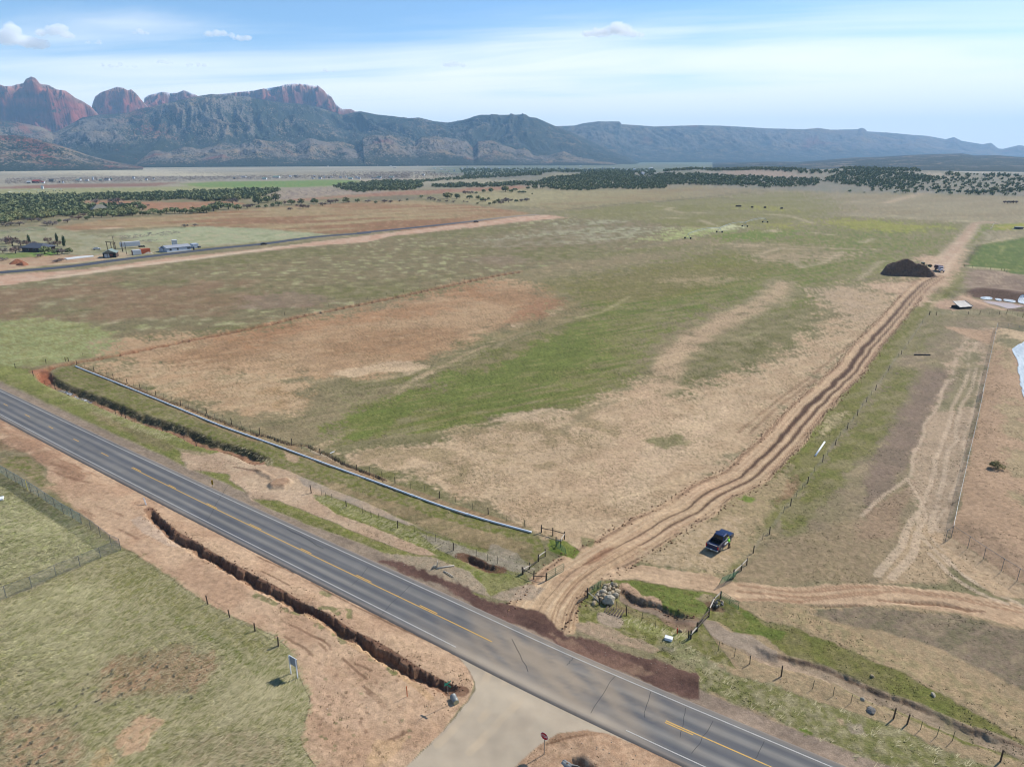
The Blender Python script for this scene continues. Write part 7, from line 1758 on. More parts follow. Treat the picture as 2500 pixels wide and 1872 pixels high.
for x, y, lab in ((1000, 30, 'longest dark trough among the far boxes beyond the rig'), (1205, 45, 'second dark feed box beyond the irrigation rig'), (1398, 50, 'third dark feed box, in the yellow grass'), (1648, 62, 'rightmost dark feed box beyond the irrigation rig')):
    q = g3(z6((x, y))); w = 6.5 if x == 1000 else 2.6
    set_props(MB().box((q.x, q.y, q.z + .9), (w, 1.8, 1.8)).build('feed_box', M_WOOD, None, bevel=.2), lab, 'feed box')
# ------------------------------------------------------------------ buildings of the homestead across the fields
def wallmat(n, c): return simple_mat(n, c, .8, var=.08, scale=.8)
M_WALLB = wallmat('pale_blue_siding', (206, 216, 230)); M_WALLW = wallmat('white_siding', (226, 228, 232)); M_WALLD = wallmat('dark_brick', (92, 74, 66)); M_WALLG = wallmat('grey_boards', (146, 142, 132))
M_ROOFG = simple_mat('grey_shingles', (168, 172, 180), .85, var=.15, scale=2); M_ROOFD = simple_mat('dark_shingles', (86, 92, 104), .85, var=.2, scale=2); M_ROOFT = simple_mat('taupe_shingles', (140, 136, 122), .85, var=.15, scale=2); M_ROOFGR = simple_mat('faded_green_tin', (150, 164, 152), .5, .2, var=.1, scale=1)
M_PANE = simple_mat('window_glass', (40, 44, 52), .15, var=.05, k=1)
def frame_axes(a, b):
    A = g3(a); B = g3(b); d = Vector((B.x - A.x, B.y - A.y, 0)); return A, d.length, math.atan2(d.y, d.x)
def gable(name, label, cat, a, b, depth, eave, ridge, wall, roof, wins=(), door=None, group=None, over=.4, hip=0.0):
    """front wall from a to b, depth away from the viewer; ridge along the front"""
    A, L, rz = frame_axes(a, b); A.z -= .05
    t = thing(name, label, cat, A, rz, group)
    mb = MB(); D = depth
    mb.add([(0, 0, -.3), (L, 0, -.3), (L, D, -.3), (0, D, -.3), (0, 0, eave), (L, 0, eave), (L, D, eave), (0, D, eave), (hip * D, D / 2, ridge - .08), (L - hip * D, D / 2, ridge - .08)], [(0, 1, 5, 4), (1, 2, 6, 9, 5), (2, 3, 7, 6), (3, 0, 4, 8, 7)])
    mb.build('wall', wall, t)
    o = over; e = eave - .05
    V = [(-o, -o, e), (L + o, -o, e), (L + o, D + o, e), (-o, D + o, e), (hip * D - (o if hip == 0 else 0), D / 2, ridge), (L - hip * D + (o if hip == 0 else 0), D / 2, ridge)]
    F = [(0, 1, 5, 4), (2, 3, 4, 5)]
    if hip: F += [(1, 2, 5), (3, 0, 4)]
    ro = MB().add(V, F).build('roof', roof, t); s = ro.modifiers.new('thick', 'SOLIDIFY'); s.thickness = .14
    for x, w in wins:
        f = MB().box((x, -.03, eave * .58), (w + .16, .06, 1.25)).build('window', M_WALLW, t); MB().box((x, -.075, eave * .58), (w, .03, 1.1)).build('pane', M_PANE, f)
    if door is not None: MB().box((door, -.04, 1.0), (.95, .08, 2.05)).build('door', M_PANE, t)
    return t
gable('mobile_home', 'long pale blue mobile home with grey roof beside the far road', 'mobile home', zT((1490, 447)), zT((1950, 402)), 8.5, 2.7, 3.9, M_WALLB, M_ROOFG, [(2.2, 1.2), (6.6, .9), (13.0, .9), (14.2, .9), (19.5, .9), (20.6, .9)], 16.5)
gable('annex_building', 'blue-grey annex at the near end of the mobile home', 'building', zT((1335, 432)), zT((1420, 436)), 6, 2.4, 3.2, M_WALLB, M_ROOFG)
def container(name, label, a, b, depth, h, mat, cat='container', base=.15, doorend=None):
    A, L, rz = frame_axes(a, b); t = thing(name, label, cat, A, rz)
    MB().box((L / 2, depth / 2, base + h / 2), (L, depth, h)).build('body', mat, t)
    n = max(4, int(L / .55)); mb_me = MB().box((0, 0, 0), (.16, .07, h * .9)).mesh('rib', mat)
    for k in range(n): linked('rib', mb_me, t, (L * (k + .5) / n, -.035, base + h / 2))
    MB().box((L / 2, depth / 2, base + h + .03), (L + .05, depth + .05, .06)).build('roof', mat, t)
    if doorend: MB().box((-.04, depth / 2, base + h / 2), (.06, depth * .96, h * .94)).build('door', doorend, t)
    return t
M_CONTO = simple_mat('orange_container_paint', (206, 106, 62), .6, var=.12, scale=1); M_CONTR = simple_mat('rust_red_paint', (132, 70, 50), .7, var=.2, scale=1)
st_ = container('semi_trailer', 'long white box trailer on wheels behind the white container', zT((600, 378)), zT((978, 350)), 2.6, 2.8, M_WALLW, 'trailer', 1.15)
for x in (11.0, 12.3, 13.6):
    for y in (.3, 2.3): MB().tube((x, y - .25, .5), (x, y + .25, .5), .5, n=14).build('wheel', M_TYRE, st_)
for y in (.6, 2.0): MB().box((2.5, y, .55), (.14, .14, 1.2)).build('landing_leg', M_TYRE, st_)
container('shipping_container', 'white shipping container with rusty door end by the far road', zT((832, 502)), zT((995, 488)), 2.6, 2.7, M_WALLW, doorend=M_CONTR)
container('shipping_container', 'orange shipping container behind the white container', zT((990, 478)), zT((1170, 462)), 2.6, 2.8, M_CONTO)
container('white_outbuilding', 'small white outbuilding at the far end of the mobile home', zT((1990, 368)), zT((2100, 358)), 4.5, 2.6, M_WALLB, 'outbuilding')
container('white_water_tank', 'white tank box showing above the mobile home roof', zT((1600, 316)), zT((1690, 310)), 3.2, 3.4, M_WALLW, 'tank')
# open-fronted shed
A, L, rz = frame_axes(zT((255, 556)), zT((510, 545)))
bs = thing('open_barn', 'open-fronted grey barn with faded green tin roof near the far road', 'barn', A, rz)
D = 8.0
MB().box((.1, D / 2, 1.4), (.15, D, 3.0)).build('wall', M_WALLG, bs); MB().box((L - .1, D / 2, 1.4), (.15, D, 3.0)).build('wall', M_WALLD, bs); MB().box((L / 2, D - .1, 1.4), (L - .4, .15, 3.0)).build('wall', M_WALLG, bs)
V = [(-.4, -.6, 2.8), (L / 2, -.6, 4.6), (L + .4, -.6, 2.8), (-.4, D + .4, 2.8), (L / 2, D + .4, 4.6), (L + .4, D + .4, 2.8)]
ro = MB().add(V, [(0, 1, 4, 3), (1, 2, 5, 4)]).build('roof', M_ROOFGR, bs); s_ = ro.modifiers.new('thick', 'SOLIDIFY'); s_.thickness = .12
MB().add([(0, .02, 2.85), (L, .02, 2.85), (L / 2, .02, 4.5)], [(0, 1, 2)]).build('gable_wall', M_WALLG, bs)
for x in (.1, L * .35, L * .65, L - .1): MB().box((x, 0, 1.4), (.2, .2, 2.9)).build('post', M_WOOD, bs)
MB().box((L * .28, .8, 1.2), (L * .38, .5, 2.1)).build('stored_panel', M_WALLW, bs); MB().box((L * .62, .8, 1.6), (1.4, .5, .9)).build('stored_tank', simple_mat('faded_red', (178, 104, 90), .6), bs)
# timber frame and poles
A = g3(zT((340, 400)))
tf = thing('timber_gantry', 'tall open timber frame standing behind the barn roof', 'frame', A, math.radians(-20))
for x in (0, 3.5, 7): MB().box((x, 0, 2.4), (.3, .3, 5.2)).build('post', M_DARKWOOD, tf)
MB().box((3.5, 0, 5.1), (8.5, .4, .35)).build('beam', M_DARKWOOD, tf)
for (x, y, h, lab) in ((482, 420, 9, 'tallest thin utility pole by the barn'), (630, 432, 6.5, 'thick dark post in front of the white trailer'), (705, 478, 7, 'pole standing at the rusty end of the white container'), (458, 360, 3, 'short pole left of the tallest pole')):
    p = g3(zT((x, y))); r = .3 if 'thick' in lab else .16
    po = thing('utility_pole', lab, 'pole', p); MB().tube((0, 0, -.4), (0, 0, h), r, r * .75, 7).build('pole', M_DARKWOOD, po)
    if 'tallest' in lab: MB().box((0, 0, h - .5), (1.6, .14, .14)).build('crossarm', M_DARKWOOD, po)
gable('farmhouse', 'dark brick ranch house with grey shingle roof among bare trees', 'house', zS((430, 590)), zS((800, 600)), 11, 2.7, 5.0, M_WALLD, M_ROOFD, [(4, 1.4), (9, 1.4), (14, 1.4)], 11.5, over=.7, hip=.25)
gable('country_house', 'large house with taupe hip roof in the juniper wood', 'house', z7((1010, 440)), z7((1190, 432)), 14, 3.2, 8.0, M_WALLG, M_ROOFT, [(4, 1.5), (14, 1.5)], None, over=.8, hip=.4)
q = [zS(p) for p in [(1240, 725), (1500, 690), (1790, 668), (1815, 690), (1500, 725), (1300, 748)]]
sl_ = sheet('concrete_slab', q, .35, simple_mat('pale_concrete', (226, 226, 222), .8, var=.06)); m_ = sl_.modifiers.new('t', 'SOLIDIFY'); m_.thickness = .3; set_props(sl_, 'long white concrete slab by the far road', 'slab')
def cone_pile(label, p, R, h, mat, seed):
    k = 26; mb = MB(); V = []; rings = [(1, 0), (.8, .25), (.55, .6), (.3, .85), (.08, 1)]
    for f, z in rings:
        for j in range(k):
            a = 2 * math.pi * j / k; rr2 = R * f * (1 + .22 * math.sin(a * 3 + seed) + .1 * math.sin(a * 7 + seed * 2)); V.append((rr2 * math.cos(a), rr2 * .8 * math.sin(a), h * z - .2 + .08 * h * math.sin(a * 5 + seed + f * 9)))
    F = [(i * k + j, i * k + (j + 1) % k, (i + 1) * k + (j + 1) % k, (i + 1) * k + j) for i in range(len(rings) - 1) for j in range(k)] + [tuple(range((len(rings) - 1) * k, len(rings) * k))]
    mb.add(V, F); o = mb.build('dirt_pile', mat, None, True); o.location = p; set_props(o, label, 'dirt pile'); return o
M_REDDIRT = simple_mat('red_dirt', (160, 104, 76), .95, var=.25, scale=1.5)
cone_pile('larger red dirt pile near the far road', g3(zS((340, 815))), 4.6, 2.4, M_REDDIRT, 1); cone_pile('smaller dark red dirt pile beside the larger one', g3(zS((440, 850))), 3.4, 1.9, M_REDDIRT, 4)
cone_pile('small white gravel pile by the orange container', g3(zT((1130, 470))), 3, 1.2, M_ROCKW, 2)

# village and far town
ROOFC = [simple_mat('village_roof_%s' % n, c, .7, var=.1, scale=.3) for n, c in (('red', (172, 72, 66)), ('dark', (92, 92, 96)), ('white', (226, 228, 230)), ('grey', (150, 152, 158)), ('tan', (178, 160, 138)), ('green', (120, 150, 138)))]
def village(z, x, y, w, h, wall, roof, label, group=None):
    a = np.array(z((x - w / 2, y))); b = np.array(z((x + w / 2, y)))
    gable('village_house', label, 'house', a, b, np.linalg.norm(b - a) * .7, h * .6, h, wall, roof, over=.2, group=group)
village(z7, 385, 120, 75, 7, M_WALLD, ROOFC[0], 'red-roofed farm building at the edge of the far village')
village(z7, 460, 124, 30, 5, M_WALLW, ROOFC[0], 'small white building beside the red-roofed one')
village(z7, 555, 108, 50, 7, M_WALLG, ROOFC[1], 'dark square house left of the white village houses')
village(z7, 455, 183, 22, 6, M_WALLW, ROOFC[2], 'lone white box on the edge of the red field')
village(z7, 1005, 92, 14, 9, M_WALLW, ROOFC[2], 'narrow tall white building in the village')
grp = 'small houses of the far village'
for z, lst in ((z7, [(310, 125, 50), (645, 120, 20), (680, 122, 18), (840, 95, 60), (870, 88, 30), (935, 100, 40), (1085, 98, 40), (1150, 95, 60), (1200, 88, 30), (1440, 75, 30), (1580, 92, 24), (1660, 78, 20)]), (zN, [(860, 120, 22), (930, 108, 40), (972, 112, 12), (1090, 122, 40), (1180, 110, 60), (1290, 103, 20), (1330, 102, 30), (1465, 118, 20), (1480, 105, 16), (1520, 117, 28), (1555, 110, 14), (1590, 112, 18), (1612, 108, 16), (1680, 112, 24), (1720, 108, 14), (1755, 120, 40), (1800, 108, 24), (1822, 118, 24), (1945, 112, 30), (1980, 116, 20), (660, 22, 20), (1380, 12, 40), (1480, 18, 20), (1580, 22, 16)]), (zO, [(30, 115, 20), (80, 112, 40), (170, 110, 40), (200, 32, 30), (505, 38, 30), (170, 20, 20), (420, 92, 20), (560, 45, 20), (590, 50, 20), (620, 62, 16)])):
    for x, y, w in lst:
        k = random.randrange(1, 6)
        village(z, x, y, w * .8, random.uniform(4, 6), random.choice([M_WALLW, M_WALLG, M_WALLW]), ROOFC[k], 'small low house of the far village strip', grp)
grp = 'white buildings of the hazy far town'
for z, lst in ((zO, [(660, 60, 16), (720, 42, 20), (760, 30, 16), (820, 38, 20), (905, 32, 16), (945, 48, 16), (1010, 40, 20), (1080, 38, 18), (1130, 60, 20), (1205, 40, 16), (1275, 45, 20), (1340, 38, 18), (1410, 42, 14), (1475, 30, 20), (1520, 38, 16), (1580, 48, 18), (1635, 25, 24), (1700, 52, 16), (1745, 42, 16), (1805, 40, 14), (1830, 46, 16), (1890, 42, 20), (1930, 52, 30), (1990, 58, 20), (2050, 50, 24), (2120, 84, 26), (2180, 40, 40)]),):
    for x, y, w in lst: village(z, x, y, w * .7, random.uniform(5, 9), M_WALLW, random.choice([ROOFC[2], ROOFC[3], ROOFC[2]]), 'white building scattered in the hazy far town', grp)
# small cars on the far road
M_CARS = [simple_mat('car_paint_%d' % i, c, .3, .2, var=.04, k=.8) for i, c in enumerate([(40, 42, 46), (60, 50, 44), (200, 204, 208)])]
for z, x, y, k, lab in ((zB, 890, 968, 0, 'dark car far away on the far road'), (zD, 1583, 612, 1, 'dark brown car on the far road beyond the buildings'), (zS, 1870, 552, 2, 'white car parked left of the barn')):
    q = g3(z((x, y)), .28 if k < 2 else 0); c = thing('car', lab, 'car', q, math.radians(25))
    MB().prism([(-2.2, .3), (2.2, .3), (2.25, .75), (1.2, .95), (.7, 1.45), (-1.1, 1.5), (-1.9, .98), (-2.25, .9)], -.88, .88).build('body', M_CARS[k], c, bevel=.08)
    for s in (-1, 1):
        MB().box((-.15, s * .885, 1.2), (1.6, .02, .3)).build('side_window', M_GLASS, c)
        for wx in (-1.35, 1.35): MB().tube((wx, s * .78, .32), (wx, s * .95, .32), .32, n=12).build('wheel', M_TYRE, c)
# ------------------------------------------------------------------ trees
def leaf_mat(name, srgb, var=.35, k=.75):
    t = NT(name); oi = t.node('ShaderNodeObjectInfo')
    n = t.noise(1.1, 3, .6, t.obj())
    f = t.math('MULTIPLY', t.maprange(n, .3, .7, 1 - var, 1 + var), t.maprange(oi.outputs['Random'], 0, 1, .78, 1.22))
    rgb = t.node('ShaderNodeRGB'); rgb.outputs[0].default_value = rgba(lin(srgb) * k)
    t.link(t.scale_col(rgb.outputs[0], f), t.bsdf.inputs['Base Color']); t.bsdf.inputs['Roughness'].default_value = .85; t.bsdf.inputs['Specular IOR Level'].default_value = .15
    return t.m
M_JUN = leaf_mat('juniper_foliage', (114, 120, 82), .45, 1.05); M_JUN2 = leaf_mat('juniper_foliage_yellowish', (128, 126, 84), .45, 1.05); M_TWIG = leaf_mat('bare_grey_twigs', (142, 130, 124), .25, .7); M_TWIGR = leaf_mat('bare_reddish_twigs', (146, 122, 112), .25, .7); M_CONIF = leaf_mat('spruce_foliage', (70, 86, 52))
M_BARK = simple_mat('grey_bark', (110, 96, 84), .9, var=.25)
def crown_arrays(seed, n, clumps, size, shape=(1, 1, .85), twig=False):
    """leaf-sized triangles gathered in clumps through a crown of unit radius"""
    r = np.random.default_rng(seed)
    cc = r.normal(0, 1, (clumps, 3)); cc /= np.linalg.norm(cc, axis=1)[:, None]; cc *= (r.uniform(.35, .82, clumps) ** .6)[:, None]; cc[:, 2] = np.abs(cc[:, 2]) * .9 - .12
    cr = r.uniform(.26, .46, clumps)
    k = r.integers(0, clumps, n); d = r.normal(0, 1, (n, 3)); d /= np.linalg.norm(d, axis=1)[:, None]
    p = cc[k] + d * (cr[k] * r.uniform(.7, 1.02, n))[:, None]
    a = np.cross(d, r.normal(0, 1, (n, 3))); a /= np.linalg.norm(a, axis=1)[:, None]; b = np.cross(d, a) + d * .45
    s = size * r.uniform(.6, 1.3, n)[:, None]
    if twig: a = d + r.normal(0, .4, (n, 3)) + np.array((0, 0, .6)); a /= np.linalg.norm(a, axis=1)[:, None]; b = np.cross(a, r.normal(0, 1, (n, 3))); b *= .10
    V = np.stack([p - a * s, p + a * s, p + b * s * 1.5], 1) * np.array(shape)
    return V.reshape(-1, 3)
def crown_mesh(name, seed, n, clumps, size, mat, shape=(1, 1, .85), twig=False):
    V = crown_arrays(seed, n, clumps, size, shape, twig); me = bpy.data.meshes.new(name); me.from_pydata(V.tolist(), [], np.arange(len(V)).reshape(-1, 3).tolist()); me.materials.append(mat)
    return me
def trunk_mesh(seed, spread=.35, n=4, h=.55):
    r = random.Random(seed); mb = MB(); mb.path([(0, 0, -.75), (.02, .01, -.3), (.03, .0, .05)], [.09, .07, .05], 6)
    for k in range(n):
        a = 6.28 * k / n + r.uniform(-.4, .4); mb.path([(.02, 0, -.35), (spread * .5 * math.cos(a), spread * .5 * math.sin(a), -.05), (spread * math.cos(a), spread * math.sin(a), h * .5)], [.045, .03, .015], 5)
    return mb.mesh('trunk', M_BARK)
JC = [crown_mesh('crown', 700 + k, 420, 11, .15, [M_JUN, M_JUN2, M_JUN, M_JUN][k]) for k in range(4)]; JT = [trunk_mesh(k) for k in range(2)]
BC = [crown_mesh('crown', 720 + k, 340, 9, .30, [M_TWIG, M_TWIGR, M_TWIG][k], (1, 1, .75), True) for k in range(3)]; BT = trunk_mesh(9, .5, 6, .6)
SC = crown_mesh('crown', 740, 420, 11, .15, M_CONIF, (.5, .5, 1.25))
def tree(p, R, label, group, name='juniper_tree', crown=None, trunk=None, hs=1.0, cat='tree'):
    q = g3(p, R * .62 * hs); t = thing(name, label, cat, q, random.uniform(0, 6.28), group)
    t.scale = (R * random.uniform(.92, 1.08), R * random.uniform(.92, 1.08), R * hs)
    linked('crown', crown or random.choice(JC), t); linked('trunk', trunk or random.choice(JT), t)
    return t
_pxm = lambda z, x, y: 1650 / np.hypot(*z((x, y)))
g1 = 'round junipers along the field edge'
L1 = 'round dark juniper in the row along the brown field edge'
for x, y, w in [(55, 552, 34), (330, 522, 28), (650, 545, 22), (945, 518, 28), (1010, 492, 40), (1095, 492, 40), (1220, 488, 42), (1290, 470, 36), (1340, 478, 40), (1430, 474, 44), (1545, 470, 34), (1600, 468, 30), (1540, 410, 40), (1655, 452, 40), (1740, 464, 40), (1800, 446, 34), (1890, 450, 48), (1940, 446, 30), (2005, 450, 38), (2085, 450, 34), (2140, 446, 36), (2200, 436, 34), (1490, 376, 40), (1110, 440, 34), (1180, 440, 36)]:
    p = z7((x, y)); tree(p, w * .226 / _pxm(z7, x, y), L1, g1)
for x, y, w in [(545, 378, 26), (590, 375, 24), (645, 378, 40), (700, 365, 40), (740, 352, 40), (815, 352, 36), (890, 358, 30), (1045, 342, 16), (1105, 338, 16), (1160, 332, 20), (1200, 325, 24), (1045, 312, 44), (1120, 300, 36), (1180, 288, 36), (1300, 316, 28), (1375, 312, 26), (1475, 308, 28), (1050, 260, 22), (800, 285, 26), (880, 282, 30)]:
    p = zN((x, y)); tree(p, w * .3165 / _pxm(zN, x, y), L1, g1)
for x, y, w, lab in [(1722, 300, 26, 'lone juniper left of the taller lone juniper past the bare bushes'), (1810, 296, 20, 'taller lone juniper standing clear beyond the bare bushes'), (1952, 304, 12, 'small slim juniper alone in the dry field')]:
    p = zN((x, y)); tree(p, w * .3165 / _pxm(zN, x, y), lab, None)
g2 = 'junipers of the island clumps in the far field'
for x, y, w in [(55, 305, 11), (300, 283, 10), (405, 262, 14), (605, 271, 30), (680, 270, 26), (640, 248, 12), (780, 272, 22), (845, 276, 20), (880, 292, 20), (840, 312, 10), (925, 278, 12), (932, 316, 12), (970, 310, 16), (1000, 300, 18), (1138, 297, 16), (830, 232, 12), (888, 222, 16), (945, 220, 22), (1055, 216, 28), (1100, 222, 18), (1130, 210, 16), (1162, 228, 14), (1198, 230, 16), (1262, 236, 7), (1230, 198, 16), (1285, 194, 22), (1340, 190, 20)]:
    p = zO((x, y)); tree(p, w * .3165 / _pxm(zO, x, y) * 1.05, 'dark juniper in the island clumps of the far field', g2)
g3n = 'lone junipers before the wooded hill'
for x, y, w in [(38, 242, 12), (70, 246, 8), (208, 252, 22), (246, 248, 12), (405, 245, 12), (447, 240, 10), (520, 238, 12), (868, 281, 12), (980, 289, 6), (1215, 290, 9), (1300, 290, 20), (1370, 290, 11), (1770, 292, 16), (1900, 298, 22), (1985, 280, 22), (1640, 300, 14), (1580, 282, 14), (2105, 280, 18), (2060, 285, 16)]:
    p = zP((x, y)); tree(p, w * .3165 / _pxm(zP, x, y) * 1.05, 'scattered juniper at the foot of the wooded hill', g3n)

def scatter(poly, spacing, keep=1.0, jitter=.45, seed=0):
    r = np.random.default_rng(seed); poly = np.asarray(poly); lo = poly.min(0); hi = poly.max(0)
    gx_, gy_ = np.meshgrid(np.arange(lo[0], hi[0], spacing), np.arange(lo[1], hi[1], spacing)); P = np.stack([gx_.ravel(), gy_.ravel()], 1)
    P = P + r.uniform(-jitter, jitter, P.shape) * spacing
    P = P[inside(P, poly)]
    if len(P): P = P[r.random(len(P)) < keep]
    return P
WOOD1 = zD([(-150, 330), (0, 322), (480, 316), (860, 306), (1150, 296), (1500, 283), (1690, 280), (1640, 300), (1540, 330), (1400, 343), (1200, 348), (1100, 332), (940, 348), (860, 343), (780, 343), (640, 340), (500, 345), (480, 378), (560, 385), (620, 380), (800, 388), (830, 428), (700, 438), (600, 438), (540, 422), (420, 438), (300, 446), (100, 470), (0, 482), (-150, 500)])
wood = scatter(WOOD1, 7.2, .93, .6, seed=31)
order = np.argsort(np.hypot(wood[:, 0], wood[:, 1])); wood = wood[order]
g4 = 'junipers of the dense wood'
NIND = 150
hp = z7((1100, 436))
for p in wood[:NIND]:
    if np.hypot(*(p - hp)) < 17: continue
    tree(p, random.uniform(3.0, 4.2), 'dark green juniper at the near side of the dense wood', g4, hs=random.uniform(.9, 1.15))
rest = [(wood[NIND:], 3.6)]
for poly, s, k, R in ((zN([(1640, 168), (1780, 158), (1950, 142), (2120, 136), (2300, 142), (2310, 180), (2212, 205), (1900, 212), (1750, 206)]), 10, .95, 4.0), (zO([(290, 145), (500, 128), (560, 126), (560, 134), (300, 152)]), 11, .9, 3.6), (zO([(540, 122), (1000, 97), (1320, 72), (1330, 88), (1000, 108), (560, 132)]), 12, .8, 4.0), (zO([(470, 172), (700, 160), (860, 160), (1160, 145), (1320, 150), (1320, 172), (1160, 170), (860, 182), (500, 185)]), 9.5, .8, 3.8),
                   (zO([(1310, 140), (1420, 108), (1600, 90), (1850, 66), (2000, 70), (2050, 95), (2300, 100), (2300, 190), (2000, 196), (1800, 192), (1700, 206), (1480, 206), (1390, 192)]), 9.5, .92, 3.6), (zP([(-640, 150), (-400, 150), (-200, 150), (0, 160), (280, 178), (600, 178), (650, 200), (600, 232), (300, 246), (100, 232), (-200, 232), (-640, 232)]), 9.5, .92, 3.4), (zP([(-560, 112), (-200, 104), (0, 100), (150, 102), (150, 112), (-100, 118), (-560, 128)]), 14, .8, 4),
                   (zP([(640, 195), (800, 140), (1100, 128), (1400, 150), (1620, 178), (1450, 205), (1250, 262), (1000, 245), (800, 222)]), 9.5, .85, 3.2), (zP([(1000, 250), (1450, 200), (1650, 175), (2400, 180), (2400, 318), (1450, 290), (1050, 275)]), 14, .62, 3.1), (zP([(140, 102), (500, 118), (800, 122), (1100, 125), (1100, 134), (800, 140), (500, 138), (140, 116)]), 13, .85, 4.2), (zP([(780, 98), (1400, 112), (1400, 128), (800, 112)]), 15, .7, 4.2), (zP([(1600, 138), (2000, 152), (2300, 160), (2300, 176), (1600, 162)]), 16, .7, 4.2), (zO([(700, 40), (1500, 45), (2212, 45), (2212, 95), (1950, 70), (1400, 68), (1000, 95), (740, 110)]), 26, .5, 5.0), (zD([(1990, 262), (2212, 255), (2212, 300), (2100, 290)]), 11, .8, 3.6)):
    rest.append((scatter(poly, s, k, seed=int(s * 10 + k * 100)), R))
_wr = np.random.default_rng(77)
far_ok = [(P, R) for P, R in rest if len(P)]
NT_ = sum(len(P) for P, R in far_ok)
base = [crown_arrays(800 + k, 23, 6, .45) for k in range(5)]
VV = []; CCs = []
for P, R in far_ok:
    zg = height(P[:, 0], P[:, 1])
    for (x, y), z in zip(P, zg):
        b = base[_wr.integers(5)]; a = _wr.uniform(0, 6.28); s = R * _wr.uniform(.55, 1.3); ca, sa = math.cos(a), math.sin(a)
        VV.append(np.stack([(b[:, 0] * ca - b[:, 1] * sa) * s + x, (b[:, 0] * sa + b[:, 1] * ca) * s + y, b[:, 2] * s * 1.05 + z + s * .55], 1))
VV = np.vstack(VV)
o = np_mesh('juniper_woodland', VV, np.arange(len(VV)).reshape(-1, 3), M_JUN); set_props(o, 'dark juniper woodland covering the far wood and low hills', None, None, 'stuff')
print('woodland trees', NT_, 'tris', len(VV) // 3)

# bare grey shrubs
g5 = 'bare grey shrubs about the far fields'
def bare(z, x, y, w, label='leafless grey shrub on the far field edges', group=g5, hs=.75):
    p = z((x, y)); R = w * z.o[2] / (1650 / np.hypot(*p)) * .55
    return tree(p, R, label, group, 'bare_shrub', random.choice(BC), BT, hs, 'shrub')
for x, y, w in [(120, 585, 70), (60, 590, 60), (210, 580, 70), (510, 580, 80), (570, 575, 80), (340, 535, 60), (420, 535, 60), (730, 548, 70), (850, 515, 70), (780, 505, 50), (1040, 340, 80), (1230, 345, 90), (1320, 370, 70), (1400, 372, 60), (1600, 368, 30), (2000, 598, 60), (2105, 588, 50), (900, 480, 50), (1280, 330, 80), (170, 300, 60)]: bare(z7, x, y, w, 'leafless grey shrub on the fringe of the dense juniper wood', 'bare shrubs round the wood')
for x, y, w in [(845, 305, 70), (690, 330, 50), (960, 345, 60), (1000, 330, 40), (1290, 358, 40), (1390, 345, 60), (1430, 340, 40), (1540, 325, 50), (1600, 310, 60), (1640, 300, 50), (1740, 300, 30), (1890, 300, 40), (2020, 298, 40), (2065, 300, 30), (1250, 310, 40), (1345, 330, 30)]: bare(zN, x, y, w, 'leafless shrub among the junipers along the brown field edge', 'bare shrubs along the field edge')
for x, y, w in [(745, 235, 50), (785, 232, 40), (125, 300, 40), (170, 298, 30), (240, 294, 30), (480, 280, 50), (510, 284, 30), (545, 292, 30), (600, 293, 26), (655, 300, 30), (735, 298, 26), (760, 298, 20), (1220, 290, 50), (1180, 292, 40), (1080, 298, 60), (1040, 300, 50), (1020, 310, 40), (1060, 282, 40), (900, 292, 40)]: bare(zO, x, y, w, 'grey leafless shrub round the island clumps of the far field', 'bare shrubs of the island clumps')
for k, (x, y) in enumerate([(2060, 368), (2085, 368), (2110, 368), (2130, 368), (2150, 368)]): bare(zP, x, y, 30, 'leafless tree in the small clump alone on the right far field', 'small bare clump on the right')
g6 = 'bare trees round the farmhouse'
for x, y, w, hs in [(240, 480, 200, 1.1), (120, 440, 160, 1.0), (400, 470, 150, .9), (520, 470, 120, .9), (640, 470, 120, .8), (930, 420, 120, 1.1), (1010, 500, 130, 1.0), (300, 620, 170, .8), (60, 620, 150, .9), (1200, 640, 140, 1.0), (780, 690, 110, .7), (1110, 480, 120, 1.1), (1180, 770, 130, .5), (1100, 790, 120, .5), (60, 760, 140, .5), (360, 560, 120, .9)]: bare(zS, x, y, w, 'pale leafless tree round the dark farmhouse', g6, hs)
for x, y, R, lab, sp_ in ((560, 440, 2.3, 'slim spruce behind the farmhouse roof', True), (1258, 490, 2.6, 'tall green conifer right of the farmhouse', True), (1335, 625, 2.5, 'rounded conifer nearer the far road than the tall one', False), (1115, 400, 2.2, 'sparse conifer behind the farmhouse yard', True), (870, 630, 3.4, 'large dark bush against the farmhouse corner', False), (1110, 640, 2.6, 'dark bush on the lawn right of the farmhouse', False)):
    tree(zS((x, y)), R, lab, None, 'conifer_tree', SC if sp_ else JC[0], None, 1.6 if sp_ else 1.0)
bare(zT, 1145, 95, 60, 'small dark round shrub in the sage above the trailer', None)
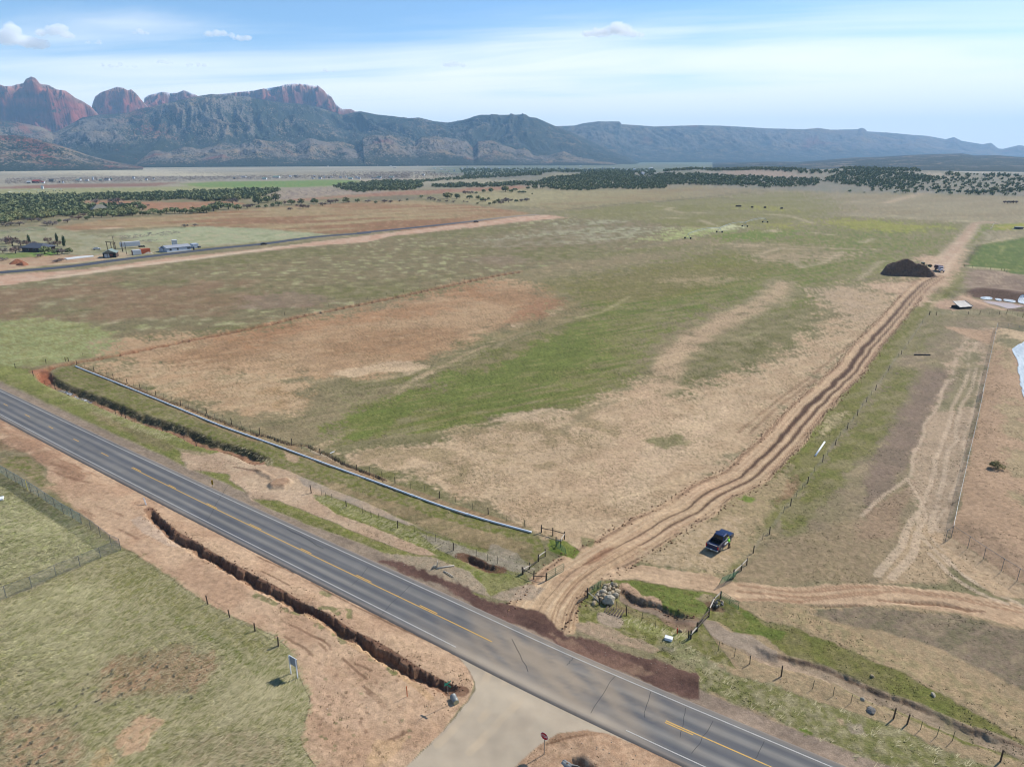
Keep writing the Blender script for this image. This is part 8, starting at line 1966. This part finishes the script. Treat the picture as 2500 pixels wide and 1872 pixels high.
# grey sage patches near the buildings and bare cottonwoods of the village, too many to count
sg_ = [scatter(zT([(580, 130), (900, 110), (1150, 120), (1500, 40), (1800, 60), (1500, 130), (1100, 150), (850, 190), (600, 220), (580, 180)]), 2.6, .7, seed=5), scatter(zT([(950, 230), (1050, 200), (1250, 215), (1370, 235), (1250, 262), (1000, 255)]), 2.4, .6, seed=6), scatter(zT([(30, 120), (480, 130), (480, 170), (230, 160), (30, 140)]), 2.8, .5, seed=7), scatter(zS([(0, 200), (950, 120), (950, 180), (0, 245)]), 4, .7, seed=8)]
vil = [scatter(zN([(-900, 118), (0, 105), (700, 100), (1300, 92), (2212, 84), (2212, 118), (1500, 116), (700, 128), (0, 146), (-900, 158)]), 15, .75, seed=9), scatter(zN([(1600, 62), (2212, 60), (2212, 92), (1600, 98)]), 26, .5, seed=10), scatter(zO([(0, 70), (500, 62), (760, 92), (640, 112), (0, 118)]), 18, .6, seed=12), scatter(zN([(1030, 268), (1250, 205), (1600, 185), (1900, 212), (1500, 246), (1200, 280)]), 16, .35, seed=13)]
VV = []
tb = [crown_arrays(830 + k, 34, 5, .42, (1, 1, .7), True) for k in range(4)]
for P, R in [(p, 1.1) for p in sg_] + [(vil[0], 4.0), (vil[1], 4.5), (vil[2], 4.5), (vil[3], 2.0)]:
    if not len(P): continue
    zg = height(P[:, 0], P[:, 1])
    for (x, y), z in zip(P, zg):
        b = tb[_wr.integers(4)]; a = _wr.uniform(0, 6.28); s = R * _wr.uniform(.7, 1.25); ca, sa = math.cos(a), math.sin(a)
        VV.append(np.stack([(b[:, 0] * ca - b[:, 1] * sa) * s + x, (b[:, 0] * sa + b[:, 1] * ca) * s + y, b[:, 2] * s * .8 + z + s * .35], 1))
VV = np.vstack(VV); print('scrub tris', len(VV) // 3)
o = np_mesh('bare_scrub', VV, np.arange(len(VV)).reshape(-1, 3), M_TWIG); set_props(o, 'grey leafless scrub about the buildings and far village', None, None, 'stuff')
# round bush on the pond bank
p = zL((1985, 830)); tree(p, 1.25, 'single round dry bush on the bare pond bank', None, 'round_bush', crown_mesh('crown', 760, 900, 14, .10, leaf_mat('dry_bush_leaves', (150, 140, 92), .3, .7)), JT[0], .85, 'bush')

# ------------------------------------------------------------------ near grass: bent straw and green blades
t = NT('soil_and_stone_bits'); at_ = t.node('ShaderNodeAttribute', attribute_name='Col')
t.link(at_.outputs['Color'], t.bsdf.inputs['Base Color']); t.bsdf.inputs['Roughness'].default_value = .75; t.bsdf.inputs['Specular IOR Level'].default_value = .2
M_CLOD = t.m
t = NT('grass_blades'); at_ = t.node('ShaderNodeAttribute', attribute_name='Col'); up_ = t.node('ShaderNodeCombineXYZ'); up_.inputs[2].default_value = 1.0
t.link(at_.outputs['Color'], t.bsdf.inputs['Base Color']); t.link(up_.outputs[0], t.bsdf.inputs['Normal']); t.bsdf.inputs['Roughness'].default_value = .8; t.bsdf.inputs['Specular IOR Level'].default_value = .1  # normal fixed upward, so leaning blades are lit like flat ground
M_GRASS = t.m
r_ = np.random.default_rng(909)
cell = (R_ * (aa[1] - aa[0])) * np.repeat(np.gradient(rr), NA)            # ground area of each grid vertex
def tufts(weight, count, blades, hgt, lean, width, straw, green, strawf, seed):
    r = np.random.default_rng(seed); w = weight * cell; w = w / w.sum()
    k = r.choice(NV, count, p=w)
    x = X[k] + r.normal(0, .18, count) + r.uniform(-.5, .5, count) * PX[k]; y = Y[k] + r.normal(0, .18, count) + r.uniform(-.5, .5, count) * PX[k]
    z = Z[k] - .02
    base_c = C[k]
    # wind direction drifts slowly over the field
    wa = .42 + .9 * fbm(x / 16, y / 16, 2, 77)
    n = count * blades; kk = np.repeat(np.arange(count), blades)
    a = wa[kk] + r.normal(0, .38, n); h = hgt * r.uniform(.6, 1.3, n) * np.repeat(r.uniform(.7, 1.25, count), blades); ln = lean * r.uniform(.6, 1.3, n)
    bx_ = x[kk] + r.normal(0, .10, n); by_ = y[kk] + r.normal(0, .10, n); bz = z[kk]
    dx, dy = np.cos(a), np.sin(a); sxn, syn = -dy, dx; wd_ = width * r.uniform(.7, 1.4, n)
    p0 = np.stack([bx_ - sxn * wd_, by_ - syn * wd_, bz], 1); p1 = np.stack([bx_ + sxn * wd_, by_ + syn * wd_, bz], 1)
    p2 = np.stack([bx_ + dx * ln * h, by_ + dy * ln * h, bz + h * .55], 1)
    V = np.stack([p0, p1, p2], 1).reshape(-1, 3)
    mixs = (r.random(count) < strawf)[kk]
    c = np.where(mixs[:, None], alb(straw), alb(green)) * r.uniform(.7, 1.25, (n, 1))
    c = (.55 * c + .45 * base_c[kk]) * 1.02
    cols = np.repeat(c, 3, axis=0)
    return V, cols
nearw = (R_ < 210)
V1, C1 = tufts(TALL * nearw * (1 / (1 + (R_ / 120) ** 2)), 60000, 5, .40, 1.45, .030, (230, 216, 172), (128, 134, 82), .70, 1)
V2, C2 = tufts(np.clip(TURF - .25, 0, 1) * nearw * (IDS != 1) * (1 / (1 + (R_ / 90) ** 3)), 38000, 4, .13, .9, .018, (200, 178, 130), (122, 124, 66), .48, 2)
gl = [(V1, C1), (V2, C2)]
VV = np.vstack([v for v, c in gl]); CC = np.vstack([c for v, c in gl])
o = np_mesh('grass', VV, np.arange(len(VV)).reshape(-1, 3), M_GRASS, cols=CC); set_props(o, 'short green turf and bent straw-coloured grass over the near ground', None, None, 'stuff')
dn = sstep(-.05, .35, dens + .35 * N_m + .2 * N_x)
V3, C3 = tufts((.12 + dn) * (R_ < 300) * ((IDS == 0) | (IDS == 1) | (IDS == 6)) * np.clip(1 - TALL * 3, 0, 1) / (1 + (R_ / 110) ** 2), 34000, 4, .15, .5, .05, (128, 112, 74), (98, 104, 58), .5, 3)
o = np_mesh('weeds', V3, np.arange(len(V3)).reshape(-1, 3), M_CLOD, cols=C3 * .62); set_props(o, 'small dark weeds and stubble clumps dotted over the bare soil', None, None, 'stuff')
# brush on the canal bank
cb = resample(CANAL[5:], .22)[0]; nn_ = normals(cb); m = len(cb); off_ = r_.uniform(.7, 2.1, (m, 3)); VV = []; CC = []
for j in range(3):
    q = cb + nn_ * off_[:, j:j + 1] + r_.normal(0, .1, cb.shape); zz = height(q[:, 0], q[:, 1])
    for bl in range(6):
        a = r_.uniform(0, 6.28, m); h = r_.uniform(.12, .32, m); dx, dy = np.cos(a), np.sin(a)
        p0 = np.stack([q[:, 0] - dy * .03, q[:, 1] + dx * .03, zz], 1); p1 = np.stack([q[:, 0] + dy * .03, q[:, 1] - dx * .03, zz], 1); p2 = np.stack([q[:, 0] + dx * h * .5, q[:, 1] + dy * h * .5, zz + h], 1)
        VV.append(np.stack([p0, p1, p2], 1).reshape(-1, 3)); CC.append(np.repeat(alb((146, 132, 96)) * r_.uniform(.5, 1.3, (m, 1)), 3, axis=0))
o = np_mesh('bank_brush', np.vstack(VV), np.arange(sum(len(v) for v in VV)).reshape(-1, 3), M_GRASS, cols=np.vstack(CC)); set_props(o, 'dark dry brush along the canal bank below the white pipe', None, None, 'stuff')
# sage clumps in the lower-left field
P = np.vstack([scatter(zI([(650, 900), (1000, 780), (1300, 800), (1400, 950), (1000, 1100), (650, 1200)]), .85, .45, seed=41), scatter(zI([(1400, 880), (1600, 880), (1560, 1020), (1420, 1000)]), .9, .4, seed=42), scatter(zI([(-50, 1200), (600, 1150), (700, 1400), (550, 1700), (-50, 1750)]), .95, .42, seed=43), scatter(zI([(600, 1050), (1100, 1050), (1000, 1200), (600, 1200)]), .8, .45, seed=44), scatter(zI([(1400, 1050), (1600, 1050), (1500, 1200), (1300, 1250)]), 1.2, .3, seed=45)])
zg = height(P[:, 0], P[:, 1]); VV = []
sb_ = [crown_arrays(850 + k, 46, 5, .22, (1, 1, .7)) for k in range(4)]
for (x, y), z in zip(P, zg):
    b = sb_[_wr.integers(4)]; s = _wr.uniform(.12, .30); VV.append(b * s + np.array((x, y, z + s * .3)))
VV = np.vstack(VV); M_SAGE = leaf_mat('sage_leaves', (128, 124, 104), .35, .62)
o = np_mesh('low_sage', VV, np.arange(len(VV)).reshape(-1, 3), M_SAGE); set_props(o, 'small grey sage clumps over the reddish lower-left grass', None, None, 'stuff')
# loose stones and clods
st_areas = [(zF([(1300, 1240), (1600, 1330), (1900, 1430), (2208, 1530), (2100, 1600), (1750, 1510), (1450, 1380)]), .42, .6), (zG([(150, 780), (420, 720), (480, 640), (330, 830), (180, 860)]), .4, .5), (zF([(1300, 1480), (1500, 1460), (1900, 1640), (1800, 1700)]), .5, .4), (zK([(900, 960), (1300, 960), (1600, 1060), (1700, 1170), (1000, 1176)]), .6, .4), (zJ([(500, 900), (1000, 1000), (1500, 1150), (1400, 1350), (700, 1400)]), 1.1, .3), (zJ([(600, 620), (1500, 1000), (1300, 900), (700, 600)]), .7, .4), (zH([(300, 950), (1400, 1300), (1300, 1400), (400, 1100)]), 1.6, .3), (zG([(600, 1150), (1500, 1500), (1600, 1400), (900, 1200)]), .7, .4), (zF([(700, 1400), (1300, 1480), (1500, 1560), (1100, 1500)]), .7, .4)]
PP = np.vstack([scatter(a, s, k, seed=60 + i) for i, (a, s, k) in enumerate(st_areas)])
PP = PP[seg_dist(PP, ROAD, 6)[0] > 4.4]
zg = height(PP[:, 0], PP[:, 1]); oct_ = np.array([(1, 0, 0), (0, 1, 0), (-1, 0, 0), (0, -1, 0), (0, 0, .8), (0, 0, -.6)]); of = np.array([(0, 1, 4), (1, 2, 4), (2, 3, 4), (3, 0, 4), (1, 0, 5), (2, 1, 5), (3, 2, 5), (0, 3, 5)])
s = r_.uniform(.03, .085, len(PP)); V = oct_[None] * (s[:, None, None] * r_.uniform(.6, 1.4, (len(PP), 6, 1))) + np.column_stack([PP, zg + s * .4])[:, None, :]
F = (of[None] + (np.arange(len(PP)) * 6)[:, None, None]).reshape(-1, 3)
cs = np.repeat(alb((206, 190, 168)) * r_.uniform(.55, 1.15, (len(PP), 1)), 6, axis=0)
o = np_mesh('loose_stones', V.reshape(-1, 3), F, M_CLOD, cols=cs); set_props(o, 'pale loose stones strewn over the disturbed soil', None, None, 'stuff')

VV = []; CC = []; FF = []; nv = 0
for pl, lo_, hi_, per, smin, smax, colr in ((TRENCH, -.9, .0, 6, .04, .14, (120, 84, 62)), (TRENCH, .2, 1.6, 4, .04, .12, (186, 146, 108)), (FDITCH, -1.0, 1.0, 2.2, .06, .2, (150, 98, 66)), (CANAL, -1.6, -.6, 3, .05, .16, (150, 110, 78)), (HAUL, 3.2, 4.6, 3, .05, .2, (160, 122, 90)), (HAUL, -4.8, -3.5, 3, .05, .2, (150, 112, 82)), (BANK, .2, .9, 6, .05, .18, (150, 112, 84)), (EROSION, -.5, .5, 4, .04, .14, (120, 92, 66))):
    cb = resample(pl, 1.0 / per)[0]; nn_ = normals(cb); q = cb + nn_ * r_.uniform(lo_, hi_, (len(cb), 1)) + r_.normal(0, .25, cb.shape)
    q = q[np.hypot(q[:, 0], q[:, 1]) < 330]; zz = height(q[:, 0], q[:, 1]); s = r_.uniform(smin, smax, len(q)) ** 1.0
    V = oct_[None] * (s[:, None, None] * r_.uniform(.55, 1.45, (len(q), 6, 1))) + np.column_stack([q, zz + s * .25])[:, None, :]
    VV.append(V.reshape(-1, 3)); FF.append((of[None] + (np.arange(len(q)) * 6)[:, None, None]).reshape(-1, 3) + nv); nv += len(q) * 6
    CC.append(np.repeat(alb(colr) * r_.uniform(.6, 1.2, (len(q), 1)), 6, axis=0))
o = np_mesh('soil_clods', np.vstack(VV), np.vstack(FF), M_CLOD, cols=np.vstack(CC)); set_props(o, 'broken soil clods along the cut ditch banks and road edges', None, None, 'stuff')
# ------------------------------------------------------------------ small cumulus clouds high over the far valley
CM = bpy.data.materials.new('cloud_vapour'); CM.use_nodes = True; nn2 = CM.node_tree.nodes; nn2.remove(nn2['Principled BSDF'])
cvv = nn2.new('ShaderNodeVolumePrincipled'); cvv.inputs['Color'].default_value = (.99, .99, .99, 1); cvv.inputs['Density'].default_value = .0065; cvv.inputs['Anisotropy'].default_value = 0.0
CM.node_tree.links.new(cvv.outputs[0], nn2['Material Output'].inputs['Volume'])
def cloud(px, py, w, h, label, dist, seed):
    c = at_dist(px, py, dist); k = dist / FPX; r = random.Random(seed); bm = bmesh.new()
    W, Hh = w * k / 2, h * k / 2; n = max(7, int(w / 6))
    az = math.atan2(c[0], c[1])
    for j in range(n):
        u = r.uniform(-.85, .85); rad = Hh * r.uniform(.35, .62) * (1 - .45 * abs(u))
        zz = -Hh * .55 + rad * .6 + abs(r.gauss(0, .45)) * Hh * (1 - abs(u)) * .8
        M = Matrix.Translation((u * W, r.uniform(-.4, .4) * W * .6, zz)) @ Matrix.Diagonal((rad * r.uniform(1.1, 2.0), rad * 1.3, rad, 1))
        bmesh.ops.create_icosphere(bm, subdivisions=2, radius=1, matrix=M)
    me = bpy.data.meshes.new('cloud'); bm.to_mesh(me); bm.free(); me.materials.append(CM)
    o = bpy.data.objects.new('cloud', me); COL.objects.link(o); o.location = c; o.rotation_euler = (0, 0, -az)
    rm = o.modifiers.new('merge', 'REMESH'); rm.mode = 'VOXEL'; rm.voxel_size = max(8.0, Hh / 9)
    tx_ = bpy.data.textures.new('cloud_lumps', 'CLOUDS'); tx_.noise_scale = Hh * .35; tx_.noise_depth = 3
    dm = o.modifiers.new('lumps', 'DISPLACE'); dm.texture = tx_; dm.strength = Hh * .42; dm.mid_level = .55; dm.texture_coords = 'LOCAL'
    set_props(o, label, 'cloud')
CD = 15500
for i, (px, py, w, h, lab) in enumerate([(22, 92, 120, 52, 'largest white cloud at the left edge of the sky'), (138, 80, 74, 34, 'ragged white cloud right of the largest one'), (228, 102, 38, 15, 'small flat cloud below the ragged one'), (346, 78, 32, 18, 'faint small cloud alone left of the bright pair'), (535, 78, 56, 32, 'left puff of the bright cloud pair over the mountains'), (592, 90, 42, 24, 'right puff of the bright cloud pair over the mountains'),
                                         (287, 159, 76, 16, 'long thin cloud low over the second red peak'), (403, 150, 34, 18, 'small tilted cloud between two thin low clouds'), (480, 157, 54, 18, 'low flat cloud over the third peak'), (1497, 77, 150, 40, 'broad bright cloud alone high in the middle sky'), (1108, 156, 58, 24, 'small bright cloud below the middle of the sky'), (797, 174, 34, 12, 'wisp of cloud above the big red mesa'), (1785, 242, 26, 8, 'tiny low cloud over the blue escarpment')]):
    cloud(px, py, w, h, lab, CD, 40 + i)
